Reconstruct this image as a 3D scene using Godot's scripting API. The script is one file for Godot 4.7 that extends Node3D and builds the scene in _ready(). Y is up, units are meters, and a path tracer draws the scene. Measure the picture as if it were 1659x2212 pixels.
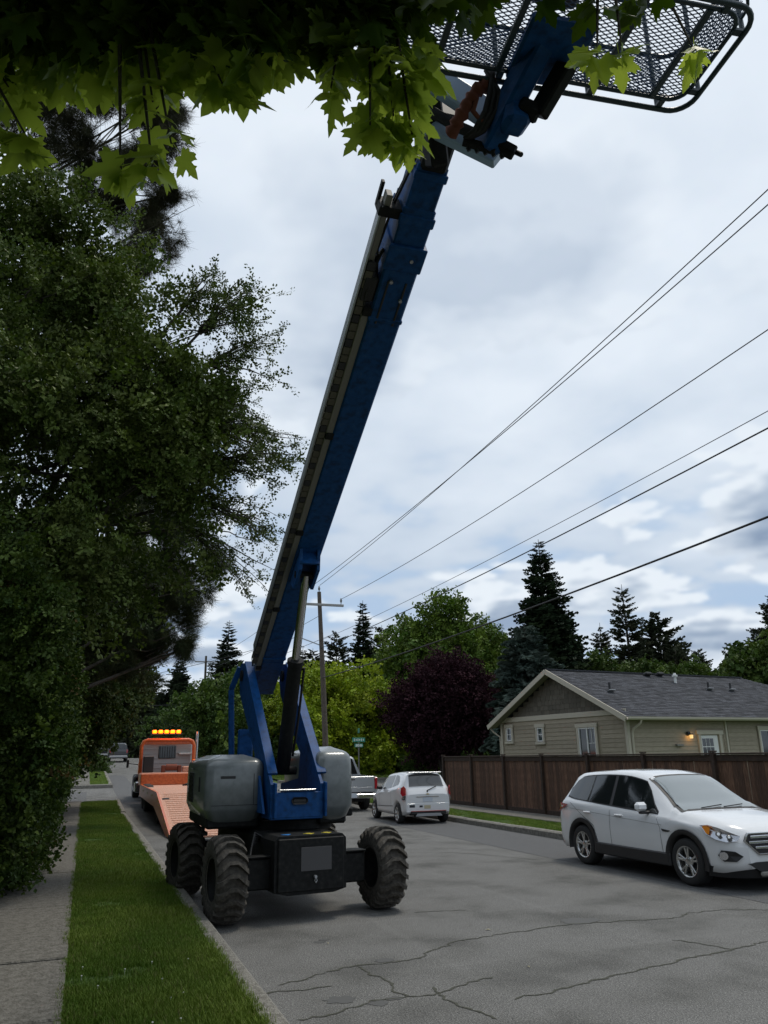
extends Node3D
# A residential street under a cloudy sky: a blue boom lift, an orange tilt-bed truck, parked cars, a house behind a fence.
var M := {}
var rng := RandomNumberGenerator.new()
var taken := {}
var CR: Vector3
var CU: Vector3
var CF: Vector3
const EYE := Vector3(0, 1.9, 0)

# ---------------------------------------------------------------- mesh helper
class G:
	var st := SurfaceTool.new()
	func _init():
		st.begin(Mesh.PRIMITIVE_TRIANGLES)
		st.set_smooth_group(-1)
	func sm(on: bool):
		st.set_smooth_group(0 if on else -1)
	func tri(a: Vector3, b: Vector3, c: Vector3):
		st.add_vertex(a); st.add_vertex(b); st.add_vertex(c)
	func otri(a: Vector3, b: Vector3, c: Vector3, out: Vector3):
		if (b - a).cross(c - a).dot(out) > 0.0: tri(a, c, b)
		else: tri(a, b, c)
	func oquad(a: Vector3, b: Vector3, c: Vector3, d: Vector3, out: Vector3):
		otri(a, b, c, out); otri(a, c, d, out)
	func quad(a: Vector3, b: Vector3, c: Vector3, d: Vector3):
		tri(a, b, c); tri(a, c, d)
	func box(c: Vector3, s: Vector3, bs := Basis()):
		cbox(c, s, 0.0, bs)
	func cbox(c: Vector3, s: Vector3, ch: float, bs := Basis()):
		sm(false)
		var h := s * 0.5
		for k in 3:
			var u := (k + 1) % 3
			var v := (k + 2) % 3
			for sg in [-1.0, 1.0]:
				var p := []
				for q in [[-1, -1], [1, -1], [1, 1], [-1, 1]]:
					var w := Vector3()
					w[k] = sg * h[k]; w[u] = q[0] * (h[u] - ch); w[v] = q[1] * (h[v] - ch)
					p.append(c + bs * w)
				var n := Vector3(); n[k] = sg
				oquad(p[0], p[1], p[2], p[3], bs * n)
		if ch <= 0.0: return
		for k in 3:
			var u := (k + 1) % 3
			var v := (k + 2) % 3
			for su in [-1.0, 1.0]:
				for sv in [-1.0, 1.0]:
					var p := []
					for q in [[-1, 0], [1, 0], [1, 1], [-1, 1]]:
						var w := Vector3()
						w[k] = q[0] * (h[k] - ch)
						w[u] = su * (h[u] - (0.0 if q[1] == 0 else ch)); w[v] = sv * (h[v] - (ch if q[1] == 0 else 0.0))
						p.append(c + bs * w)
					var n := Vector3(); n[u] = su; n[v] = sv
					oquad(p[0], p[1], p[2], p[3], bs * n)
		for sx in [-1.0, 1.0]:
			for sy in [-1.0, 1.0]:
				for sz in [-1.0, 1.0]:
					var sg := Vector3(sx, sy, sz)
					var p := []
					for k in 3:
						var w := sg * (h - Vector3.ONE * ch)
						w[k] = sg[k] * h[k]
						p.append(c + bs * w)
					otri(p[0], p[1], p[2], bs * sg)
	func beam(a: Vector3, b: Vector3, w: float, h: float, up := Vector3.UP, ch := 0.0):
		var z := (b - a).normalized()
		var x := up.cross(z).normalized()
		cbox((a + b) * 0.5, Vector3(w, h, a.distance_to(b)), ch, Basis(x, z.cross(x), z))
	func cyl(a: Vector3, b: Vector3, r0: float, r1: float, seg := 10, caps := true):
		var z := (b - a).normalized()
		var x := (Vector3.RIGHT if absf(z.x) < 0.8 else Vector3.UP).cross(z).normalized()
		var y := z.cross(x)
		for i in seg:
			var d0 := x * cos(TAU * i / seg) + y * sin(TAU * i / seg)
			var d1 := x * cos(TAU * (i + 1) / seg) + y * sin(TAU * (i + 1) / seg)
			sm(true)
			oquad(a + d0 * r0, a + d1 * r0, b + d1 * r1, b + d0 * r1, d0 + d1)
			if caps:
				sm(false)
				otri(a, a + d0 * r0, a + d1 * r0, -z)
				otri(b, b + d0 * r1, b + d1 * r1, z)
	func tube(pts: Array, r, seg := 8):
		sm(true)
		var rings := []
		var x := Vector3()
		for i in pts.size():
			var z: Vector3 = (pts[mini(i + 1, pts.size() - 1)] - pts[maxi(i - 1, 0)]).normalized()
			if i == 0: x = (Vector3.RIGHT if absf(z.x) < 0.8 else Vector3.UP).cross(z).normalized()
			else: x = (x - z * x.dot(z)).normalized()
			var y := z.cross(x)
			var rr: float = r[i] if r is Array else r
			var ring := []
			for k in seg: ring.append(pts[i] + (x * cos(TAU * k / seg) + y * sin(TAU * k / seg)) * rr)
			rings.append(ring)
		loft(rings, true)
		cap(rings[0], pts[0] - pts[1]); cap(rings[-1], pts[-1] - pts[-2])
	func loft(rings: Array, closed: bool):
		for i in rings.size() - 1:
			var n: int = rings[i].size()
			var ca := Vector3(); var cb := Vector3()
			for p in rings[i]: ca += p
			for p in rings[i + 1]: cb += p
			var mid := (ca + cb) / (2.0 * n)
			for k in (n if closed else n - 1):
				var a: Vector3 = rings[i][k]; var b: Vector3 = rings[i][(k + 1) % n]
				var c: Vector3 = rings[i + 1][(k + 1) % n]; var d: Vector3 = rings[i + 1][k]
				oquad(a, b, c, d, (a + b + c + d) * 0.25 - mid)
	func cap(ring: Array, out: Vector3):
		sm(false)
		var c := Vector3()
		for p in ring: c += p
		c /= ring.size()
		for k in ring.size(): otri(c, ring[k], ring[(k + 1) % ring.size()], out)
		sm(true)
	func lathe(prof: Array, xf: Transform3D, seg := 20, smooth := true):
		sm(smooth)
		for i in prof.size() - 1:
			for k in seg:
				var p := []
				for q in [[i, k], [i, k + 1], [i + 1, k + 1], [i + 1, k]]:
					var an: float = TAU * q[1] / seg
					p.append(xf * Vector3(prof[q[0]].x * cos(an), prof[q[0]].y, prof[q[0]].x * sin(an)))
				var am := TAU * (k + 0.5) / seg
				var dv: Vector2 = prof[i + 1] - prof[i]
				var nn := Vector3(dv.y * cos(am), -dv.x, dv.y * sin(am))
				oquad(p[0], p[1], p[2], p[3], xf.basis * nn)
	func prism(poly: Array, xf: Transform3D, depth: float):
		sm(false)
		var pv := PackedVector2Array(poly)
		var h := Vector3(0, 0, depth * 0.5)
		var t := Geometry2D.triangulate_polygon(pv)
		for i in range(0, t.size(), 3):
			var a := Vector3(pv[t[i]].x, pv[t[i]].y, 0); var b := Vector3(pv[t[i + 1]].x, pv[t[i + 1]].y, 0); var c := Vector3(pv[t[i + 2]].x, pv[t[i + 2]].y, 0)
			otri(xf * (a + h), xf * (b + h), xf * (c + h), xf.basis.z)
			otri(xf * (a - h), xf * (b - h), xf * (c - h), -xf.basis.z)
		var ccw := not Geometry2D.is_polygon_clockwise(pv)
		for i in pv.size():
			var a := pv[i]; var b := pv[(i + 1) % pv.size()]
			var e := b - a
			var n := Vector3(e.y, -e.x, 0) * (1.0 if ccw else -1.0)
			var A := Vector3(a.x, a.y, 0); var B := Vector3(b.x, b.y, 0)
			oquad(xf * (A + h), xf * (B + h), xf * (B - h), xf * (A - h), xf.basis * n)
	func mesh() -> ArrayMesh:
		st.generate_normals()
		st.index()
		return st.commit()

# ---------------------------------------------------------------- naming
func numbered(parent: Node, called: String) -> String:
	var key := str(parent.get_instance_id()) + called
	var k: int = taken.get(key, 0)
	taken[key] = k + 1
	return called if k == 0 else "%s_%03d" % [called, k]

func tag(o: Node, label := "", category := "", group := "", kind := ""):
	if label: o.set_meta("label", label)
	if category: o.set_meta("category", category)
	if group: o.set_meta("group", group)
	if kind: o.set_meta("kind", kind)

func base(called: String, label: String, category: String, where := Vector3.ZERO, turn := 0.0, group := "") -> Node3D:
	var o := Node3D.new()
	o.name = numbered(self, called)
	add_child(o)
	o.position = where
	o.rotation.y = turn
	tag(o, label, category, group)
	return o

func inst(mesh: Mesh, called: String, m: Material, parent: Node, xf := Transform3D()) -> MeshInstance3D:
	var o := MeshInstance3D.new()
	o.mesh = mesh
	o.material_override = m
	o.name = numbered(parent, called)
	parent.add_child(o, true)
	o.transform = xf
	o.cast_shadow = GeometryInstance3D.SHADOW_CASTING_SETTING_ON
	return o

func put(g: G, called: String, m: Material, parent: Node = self, xf := Transform3D()) -> MeshInstance3D:
	return inst(g.mesh(), called, m, parent, xf)

func scatter(mesh: Mesh, called: String, m: Material, parent: Node, xfs: Array, cols: Array) -> MultiMeshInstance3D:
	var mm := MultiMesh.new()
	mm.transform_format = MultiMesh.TRANSFORM_3D
	mm.use_colors = true
	mm.mesh = mesh
	mm.instance_count = xfs.size()
	for i in xfs.size():
		mm.set_instance_transform(i, xfs[i])
		mm.set_instance_color(i, cols[i])
	var o := MultiMeshInstance3D.new()
	o.multimesh = mm
	o.material_override = m
	o.name = numbered(parent, called)
	parent.add_child(o, true)
	return o

# ---------------------------------------------------------------- materials
func lin(c: Color) -> Color:
	return c.linear_to_srgb()

func mat(key: String, c: Color, rough := 0.7, metal := 0.0, coat := 0.0) -> StandardMaterial3D:
	var m := StandardMaterial3D.new()
	m.albedo_color = lin(c)
	m.roughness = rough
	m.metallic = metal
	if coat > 0.0:
		m.clearcoat_enabled = true
		m.clearcoat = coat
		m.clearcoat_roughness = 0.06
	m.resource_name = key
	M[key] = m
	return m

# An image whose pixels are a colour ramp over layered noise. ramp: [[at, linear colour], ...]
func noise_tex(size: int, freq: float, octaves: int, ramp: Array, sd := 1, kind := FastNoiseLite.TYPE_SIMPLEX_SMOOTH, speck := 0.0) -> ImageTexture:
	var n := FastNoiseLite.new()
	n.noise_type = kind
	n.frequency = freq
	n.fractal_octaves = octaves
	n.seed = sd
	var src := n.get_seamless_image(size, size)
	src.convert(Image.FORMAT_L8)
	var grad := Gradient.new()
	var offs := PackedFloat32Array(); var cols := PackedColorArray()
	for r in ramp: offs.append(r[0]); cols.append(lin(r[1]))
	grad.offsets = offs; grad.colors = cols
	var lut := []
	for i in 256: lut.append(grad.sample(i / 255.0))
	var raw := src.get_data()
	var out := PackedByteArray(); out.resize(size * size * 3)
	var rr := RandomNumberGenerator.new(); rr.seed = sd * 77 + 5
	for i in size * size:
		var c: Color = lut[raw[i]]
		var k := 1.0
		if speck > 0.0:
			var q := rr.randf()
			k = 1.0 + speck * (q * q * q * 2.0 - 0.5)
		out[i * 3] = clampi(int(c.r * k * 255.0), 0, 255); out[i * 3 + 1] = clampi(int(c.g * k * 255.0), 0, 255); out[i * 3 + 2] = clampi(int(c.b * k * 255.0), 0, 255)
	var im := Image.create_from_data(size, size, false, Image.FORMAT_RGB8, out)
	im.generate_mipmaps()
	return ImageTexture.create_from_image(im)

func bump_tex(size: int, freq: float, octaves: int, strength: float, sd := 1) -> ImageTexture:
	var n := FastNoiseLite.new()
	n.frequency = freq
	n.fractal_octaves = octaves
	n.seed = sd
	var im := n.get_seamless_image(size, size)
	im.convert(Image.FORMAT_RGBA8)
	im.bump_map_to_normal_map(strength)
	return ImageTexture.create_from_image(im)

func triplanar(m: StandardMaterial3D, tex: Texture2D, scale: Vector3, world := false, nrm: Texture2D = null, nscale := 1.0):
	m.albedo_texture = tex
	m.albedo_color = Color.WHITE
	m.uv1_triplanar = true
	m.uv1_world_triplanar = world
	m.uv1_scale = scale
	if nrm:
		m.normal_enabled = true
		m.normal_texture = nrm
		m.normal_scale = nscale

func leafmat(key: String, rough := 0.5, back := 0.5) -> StandardMaterial3D:
	var m := StandardMaterial3D.new()
	m.albedo_color = Color.WHITE
	m.vertex_color_use_as_albedo = true
	m.roughness = rough
	m.backlight_enabled = true
	m.backlight = Color(back * 0.9, back, back * 0.35)
	m.cull_mode = BaseMaterial3D.CULL_DISABLED
	m.metallic_specular = 0.28
	m.resource_name = key
	M[key] = m
	return m

func glassmat(key: String, tint: Color, alpha: float) -> StandardMaterial3D:
	var m := mat(key, tint, 0.04)
	m.transparency = BaseMaterial3D.TRANSPARENCY_ALPHA
	var c := m.albedo_color
	c.a = alpha
	m.albedo_color = c
	m.metallic_specular = 0.6
	return m

# ---------------------------------------------------------------- camera maths (a pixel of the 1659 x 2212 view gives a direction)
func eye_axes():
	var pitch := deg_to_rad(17.2); var yaw := deg_to_rad(20.2); var roll := deg_to_rad(1.0)
	var ahead := Vector3(sin(yaw), 0, -cos(yaw)); var side := Vector3(cos(yaw), 0, sin(yaw))
	CF = ahead * cos(pitch) + Vector3.UP * sin(pitch)
	var u := Vector3.UP * cos(pitch) - ahead * sin(pitch)
	CR = side * cos(roll) - u * sin(roll)
	CU = u * cos(roll) + side * sin(roll)

func at(px: float, py: float, depth: float) -> Vector3:
	return EYE + (CF + CR * (px - 829.5) / 1700.0 + CU * (1106.0 - py) / 1700.0) * depth

func rise(z: float) -> float:
	return 0.0 if z > -30.0 else minf((-30.0 - z) * 0.03, 2.1)

func _ready():
	rng.seed = 20260603
	eye_axes()
	make_camera()
	make_sky()
	make_materials()
	make_ground()
	make_house()
	make_fence()
	make_trees()
	make_lift()
	make_truck()
	make_cars()
	make_street_things()

func make_camera():
	var cam := Camera3D.new()
	cam.name = "camera"
	cam.fov = rad_to_deg(2.0 * atan(1106.0 / 1700.0))
	cam.near = 0.05
	cam.far = 900.0
	cam.transform = Transform3D(Basis(CR, CU, -CF), EYE)
	add_child(cam)
	cam.current = true

func make_sky():
	var w := 2048; var h := 1024
	var n := FastNoiseLite.new(); n.seed = 11; n.frequency = 1.0; n.fractal_octaves = 6; n.fractal_gain = 0.52
	var n2 := FastNoiseLite.new(); n2.seed = 42; n2.frequency = 1.0; n2.fractal_octaves = 5
	var data := PackedByteArray(); data.resize(w * h * 3)
	for y in h:
		var el := (0.5 - (y + 0.5) / h) * PI
		for x in w:
			var c := Color(0.35, 0.37, 0.36)
			if el > -0.02:
				var ph := ((x + 0.5) / w - 0.5) * TAU
				var d := Vector3(sin(ph) * cos(el), sin(el), -cos(ph) * cos(el))
				c = sky_colour(d, n, n2)
			var i := (y * w + x) * 3
			data[i] = clampi(int(c.r * 255.0), 0, 255); data[i + 1] = clampi(int(c.g * 255.0), 0, 255); data[i + 2] = clampi(int(c.b * 255.0), 0, 255)
	var im := Image.create_from_data(w, h, false, Image.FORMAT_RGB8, data)
	var pan := PanoramaSkyMaterial.new()
	pan.panorama = ImageTexture.create_from_image(im)
	pan.energy_multiplier = 1.0
	var sky := Sky.new(); sky.sky_material = pan
	var env := Environment.new()
	env.background_mode = Environment.BG_SKY
	env.sky = sky
	env.tonemap_mode = Environment.TONE_MAPPER_LINEAR
	env.tonemap_exposure = 1.1
	env.sdfgi_enabled = true
	env.ssao_enabled = true
	env.ssil_enabled = true
	var we := WorldEnvironment.new()
	we.name = "world"
	we.environment = env
	add_child(we)
	var sun := DirectionalLight3D.new()
	sun.name = "sun"
	sun.light_energy = 0.5
	sun.light_angular_distance = 14.0
	sun.light_color = Color(1.0, 0.97, 0.92)
	sun.shadow_enabled = true
	sun.look_at_from_position(Vector3.ZERO, -Vector3(0.35, 1.0, -0.1), Vector3.BACK)
	add_child(sun)

# Grey overcast with a torn lower deck of cumulus: colours in sRGB
func sky_colour(d: Vector3, n: FastNoiseLite, n2: FastNoiseLite) -> Color:
	var el := asin(clampf(d.y, 0.0, 1.0))
	var p := Vector3(d.x, 0, d.z) / (d.y + 0.10)
	# high sheet: pale grey, softly mottled
	var a := n2.get_noise_3d(p.x * 0.45, 3.0, p.z * 0.45)
	var b := n2.get_noise_3d(p.x * 1.9 + 9.0, 8.0, p.z * 1.9)
	var c := Color(0.735, 0.79, 0.855).lerp(Color(0.865, 0.90, 0.94), clampf(0.45 + a * 1.1 + b * 0.55 + smoothstep(0.35, 0.95, el) * 0.2, 0.0, 1.0))
	# breaks of blue low down
	c = c.lerp(Color(0.62, 0.73, 0.86), smoothstep(0.08, 0.5, -b - a * 0.4 + 0.05) * smoothstep(0.5, 0.15, el) * 0.6)
	# cumulus deck in perspective, with pale rims and slate undersides
	var q := p * 0.85 + Vector3(0.35, 0, 0.2)
	var f := n.get_noise_3d(q.x, 1.0, q.z)
	var cover := smoothstep(0.0, 0.07, f + 0.05 - smoothstep(0.4, 0.8, el) * 0.10)
	var rim := n.get_noise_3d(q.x * 0.95, 1.0, q.z * 0.95)
	var lit := clampf(0.5 + (f - rim) * 5.0, 0.0, 1.0)
	var cc := Color(0.885, 0.915, 0.945).lerp(Color(0.50, 0.575, 0.675), clampf(smoothstep(0.03, 0.34, f) * 0.95 + (0.5 - lit) * 0.55, 0.0, 1.0))
	c = c.lerp(cc, cover * lerpf(0.95, 0.30, smoothstep(0.22, 0.6, el)))
	return c.lerp(Color(0.84, 0.88, 0.92), smoothstep(0.14, 0.0, el) * 0.45)

func make_materials():
	var fine := bump_tex(512, 0.12, 4, 6.0, 3)
	# asphalt: pale aggregate in a grey binder, with broad stains through the second layer
	var road := mat("asphalt", Color(0.16, 0.16, 0.155), 0.92)
	road.albedo_color = Color.WHITE
	road.albedo_texture = noise_tex(1024, 0.09, 4, [[0.0, Color(0.085, 0.085, 0.08)], [0.4, Color(0.15, 0.148, 0.14)], [0.6, Color(0.18, 0.177, 0.168)], [1.0, Color(0.29, 0.283, 0.268)]], 5, FastNoiseLite.TYPE_SIMPLEX, 0.45)
	road.normal_enabled = true
	road.normal_texture = bump_tex(1024, 0.12, 3, 9.0, 8)
	road.normal_scale = 0.8
	road.detail_enabled = true
	road.detail_blend_mode = BaseMaterial3D.BLEND_MODE_MUL
	road.detail_uv_layer = BaseMaterial3D.DETAIL_UV_2
	road.detail_albedo = noise_tex(1024, 0.012, 6, [[0.0, Color(0.5, 0.5, 0.49)], [0.38, Color(0.84, 0.84, 0.83)], [0.58, Color(0.97, 0.97, 0.97)], [1.0, Color(1, 1, 1)]], 15)
	var patch := mat("dark_asphalt", Color(0.1, 0.1, 0.1), 0.9)
	triplanar(patch, noise_tex(1024, 0.09, 4, [[0.0, Color(0.055, 0.055, 0.055)], [0.5, Color(0.092, 0.092, 0.093)], [1.0, Color(0.17, 0.17, 0.165)]], 6, FastNoiseLite.TYPE_SIMPLEX, 0.45), Vector3.ONE * 0.55, true, fine, 0.7)
	mat("crack", Color(0.06, 0.061, 0.045), 0.95)
	mat("oil_stain", Color(0.085, 0.085, 0.082), 0.85)
	var conc := mat("concrete", Color(0.3, 0.29, 0.26), 0.9)
	triplanar(conc, noise_tex(1024, 0.02, 6, [[0.0, Color(0.07, 0.065, 0.052)], [0.35, Color(0.115, 0.108, 0.092)], [0.6, Color(0.14, 0.132, 0.114)], [1.0, Color(0.19, 0.18, 0.158)]], 9, FastNoiseLite.TYPE_SIMPLEX_SMOOTH, 0.25), Vector3.ONE * 0.45, true, fine, 0.5)
	var kerb := mat("kerb_concrete", Color(0.3, 0.29, 0.26), 0.9)
	triplanar(kerb, noise_tex(512, 0.03, 5, [[0.0, Color(0.10, 0.094, 0.078)], [0.5, Color(0.19, 0.18, 0.155)], [1.0, Color(0.28, 0.268, 0.24)]], 19, FastNoiseLite.TYPE_SIMPLEX_SMOOTH, 0.3), Vector3.ONE * 0.6, true, fine, 0.6)
	var soil := mat("lawn_soil", Color(0.05, 0.08, 0.02), 1.0)
	triplanar(soil, noise_tex(1024, 0.03, 6, [[0.0, Color(0.03, 0.05, 0.012)], [0.45, Color(0.05, 0.095, 0.018)], [0.7, Color(0.08, 0.13, 0.025)], [1.0, Color(0.13, 0.15, 0.05)]], 23, FastNoiseLite.TYPE_SIMPLEX_SMOOTH, 0.5), Vector3.ONE * 0.4, true, fine, 1.0)
	leafmat("grass", 0.55, 0.35)
	leafmat("leaf", 0.5, 0.55)
	leafmat("needle", 0.7, 0.2)
	leafmat("purple_leaf", 0.8, 0.3)
	M.purple_leaf.metallic_specular = 0.15
	M.purple_leaf.backlight = Color(0.35, 0.15, 0.2)
	leafmat("maple_leaf", 0.42, 0.75)
	var bark := mat("bark", Color(0.06, 0.05, 0.04), 0.95)
	triplanar(bark, noise_tex(512, 0.04, 5, [[0.0, Color(0.02, 0.017, 0.013)], [0.5, Color(0.065, 0.054, 0.043)], [1.0, Color(0.13, 0.11, 0.09)]], 31), Vector3(2.5, 0.6, 2.5), false, fine, 1.5)
	# boom lift
	var blue := mat("blue_paint", Color(0.012, 0.105, 0.34), 0.5)
	blue.metallic_specular = 0.3
	triplanar(blue, noise_tex(512, 0.02, 6, [[0.0, Color(0.006, 0.03, 0.085)], [0.3, Color(0.005, 0.05, 0.165)], [0.5, Color(0.006, 0.062, 0.21)], [0.7, Color(0.007, 0.068, 0.225)], [1.0, Color(0.03, 0.085, 0.21)]], 41, FastNoiseLite.TYPE_SIMPLEX_SMOOTH, 0.08), Vector3.ONE * 0.8)
	var hood := mat("hood_grey", Color(0.30, 0.33, 0.335), 0.28, 0.0, 0.4)
	triplanar(hood, noise_tex(512, 0.02, 6, [[0.0, Color(0.125, 0.143, 0.143)], [0.5, Color(0.16, 0.178, 0.18)], [1.0, Color(0.19, 0.207, 0.21)]], 43, FastNoiseLite.TYPE_SIMPLEX_SMOOTH, 0.05), Vector3.ONE * 0.7)
	var black := mat("black_steel", Color(0.022, 0.023, 0.024), 0.6)
	black.metallic_specular = 0.3
	triplanar(black, noise_tex(512, 0.025, 5, [[0.0, Color(0.006, 0.006, 0.006)], [0.5, Color(0.011, 0.012, 0.012)], [0.8, Color(0.018, 0.018, 0.017)], [1.0, Color(0.05, 0.046, 0.038)]], 44, FastNoiseLite.TYPE_SIMPLEX_SMOOTH, 0.2), Vector3.ONE * 0.9)
	var rub := mat("tyre_rubber", Color(0.05, 0.046, 0.04), 0.9)
	triplanar(rub, noise_tex(512, 0.03, 5, [[0.0, Color(0.03, 0.027, 0.023)], [0.5, Color(0.06, 0.054, 0.045)], [1.0, Color(0.12, 0.107, 0.088)]], 45, FastNoiseLite.TYPE_SIMPLEX_SMOOTH, 0.3), Vector3.ONE * 1.2, false, fine, 0.6)
	mat("car_rubber", Color(0.022, 0.022, 0.022), 0.85)
	mat("hose_rubber", Color(0.012, 0.012, 0.012), 0.6)
	mat("chrome_rod", Color(0.55, 0.55, 0.55), 0.15, 1.0)
	mat("galvanised", Color(0.38, 0.39, 0.4), 0.45, 0.7)
	mat("track_grey", Color(0.20, 0.19, 0.17), 0.6)
	mat("chain_dull", Color(0.10, 0.092, 0.065), 0.55, 0.3)
	mat("jib_pale", Color(0.30, 0.40, 0.52), 0.35)
	mat("red_sleeve", Color(0.16, 0.05, 0.03), 0.9)
	mat("yellow_mark", Color(0.55, 0.45, 0.04), 0.6)
	mat("blue_mark", Color(0.02, 0.2, 0.55), 0.6)
	mat("placard", Color(0.07, 0.068, 0.07), 0.7)
	mat("rail_green", Color(0.015, 0.035, 0.045), 0.4)
	mat("mesh_blue", Color(0.02, 0.06, 0.14), 0.5)
	# orange truck
	var orange := mat("orange_paint", Color(0.62, 0.13, 0.02), 0.4, 0.0, 0.2)
	triplanar(orange, noise_tex(512, 0.02, 6, [[0.0, Color(0.45, 0.085, 0.02)], [0.5, Color(0.6, 0.125, 0.022)], [1.0, Color(0.68, 0.18, 0.05)]], 51, FastNoiseLite.TYPE_SIMPLEX_SMOOTH, 0.08), Vector3.ONE * 0.7)
	var deck := mat("worn_orange_deck", Color(0.5, 0.2, 0.12), 0.75)
	triplanar(deck, noise_tex(1024, 0.02, 6, [[0.0, Color(0.30, 0.17, 0.12)], [0.38, Color(0.52, 0.25, 0.16)], [0.58, Color(0.62, 0.34, 0.24)], [0.75, Color(0.58, 0.42, 0.34)], [1.0, Color(0.46, 0.44, 0.40)]], 52, FastNoiseLite.TYPE_SIMPLEX_SMOOTH, 0.2), Vector3(1.2, 0.5, 0.5))
	mat("cab_grey", Color(0.42, 0.41, 0.40), 0.5)
	mat("yellow_reflector", Color(0.6, 0.42, 0.03), 0.4)
	var amber := mat("amber_lamp", Color(0.9, 0.35, 0.02), 0.3)
	amber.emission_enabled = true
	amber.emission = Color(1.0, 0.42, 0.03)
	amber.emission_energy_multiplier = 2.4
	var porch := mat("porch_lamp_glow", Color(0.9, 0.75, 0.5), 0.4)
	porch.emission_enabled = true
	porch.emission = Color(1.0, 0.78, 0.45)
	porch.emission_energy_multiplier = 0.9
	# cars
	mat("white_paint", Color(0.74, 0.75, 0.76), 0.25, 0.0, 1.0)
	mat("silver_paint", Color(0.36, 0.37, 0.38), 0.35, 0.3, 0.6)
	mat("dark_paint", Color(0.025, 0.027, 0.032), 0.3, 0.0, 0.6)
	mat("black_trim", Color(0.018, 0.018, 0.019), 0.55)
	mat("panel_gap", Color(0.03, 0.03, 0.03), 0.8)
	mat("alloy", Color(0.5, 0.5, 0.49), 0.25, 0.85)
	mat("chrome", Color(0.7, 0.7, 0.7), 0.1, 1.0)
	mat("brake", Color(0.06, 0.06, 0.06), 0.5, 0.6)
	mat("car_interior", Color(0.02, 0.02, 0.022), 0.9)
	var cg := glassmat("car_glass", Color(0.012, 0.016, 0.017), 0.80)
	cg.metallic_specular = 1.0
	var ws := mat("windscreen_glass", Color(0.16, 0.19, 0.195), 0.05, 0.0, 1.0)  # pale base colour stands in for sky reflected by the glass
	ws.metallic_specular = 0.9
	glassmat("lens", Color(0.75, 0.77, 0.78), 0.35)
	mat("red_lens", Color(0.42, 0.02, 0.03), 0.12, 0.0, 0.6)
	mat("amber_lens", Color(0.75, 0.25, 0.03), 0.12, 0.0, 0.6)
	mat("reflector", Color(0.6, 0.6, 0.62), 0.18, 0.9)
	mat("plate_white", Color(0.55, 0.6, 0.66), 0.5)
	mat("plate_blue", Color(0.12, 0.25, 0.5), 0.5)
	mat("badge_blue", Color(0.008, 0.02, 0.09), 0.25, 0.0, 0.5)
	mat("gold", Color(0.5, 0.38, 0.12), 0.3, 0.6)
	mat("sticker_dark", Color(0.02, 0.025, 0.03), 0.6)
	mat("sticker_cream", Color(0.5, 0.45, 0.3), 0.6)
	mat("accent_red", Color(0.22, 0.015, 0.02), 0.4)
	# house
	for k in 4:
		var sd := mat("siding_%d" % k, Color(0.25, 0.22, 0.17), 0.75)
		var t := 0.94 + 0.04 * k
		triplanar(sd, noise_tex(256, 0.03, 5, [[0.0, Color(0.255, 0.215, 0.155) * t], [0.5, Color(0.295, 0.252, 0.185) * t], [1.0, Color(0.325, 0.28, 0.21) * t]], 60 + k), Vector3(0.4, 1.5, 0.4), false, fine, 0.25)
	for k in 4:
		var sh := mat("shake_%d" % k, Color(0.10, 0.088, 0.068) * (0.85 + 0.1 * k), 0.85)
		sh.albedo_color.a = 1.0
	mat("trim_cream", Color(0.44, 0.40, 0.32), 0.6)
	mat("trim_white", Color(0.68, 0.68, 0.66), 0.5)
	mat("soffit", Color(0.22, 0.2, 0.16), 0.8)
	var roof := mat("roof_shingle", Color(0.06, 0.062, 0.07), 0.95)
	triplanar(roof, noise_tex(1024, 0.02, 6, [[0.0, Color(0.022, 0.023, 0.028)], [0.45, Color(0.042, 0.044, 0.052)], [0.6, Color(0.056, 0.058, 0.066)], [1.0, Color(0.10, 0.10, 0.105)]], 71, FastNoiseLite.TYPE_SIMPLEX_SMOOTH, 0.55), Vector3(0.5, 1.3, 1.3), false, fine, 1.0)
	for k in 4:
		var rv := mat("shingle_tab_%d" % k, Color(0.05, 0.05, 0.06), 0.95)
		var t := 0.72 + 0.22 * k
		triplanar(rv, noise_tex(256, 0.04, 5, [[0.0, Color(0.022, 0.023, 0.028) * t], [0.5, Color(0.044, 0.046, 0.054) * t], [1.0, Color(0.085, 0.086, 0.094) * t]], 171 + k, FastNoiseLite.TYPE_SIMPLEX_SMOOTH, 0.5), Vector3(0.9, 1.3, 1.3), false, fine, 1.0)
	mat("house_glass", Color(0.02, 0.025, 0.028), 0.05, 0.0, 0.5)
	for k in 6:
		var fm := mat("fence_board_%d" % k, Color(0.07, 0.036, 0.022), 0.85)
		var t := 1.0 + 0.17 * k
		triplanar(fm, noise_tex(256, 0.03, 5, [[0.0, Color(0.036, 0.018, 0.011) * t], [0.5, Color(0.074, 0.037, 0.022) * t], [0.8, Color(0.115, 0.063, 0.038) * t], [1.0, Color(0.19, 0.12, 0.08) * t]], 80 + k), Vector3(5.0, 0.45, 5.0), false, fine, 0.8)
	var fr := mat("fence_rail", Color(0.04, 0.024, 0.017), 0.85)
	triplanar(fr, noise_tex(256, 0.03, 4, [[0.0, Color(0.026, 0.016, 0.011)], [1.0, Color(0.062, 0.036, 0.024)]], 90), Vector3.ONE, false, fine, 0.6)
	# street furniture
	var pole := mat("pole_wood", Color(0.10, 0.08, 0.065), 0.95)
	triplanar(pole, noise_tex(256, 0.04, 4, [[0.0, Color(0.055, 0.045, 0.037)], [1.0, Color(0.15, 0.125, 0.1)]], 95), Vector3(4, 0.3, 4), false, fine, 1.0)
	mat("crossarm", Color(0.33, 0.33, 0.32), 0.8)
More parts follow.
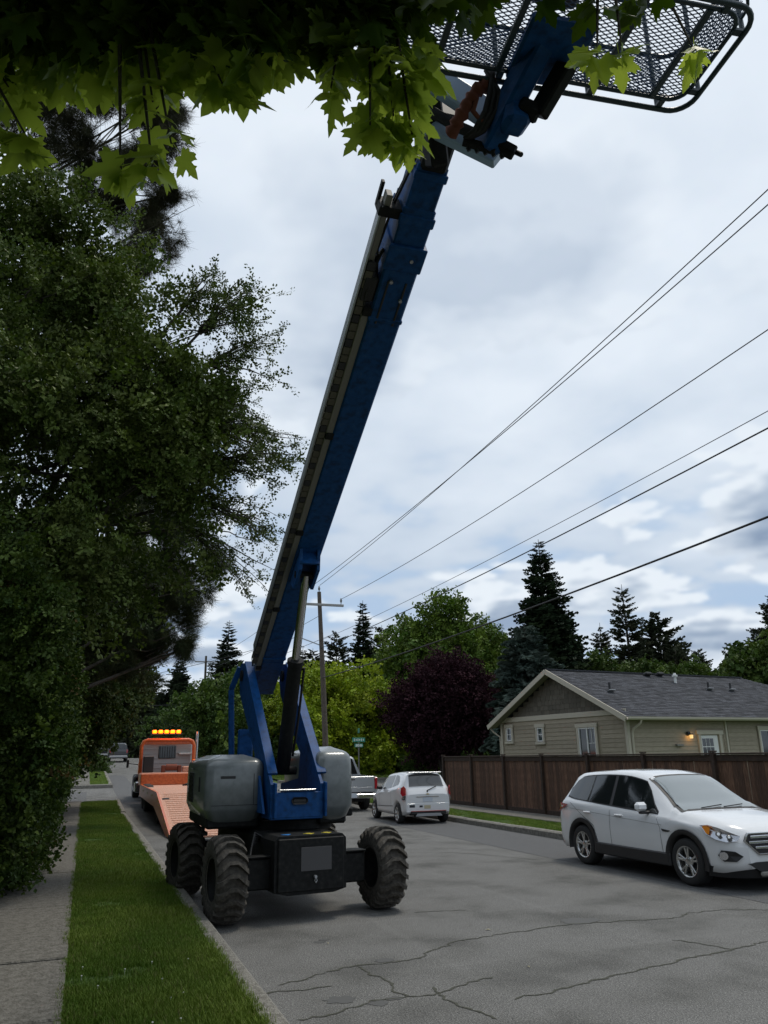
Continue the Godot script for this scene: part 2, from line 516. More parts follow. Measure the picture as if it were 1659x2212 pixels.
	mat("wire", Color(0.02, 0.02, 0.022), 0.7)
	mat("insulator", Color(0.2, 0.21, 0.22), 0.3)
	mat("sign_green", Color(0.02, 0.22, 0.15), 0.5)
	mat("sign_white", Color(0.6, 0.66, 0.64), 0.5)
	mat("sign_orange", Color(0.75, 0.13, 0.02), 0.5)
	mat("steel_post", Color(0.2, 0.2, 0.19), 0.5, 0.6)
	mat("brick", Color(0.30, 0.16, 0.09), 0.9)
	mat("tile_red", Color(0.32, 0.16, 0.11), 0.9)
	mat("daisy", Color(0.7, 0.7, 0.66), 0.8)

func sheet(g: G, x0: float, x1: float, zs: Array, y: float, uv := 0.32, uv2 := 0.06, nx := 1):
	g.sm(true)
	for i in zs.size() - 1:
		for k in nx:
			var xa := lerpf(x0, x1, float(k) / nx); var xb := lerpf(x0, x1, float(k + 1) / nx)
			for q in [[xa, zs[i]], [xb, zs[i]], [xb, zs[i + 1]], [xa, zs[i]], [xb, zs[i + 1]], [xa, zs[i + 1]]]:
				g.st.set_uv(Vector2(q[0], q[1]) * uv)
				g.st.set_uv2(Vector2(q[0], q[1]) * uv2)
				g.st.add_vertex(Vector3(q[0], rise(q[1]) + y, q[1]))

func zrange(a: float, b: float, step: float) -> Array:
	var out := []
	var z := a
	while z > b + 0.01:
		out.append(z); z -= step
	out.append(b)
	return out

func roadmesh(g: G) -> ArrayMesh:
	g.st.generate_normals()
	g.st.index()
	g.st.generate_tangents()
	return g.st.commit()

func make_ground():
	var g := G.new()
	sheet(g, -260, 260, [40, 10, -10, -20, -30, -40, -50, -60, -70, -80, -90, -100, -150, -400], -0.05)
	var ground := put(g, "ground", M.lawn_soil)
	tag(ground, "rough grassy ground reaching out under the trees", "ground", "", "structure")
	g = G.new()
	sheet(g, 1.45, 10.4, zrange(20, -180, 2.0), 0.0, 0.45, 0.06, 4)
	var road := inst(roadmesh(g), "road", M.asphalt, self)
	tag(road, "grey worn asphalt street with winding cracks", "road", "", "structure")
	g = G.new()
	sheet(g, -60, 1.45, zrange(-37.2, -46.6, 1.0), 0.0, 0.45, 0.06, 6)
	sheet(g, 10.4, 120, zrange(-36.2, -46.6, 1.0), 0.0, 0.45, 0.06, 8)
	var cross := inst(roadmesh(g), "side_street", M.asphalt, self)
	tag(cross, "side street crossing beyond the orange truck", "road", "", "structure")
	# darker repaved strips
	for q in [[8.4, 10.38, zrange(-2, -24, 2.0)], [-6.0, 0.2, zrange(-38.0, -44.0, 2.0)], [1.5, 2.6, zrange(-34, -60, 2.0)]]:
		g = G.new()
		sheet(g, q[0], q[1], q[2], 0.004)
		tag(put(g, "asphalt_patch", M.dark_asphalt), "darker repaved asphalt strip along the kerb", "road patch", "", "structure")
	make_cracks()
	# kerbs in cast lengths
	var kerb_shape := func(x0: float, x1: float, len: float, faces_right: bool) -> ArrayMesh:
		var k := G.new()
		var pr := [Vector2(x0, -0.2), Vector2(x1, -0.2), Vector2(x1, 0.12), Vector2(x1 - 0.035, 0.15), Vector2(x0, 0.15)] if faces_right else [Vector2(x0, -0.2), Vector2(x1, -0.2), Vector2(x1, 0.15), Vector2(x0 + 0.035, 0.15), Vector2(x0, 0.12)]
		k.prism(pr, Transform3D(), len)
		return k.mesh()
	var kl: ArrayMesh = kerb_shape.call(-0.09, 0.09, 2.985, true)
	var kr: ArrayMesh = kerb_shape.call(-0.09, 0.09, 2.985, false)
	for side in [[1.41, kl, 8.0, -35.0, "left"], [1.41, kl, -48.0, -90.0, "left"], [10.44, kr, 8.0, -34.0, "right"], [10.44, kr, -48.5, -95.0, "right"]]:
		var kb := base("kerb", "pale concrete kerb edging the %s" % ("grass verge by the hedge" if side[4] == "left" else "grass verge by the fence"), "kerb")
		tag(kb, "", "", "", "structure")
		var z: float = side[2]
		while z > side[3]:
			var zc := z - 1.5
			var tilt := -atan(0.03) if zc < -30.0 else 0.0
			inst(side[1], "kerb_stone", M.kerb_concrete, kb, Transform3D(Basis(Vector3.RIGHT, -tilt), Vector3(side[0], rise(zc) + rng.randf_range(-0.006, 0.006), zc)))
			z -= 3.0
	# rounded kerb corner at the side street
	g = G.new()
	var arc := []
	for i in 9: arc.append(Vector3(-0.09 + 1.5 * cos(PI * 0.5 * i / 8.0), 0.09 + rise(-35.0), -35.0 - 1.5 * sin(PI * 0.5 * i / 8.0)))
	for i in 8: g.beam(arc[i] , arc[i + 1], 0.18, 0.13, Vector3.UP, 0.02)
	tag(put(g, "corner_kerb", M.kerb_concrete), "rounded concrete kerb corner at the side street mouth", "kerb", "", "structure")
	g = G.new()
	g.cbox(Vector3(-6.3, rise(-47.0) + 0.02, -46.95), Vector3(15.6, 0.3, 0.7), 0.02)
	tag(put(g, "corner_kerb", M.kerb_concrete), "low concrete kerb across the far side of the side street", "kerb", "", "structure")
	g = G.new()
	g.cbox(Vector3(40.0, rise(-46.9) + 0.0, -46.85), Vector3(59.0, 0.26, 0.5), 0.02)
	tag(put(g, "corner_kerb", M.kerb_concrete), "concrete kerb edging the lawn across the side street", "kerb", "", "structure")
	g = G.new()
	g.prism([Vector2(-36.0, 0.3), Vector2(-36.0, -0.2), Vector2(-37.3, -0.2), Vector2(-37.3, 0.225)], Transform3D(Basis(Vector3(0, 0, 1), Vector3.UP, Vector3(-1, 0, 0)), Vector3(-0.67, 0, 0)), 1.36)
	tag(put(g, "kerb_ramp", M.concrete), "sloping pavement end at the side street", "pavement", "", "structure")
	# left pavement: slabs with open joints
	for part in [[-1.35, 0.0, 6.0, -36.0, 0.15], [-1.3, 0.35, -47.5, -90.0, 0.16]]:
		var sw := base("pavement", "concrete slab pavement %s" % ("between hedge and grass verge" if part[2] > 0 else "running on past the side street"), "pavement")
		tag(sw, "", "", "", "structure")
		var z: float = part[2]
		var k := 0
		while z > part[3]:
			var len := 1.5 if k % 3 != 2 else 1.9
			var slab := G.new()
			slab.cbox(Vector3.ZERO, Vector3(part[1] - part[0], 0.12, len - 0.03), 0.012)
			var zc := z - len * 0.5
			put(slab, "slab", M.concrete, sw, Transform3D(Basis(Vector3.RIGHT, (atan(0.03) if zc < -30.0 else 0.0) + rng.randf_range(-0.004, 0.004)), Vector3((part[0] + part[1]) * 0.5, part[4] - 0.06 + rise(zc) + (0.02 if k == 9 else rng.randf_range(-0.008, 0.008)), zc)))
			z -= len
			k += 1
	# right pavement
	var sr := base("pavement", "concrete slab pavement in front of the brown fence", "pavement")
	tag(sr, "", "", "", "structure")
	var zz := 4.0
	while zz > -35.0:
		var slab := G.new()
		slab.cbox(Vector3.ZERO, Vector3(1.05, 0.12, 1.48), 0.008)
		put(slab, "slab", M.concrete, sr, Transform3D(Basis(), Vector3(12.45, 0.09 + rise(zz) + rng.randf_range(-0.006, 0.006), zz - 0.75)))
		zz -= 1.5
	# verges
	verge("grass_verge", "mown green grass verge between pavement and kerb", -0.02, 1.34, 7.0, -35.6, 0.11)
	verge("grass_verge", "sunlit grass verge beyond the side street with young shrubs", 0.33, 1.34, -47.6, -88.0, 0.12)
	verge("grass_verge", "grass verge between the road and the fence pavement", 10.52, 11.95, 4.0, -34.0, 0.1)
	g = G.new()
	sheet(g, 11, 75, zrange(-46.8, -80, 3.0), 0.05, 0.45, 0.06, 3)
	tag(put(g, "lawn", M.lawn_soil), "mown lawn under the purple tree", "lawn", "", "structure")
	g = G.new()
	sheet(g, -14, -1.3, zrange(-47, -80, 3.0), 0.1, 0.45, 0.06, 2)
	tag(put(g, "front_lawn", M.lawn_soil), "lawn patch beside the far pavement", "lawn", "", "structure")
	make_grass()

func verge(called: String, label: String, x0: float, x1: float, z0: float, z1: float, y: float):
	var g := G.new()
	g.sm(true)
	var n := 5
	var zs := zrange(z0, z1, 1.0)
	for i in zs.size() - 1:
		for k in n:
			var p := []
			for q in [[k, i], [k + 1, i], [k + 1, i + 1], [k, i + 1]]:
				var x := lerpf(x0, x1, float(q[0]) / n)
				var z: float = zs[q[1]]
				p.append(Vector3(x, rise(z) + y + 0.018 * sin(x * 4.0 + z * 1.3) * sin(z * 0.7) + (0.015 if q[0] > 0 and q[0] < n else 0.0), z))
			g.oquad(p[0], p[1], p[2], p[3], Vector3.UP)
	tag(put(g, called, M.lawn_soil), label, "verge", "", "structure")

func tuft(blades: int, h: float, spread: float, w: float, sd: int) -> ArrayMesh:
	var r := RandomNumberGenerator.new(); r.seed = sd
	var g := G.new()
	g.sm(false)
	for i in blades:
		var a := r.randf() * TAU
		var o := Vector3(cos(a), 0, sin(a)) * spread * sqrt(r.randf())
		var lean := Vector3(r.randf_range(-1, 1), 0, r.randf_range(-1, 1)) * h * 0.55
		var hh := h * r.randf_range(0.5, 1.1)
		var s := Vector3(cos(a * 3.1), 0, sin(a * 3.1)) * w
		var m := o + lean * 0.35 + Vector3.UP * hh * 0.6
		var t := o + lean + Vector3.UP * hh
		g.tri(o - s, o + s, m + s * 0.7); g.tri(o - s, m + s * 0.7, m - s * 0.7); g.tri(m - s * 0.7, m + s * 0.7, t)
	return g.mesh()

func make_grass():
	var patchy := FastNoiseLite.new(); patchy.seed = 4; patchy.frequency = 0.55; patchy.fractal_octaves = 3
	var near := tuft(9, 0.055, 0.035, 0.0022, 1)
	var far := tuft(8, 0.06, 0.09, 0.006, 2)
	var sow := func(x0: float, x1: float, z0: float, z1: float, y: float, count: int, sc: float) -> Array:
		var xs := []; var cs := []
		for i in count:
			var x := rng.randf_range(x0, x1)
			var z := rng.randf_range(z0, z1)
			var v: float = patchy.get_noise_2d(x, z)
			if v < -0.42 and rng.randf() < 0.7: continue
			var s := sc * rng.randf_range(0.7, 1.25) * (1.0 + v * 0.35)
			xs.append(Transform3D(Basis(Vector3.UP, rng.randf() * TAU).scaled(Vector3(s, s, s)), Vector3(x, rise(z) + y, z)))
			var c := Color(0.085, 0.155, 0.017).lerp(Color(0.145, 0.205, 0.03), clampf(0.5 + v + rng.randf_range(-0.3, 0.3), 0, 1))
			if rng.randf() < 0.05: c = Color(0.19, 0.18, 0.07)
			cs.append(c)
		return [xs, cs]
	for q in [[near, -0.03, 1.35, 0.5, -13.0, 0.115, 36000, 1.1, "short grass blades on the near verge"], [near, -0.03, 1.35, -13.0, -36.0, 0.115, 30000, 1.1, "short grass blades on the verge by the truck"], [far, 0.36, 1.33, -47.8, -80.0, 0.12, 5000, 1.0, "short grass blades on the verge beyond the side street"], [far, 10.54, 11.93, -8.0, -34.0, 0.105, 15000, 0.9, "short grass blades on the verge by the fence"], [far, 11.0, 45.0, -47.0, -70.0, 0.06, 26000, 1.5, "lawn grass blades under the purple tree"]]:
		var r: Array = sow.call(q[1], q[2], q[3], q[4], q[5], q[6], q[7])
		tag(scatter(q[0], "grass", M.grass, self, r[0], r[1]), q[8], "grass", "", "stuff")
	# daisies and fallen bits
	var head := G.new()
	head.cyl(Vector3(0, 0.045, 0), Vector3(0, 0.05, 0), 0.006, 0.008, 6)
	head.cyl(Vector3(0, 0, 0), Vector3(0, 0.055, 0), 0.0015, 0.0015, 3)
	var hm := head.mesh()
	for i in 14:
		var z := rng.randf_range(-6.2, -8.4)
		var d := inst(hm, "daisy", M.daisy, self, Transform3D(Basis(), Vector3(rng.randf_range(0.05, 1.3), 0.12, z)))
		tag(d, "tiny white daisy in the near grass verge", "flower", "daisies in the verge")
	for i in 3:
		var lf := G.new()
		var L := rng.randf_range(0.02, 0.04)
		lf.tri(Vector3(-L, 0.004, 0), Vector3(0, 0.012, L * 0.45), Vector3(L, 0.004, 0))
		lf.tri(Vector3(-L, 0.004, 0), Vector3(L, 0.004, 0), Vector3(0, 0.012, -L * 0.45))
		var o := put(lf, "fallen_leaf", M.sticker_cream, self, Transform3D(Basis(Vector3.UP, rng.randf() * TAU), Vector3(rng.randf_range(1.7, 4.5), 0.004, rng.randf_range(-6.3, -9.0))))
		tag(o, "small dry leaf lying on the asphalt", "leaf", "dry leaves on the road")

func make_cracks():
	# traced in the 1659 x 2212 view, laid on the road plane
	var lines := [
		[[700, 2101], [765, 2087], [855, 2079], [905, 2070], [930, 2056], [985, 2034], [1060, 2022], [1130, 2012], [1200, 2000], [1330, 1990], [1450, 1985], [1490, 1972], [1560, 1966], [1659, 1965]],
		[[765, 2087], [800, 2104], [840, 2120], [855, 2141], [883, 2155]],
		[[640, 2205], [705, 2196], [760, 2178], [800, 2163], [883, 2155], [945, 2147], [1000, 2128], [1060, 2110]],
		[[935, 2132], [950, 2150], [985, 2172], [1040, 2190], [1075, 2203]],
		[[1110, 2160], [1210, 2138], [1300, 2115], [1400, 2090], [1500, 2068], [1580, 2052], [1659, 2034]],
		[[1450, 2030], [1520, 2040], [1590, 2052]],
		[[600, 2130], [650, 2118], [700, 2101]], [[560, 2150], [630, 2140], [680, 2136], [720, 2130]],
		[[880, 1841], [960, 1841], [1030, 1845], [1100, 1852], [1160, 1858]], [[890, 1972], [950, 1968], [1010, 1966]]]
	var wob := FastNoiseLite.new(); wob.seed = 9; wob.frequency = 5.0
	for ln in lines:
		var pts := []
		for q in ln:
			var d: Vector3 = CF + CR * (q[0] - 829.5) / 1700.0 + CU * (1106.0 - q[1]) / 1700.0
			pts.append(EYE + d * (-1.9 / d.y))
		var fine := []
		for i in pts.size() - 1:
			var n := int(ceil(pts[i].distance_to(pts[i + 1]) / 0.05))
			for k in n: fine.append(pts[i].lerp(pts[i + 1], float(k) / n))
		fine.append(pts[-1])
		var g := G.new()
		var L := []; var R := []
		for i in fine.size():
			var t: Vector3 = (fine[mini(i + 1, fine.size() - 1)] - fine[maxi(i - 1, 0)]).normalized()
			var s := Vector3(-t.z, 0, t.x)
			var p: Vector3 = fine[i] + s * 0.06 * wob.get_noise_2d(fine[i].x, fine[i].z) + s * rng.randf_range(-0.012, 0.012) + Vector3(0, 0.004, 0)
			var w := 0.005 + 0.009 * absf(wob.get_noise_2d(fine[i].x * 2.0 + 50.0, fine[i].z * 2.0)) * 2.0 + rng.randf() * 0.005
			if i == 0 or i == fine.size() - 1: w = 0.001
			L.append(p - s * w); R.append(p + s * w)
		for i in fine.size() - 1: g.oquad(L[i], L[i + 1], R[i + 1], R[i], Vector3.UP)
		tag(put(g, "road_crack", M.crack), "winding dark crack in the asphalt", "crack", "", "structure")
	for q in [[735, 2160, 0.11], [820, 2168, 0.08], [850, 2157, 0.06], [690, 2035, 0.06], [830, 2075, 0.08], [700, 2030, 0.05], [1250, 1990, 0.2]]:
		var d: Vector3 = CF + CR * (q[0] - 829.5) / 1700.0 + CU * (1106.0 - q[1]) / 1700.0
		var c := EYE + d * (-1.9 / d.y) + Vector3(0, 0.003, 0)
		var g := G.new()
		var ring := []
		for i in 18:
			var a := TAU * i / 18
			ring.append(c + Vector3(cos(a) * 1.3, 0, sin(a)) * q[2] * rng.randf_range(0.65, 1.1))
		g.cap(ring, Vector3.UP)
		tag(put(g, "oil_stain", M.oil_stain), "dark oil stain soaked into the asphalt", "stain", "", "structure")

# ---------------------------------------------------------------- house: local x runs along the long wall, -z along the gable wall
func make_house():
	var H := base("house", "beige lap-sided house with dark shingle roof behind the brown fence", "house", Vector3(18.76, 0, -25.32), deg_to_rad(8.0))
	var GL := 7.85; var EV := 3.2; var AP := 5.1; var LEN := 16.0; var RID := 11.6
	var g := G.new()
	# wall cores
	g.box(Vector3(0.12, 1.55, -GL * 0.5), Vector3(0.16, 3.1, GL - 0.02))
	g.box(Vector3(LEN * 0.5, 1.55, -0.12), Vector3(LEN, 3.1, 0.16))
	g.box(Vector3(LEN - 0.1, 1.55, -GL * 0.5), Vector3(0.16, 3.1, GL - 0.4))
	g.box(Vector3(LEN * 0.5, 1.55, -GL + 0.12), Vector3(LEN - 0.4, 3.1, 0.16))
	g.prism([Vector2(-GL + 0.1, 3.1), Vector2(-0.1, 3.1), Vector2(-GL * 0.5, AP - 0.18)], Transform3D(Basis(Vector3(0, 0, 1), Vector3.UP, Vector3(-1, 0, 0)), Vector3(0.12, 0, 0)), 0.16)
	var wall := put(g, "wall", M.siding_1, H)
	# lap siding: every board its own piece, tapered so that its lower edge stands proud
	var openings_g := [[6.94, 7.6, 2.26, 3.14], [4.78, 5.46, 2.2, 3.06], [1.46, 2.86, 1.1, 3.0]]
	var openings_l := [[3.64, 5.16, 0.2, 2.64], [5.26, 5.44, 0.0, 3.3], [7.13, 8.7, 1.3, 2.85]]
	var boards := func(len: float, openings: Array, xf: Transform3D, sg: float):
		var y := 0.9
		var row := 0
		while y < 3.12:
			var cuts := [[0.06, len]]
			for o in openings:
				if y + 0.165 > o[2] and y < o[3] - 0.02:
					var nx := []
					for c in cuts:
						if o[0] > c[0] and o[0] < c[1]: nx.append([c[0], o[0]])
						if o[1] > c[0] and o[1] < c[1]: nx.append([o[1], c[1]])
						if o[0] >= c[1] or o[1] <= c[0]: nx.append(c)
					cuts = nx
			for c in cuts:
				if c[1] - c[0] < 0.05: continue
				var b := G.new()
				b.prism([Vector2(0.0, 0.0), Vector2(0.024, 0.0), Vector2(0.026, 0.006), Vector2(0.008, 0.185), Vector2(0.0, 0.185)], Transform3D(Basis(Vector3(0, 0, 1), Vector3.UP, Vector3(-1, 0, 0)), Vector3()), c[1] - c[0])
				put(b, "siding_board", M["siding_%d" % ((row * 7 + int(c[0] * 3.0)) % 4)], wall, xf * Transform3D(Basis(), Vector3(sg * (c[0] + c[1]) * 0.5, y, 0)))
			y += 0.165
			row += 1
	boards.call(GL, openings_g, Transform3D(Basis(Vector3(0, 0, 1), Vector3.UP, Vector3(-1, 0, 0)), Vector3(0.04, 0, 0)), -1.0)
	boards.call(LEN, openings_l, Transform3D(Basis(Vector3(1, 0, 0), Vector3.UP, Vector3(0, 0, 1)), Vector3(0, 0, -0.04)), 1.0)
	# shakes in the gable
	var rows := 8
	for r in rows:
		var y := 3.42 + r * 0.2
		var half := (AP - 0.1 - y) / (AP - 3.05) * GL * 0.5
		var z := -GL * 0.5 - half + 0.05
		while z < -GL * 0.5 + half - 0.05:
			var w := rng.randf_range(0.16, 0.34)
			w = minf(w, -GL * 0.5 + half - 0.05 - z)
			var b := G.new()
			var dz := rng.randf_range(-0.018, 0.0)
			b.prism([Vector2(0, dz), Vector2(0.03, dz), Vector2(0.012, 0.23), Vector2(0, 0.23)], Transform3D(Basis(Vector3(-1, 0, 0), Vector3.UP, Vector3(0, 0, -1)), Vector3()), maxf(w - 0.012, 0.02))
			put(b, "shake", M["shake_%d" % rng.randi_range(0, 3)], wall, Transform3D(Basis(), Vector3(0.038, y, z + w * 0.5)))
			z += w
	# frieze board, corner boards
	g = G.new()
	g.cbox(Vector3(0.005, 3.33, -GL * 0.5), Vector3(0.05, 0.2, GL), 0.006)
	put(g, "frieze_board", M.trim_cream, H)
	for c in [Vector3(-0.005, 1.6, -0.05), Vector3(-0.005, 1.6, -GL + 0.05)]:
		g = G.new(); g.cbox(c, Vector3(0.06, 3.2, 0.12), 0.006); put(g, "corner_board", M.trim_cream, H)
	g = G.new(); g.cbox(Vector3(0.05, 1.6, -0.002), Vector3(0.13, 3.2, 0.055), 0.006); put(g, "corner_board", M.trim_cream, H)
	g = G.new(); g.cbox(Vector3(5.31, 1.6, -0.01), Vector3(0.1, 3.2, 0.06), 0.006); put(g, "corner_board", M.trim_cream, H)
	# roof: two slopes and a hip at the far end
	var ov := 0.42
	var slope := (AP - EV) / (GL * 0.5)
	var ey := EV - slope * ov + 0.12
	var top := AP + 0.12
	var mz := -GL * 0.5
	var a := Vector3(-ov, ey, ov); var b0 := Vector3(-ov, top, mz); var c0 := Vector3(-ov, ey, -GL - ov)
	var d := Vector3(LEN + ov, ey, ov); var e := Vector3(RID, top, mz); var f := Vector3(LEN + ov, ey, -GL - ov)
	g = G.new()
	g.oquad(a, d, e, b0, Vector3(0, 1, 1)); g.oquad(b0, e, f, c0, Vector3(0, 1, -1)); g.otri(d, f, e, Vector3(1, 1, 0))
	var dn := Vector3(0, -0.09, 0)
	g.oquad(a + dn, d + dn, e + dn, b0 + dn, Vector3(0, -1, -1)); g.oquad(b0 + dn, e + dn, f + dn, c0 + dn, Vector3(0, -1, 1)); g.otri(d + dn, f + dn, e + dn, Vector3(-1, -1, 0))
	var roof := put(g, "roof", M.roof_shingle, H)
	# courses of shingle tabs on the slope that faces the street
	var tone := []
	for k in 4: tone.append(G.new())
	var n := 30
	var run := (b0 - a)
	var nrm := Vector3(0, -run.z, run.y).normalized()
	for r in n:
		var t0 := float(r) / n; var t1 := float(r + 1) / n
		var x0 := -ov + 0.01
		var x1 := lerpf(d.x, e.x, t0) - 0.05
		var x := x0
		var off := rng.randf() * 0.3
		while x < x1:
			var w := minf(0.33 + rng.randf_range(-0.1, 0.1) - off, x1 - x)
			off = 0.0
			var k := rng.randf_range(0.008, 0.02)
			g = tone[rng.randi_range(0, 3)]
			var p0 := Vector3(x, a.y, a.z) + Vector3(0, run.y, run.z) * t0 + nrm * (0.006 + k)
			var p1 := Vector3(x, a.y, a.z) + Vector3(0, run.y, run.z) * (t1 + 0.01) + nrm * 0.004
			var s := Vector3(maxf(w - 0.008, 0.01), 0, 0)
			g.oquad(p0, p0 + s, p1 + s, p1, nrm)
			g.oquad(p0, p0 + s, p0 + s - nrm * (k + 0.004), p0 - nrm * (k + 0.004), -Vector3(0, run.y, run.z))
			x += maxf(w, 0.05)
	for k in 4:
		var tabs := put(tone[k], "shingle_tabs", M["shingle_tab_%d" % k], roof)
		tabs.set_meta("kind", "stuff")
	g = G.new(); g.beam(b0 + Vector3(0, 0.02, 0), e + Vector3(0, 0.02, 0), 0.24, 0.05); put(g, "ridge_cap", M.roof_shingle, roof)
	# barge boards, fascia gutter, soffit
	for q in [[a, b0], [c0, b0]]:
		g = G.new()
		g.beam(q[0] + Vector3(-0.025, -0.08, 0), q[1] + Vector3(-0.025, -0.08, 0), 0.045, 0.2, Vector3.UP, 0.005)
		put(g, "barge_board", M.trim_cream, H)
		g = G.new()
		g.beam(q[0] + Vector3(0.2, -0.115, 0), q[1] + Vector3(0.2, -0.115, 0), 0.4, 0.02)
		put(g, "soffit", M.soffit, H)
	g = G.new()
	for sgm in [[a.x, 7.9, 0.0], [7.9, LEN, -0.02]]:
		g.prism([Vector2(0, 0), Vector2(0.07, 0), Vector2(0.12, 0.05), Vector2(0.125, 0.12), Vector2(0.11, 0.12), Vector2(0.1, 0.06), Vector2(0.06, 0.015), Vector2(0, 0.12)], Transform3D(Basis(Vector3(0, 0, 1), Vector3.UP, Vector3(-1, 0, 0)), Vector3((sgm[0] + sgm[1]) * 0.5, ey - 0.12 + sgm[2], ov - 0.005)), sgm[1] - sgm[0] - 0.02)
	put(g, "gutter", M.trim_cream, H)
	g = G.new(); g.box(Vector3(LEN * 0.5 - 0.1, ey - 0.1, ov * 0.5), Vector3(LEN + 0.4, 0.03, ov - 0.02)); put(g, "soffit", M.soffit, H)
	g = G.new()
	g.tube([Vector3(0.28, ey - 0.1, ov + 0.04), Vector3(0.28, ey - 0.22, ov), Vector3(0.18, ey - 0.42, 0.12), Vector3(0.16, ey - 0.6, 0.06), Vector3(0.16, 0.1, 0.06)], 0.045, 6)
	put(g, "downpipe", M.trim_cream, H)
	g = G.new()
	g.tube([Vector3(-0.3, ey - 0.1, -GL - ov), Vector3(-0.25, ey - 0.3, -GL - 0.2), Vector3(-0.03, ey - 0.5, -GL - 0.06), Vector3(-0.03, 0.1, -GL - 0.06)], 0.04, 6)
	put(g, "downpipe", M.trim_cream, H)
	# windows; w = [along0, along1, y0, y1, kind]
	var gable := Transform3D(Basis(Vector3(0, 0, 1), Vector3.UP, Vector3(-1, 0, 0)), Vector3(0.0, 0, 0))
	var long := Transform3D(Basis(), Vector3(0, 0, 0.0))
	for w in [[-7.42, -7.07, 2.43, 2.98, 0, gable], [-5.26, -4.9, 2.36, 2.92, 0, gable], [-2.67, -1.72, 1.2, 2.82, 1, gable], [7.3, 8.5, 1.4, 2.65, 1, long]]:
		var xf: Transform3D = w[5]
		var win := Node3D.new(); win.name = numbered(H, "window"); H.add_child(win, true)
		win.transform = xf
		var cx: float = (w[0] + w[1]) * 0.5; var cy: float = (w[2] + w[3]) * 0.5; var ww: float = w[1] - w[0]; var hh: float = w[3] - w[2]
		g = G.new(); g.box(Vector3(cx, cy, -0.03), Vector3(ww, hh, 0.01)); put(g, "pane", M.house_glass, win)
		g = G.new()
		for sx in [-1, 1]: g.cbox(Vector3(cx + sx * (ww * 0.5 + 0.055), cy, 0.01), Vector3(0.11, hh + 0.02, 0.06), 0.006)
		g.cbox(Vector3(cx, w[3] + 0.085, 0.014), Vector3(ww + 0.3, 0.15, 0.07), 0.006)
		put(g, "casing", M.trim_cream, win)
		g = G.new(); g.cbox(Vector3(cx, w[2] - 0.07, 0.02), Vector3(ww + 0.28, 0.1, 0.08), 0.006); put(g, "sill", M.trim_cream, win)
		g = G.new()
		for sx in [-1, 1]: g.box(Vector3(cx + sx * (ww * 0.5 - 0.02), cy, 0.0), Vector3(0.04, hh, 0.05))
		for sy in [-1, 1]: g.box(Vector3(cx, cy + sy * (hh * 0.5 - 0.02), 0.0), Vector3(ww, 0.04, 0.047))
		if w[4] == 0: g.box(Vector3(cx, cy, -0.01), Vector3(ww, 0.03, 0.03))
		else:
			g.box(Vector3(cx, cy, -0.005), Vector3(0.05, hh, 0.044))
			g.box(Vector3(cx + ww * 0.25, cy + 0.22, -0.015), Vector3(ww * 0.5, 0.02, 0.02))
			g.box(Vector3(cx + ww * 0.25, cy + 0.5, -0.015), Vector3(0.02, hh * 0.32, 0.021))
		put(g, "frame", M.trim_white, win)
	# back door
	var door := Node3D.new(); door.name = "door"; H.add_child(door)
	g = G.new(); g.cbox(Vector3(4.3, 1.3, -0.04), Vector3(0.95, 2.3, 0.05), 0.005); put(g, "door_leaf", M.trim_white, door)
	for ix in 3:
		for iy in 2:
			g = G.new(); g.box(Vector3(3.98 + ix * 0.215, 1.86 + iy * 0.33, -0.012), Vector3(0.18, 0.29, 0.012)); put(g, "pane", M.house_glass, door)
	g = G.new()
	for sx in [3.72, 4.9]: g.cbox(Vector3(sx, 1.3, 0.0), Vector3(0.14, 2.36, 0.08), 0.006)
	g.cbox(Vector3(4.32, 2.56, 0.006), Vector3(1.5, 0.16, 0.09), 0.006)
	put(g, "casing", M.trim_cream, door)
	# wall lamp: fitting, glowing glass and its light
	var lamp := Node3D.new(); lamp.name = "porch_lamp"; H.add_child(lamp)
	g = G.new(); g.cbox(Vector3(3.1, 2.52, 0.05), Vector3(0.14, 0.16, 0.1), 0.02); g.cbox(Vector3(3.14, 2.5, 0.12), Vector3(0.16, 0.04, 0.16), 0.01); put(g, "fitting", M.black_trim, lamp)
	g = G.new(); g.cyl(Vector3(3.16, 2.34, 0.12), Vector3(3.16, 2.47, 0.12), 0.06, 0.07, 10); put(g, "bulb_glass", M.porch_lamp_glow, lamp)
	var ol := OmniLight3D.new(); ol.name = "porch_light"; ol.light_energy = 0.05; ol.light_color = Color(1.0, 0.75, 0.45); ol.omni_range = 12.0; ol.light_size = 0.06; ol.shadow_enabled = true; ol.position = Vector3(3.16, 2.4, 0.12); lamp.add_child(ol)
	g = G.new(); g.cbox(Vector3(2.56, 2.1, 0.04), Vector3(0.34, 0.08, 0.12), 0.01); put(g, "vent_hood", M.track_grey, H)
	# things on the roof
	var vent_at := func(x: float, up: float) -> Vector3:
		return a.lerp(b0, up / (GL * 0.5 + ov)) * Vector3(0, 1, 1) + Vector3(x, 0, 0)
	for v in [[1.0, 2.17, 0.38], [7.32, 2.69, 0.36], [8.71, 2.66, 0.36]]:
		var p: Vector3 = vent_at.call(v[0], v[1])
		g = G.new(); g.cyl(p + Vector3(0, -0.05, 0), p + Vector3(0, v[2], 0), 0.045, 0.045, 10)
		var pipe := put(g, "vent_pipe", M.black_trim, H)
		g = G.new(); g.box(p + nrm * 0.035, Vector3(0.34, 0.02, 0.3), Basis(Vector3.RIGHT, -atan(slope))); put(g, "flashing", M.galvanised, pipe)
	var pw: Vector3 = vent_at.call(6.1, 3.4)
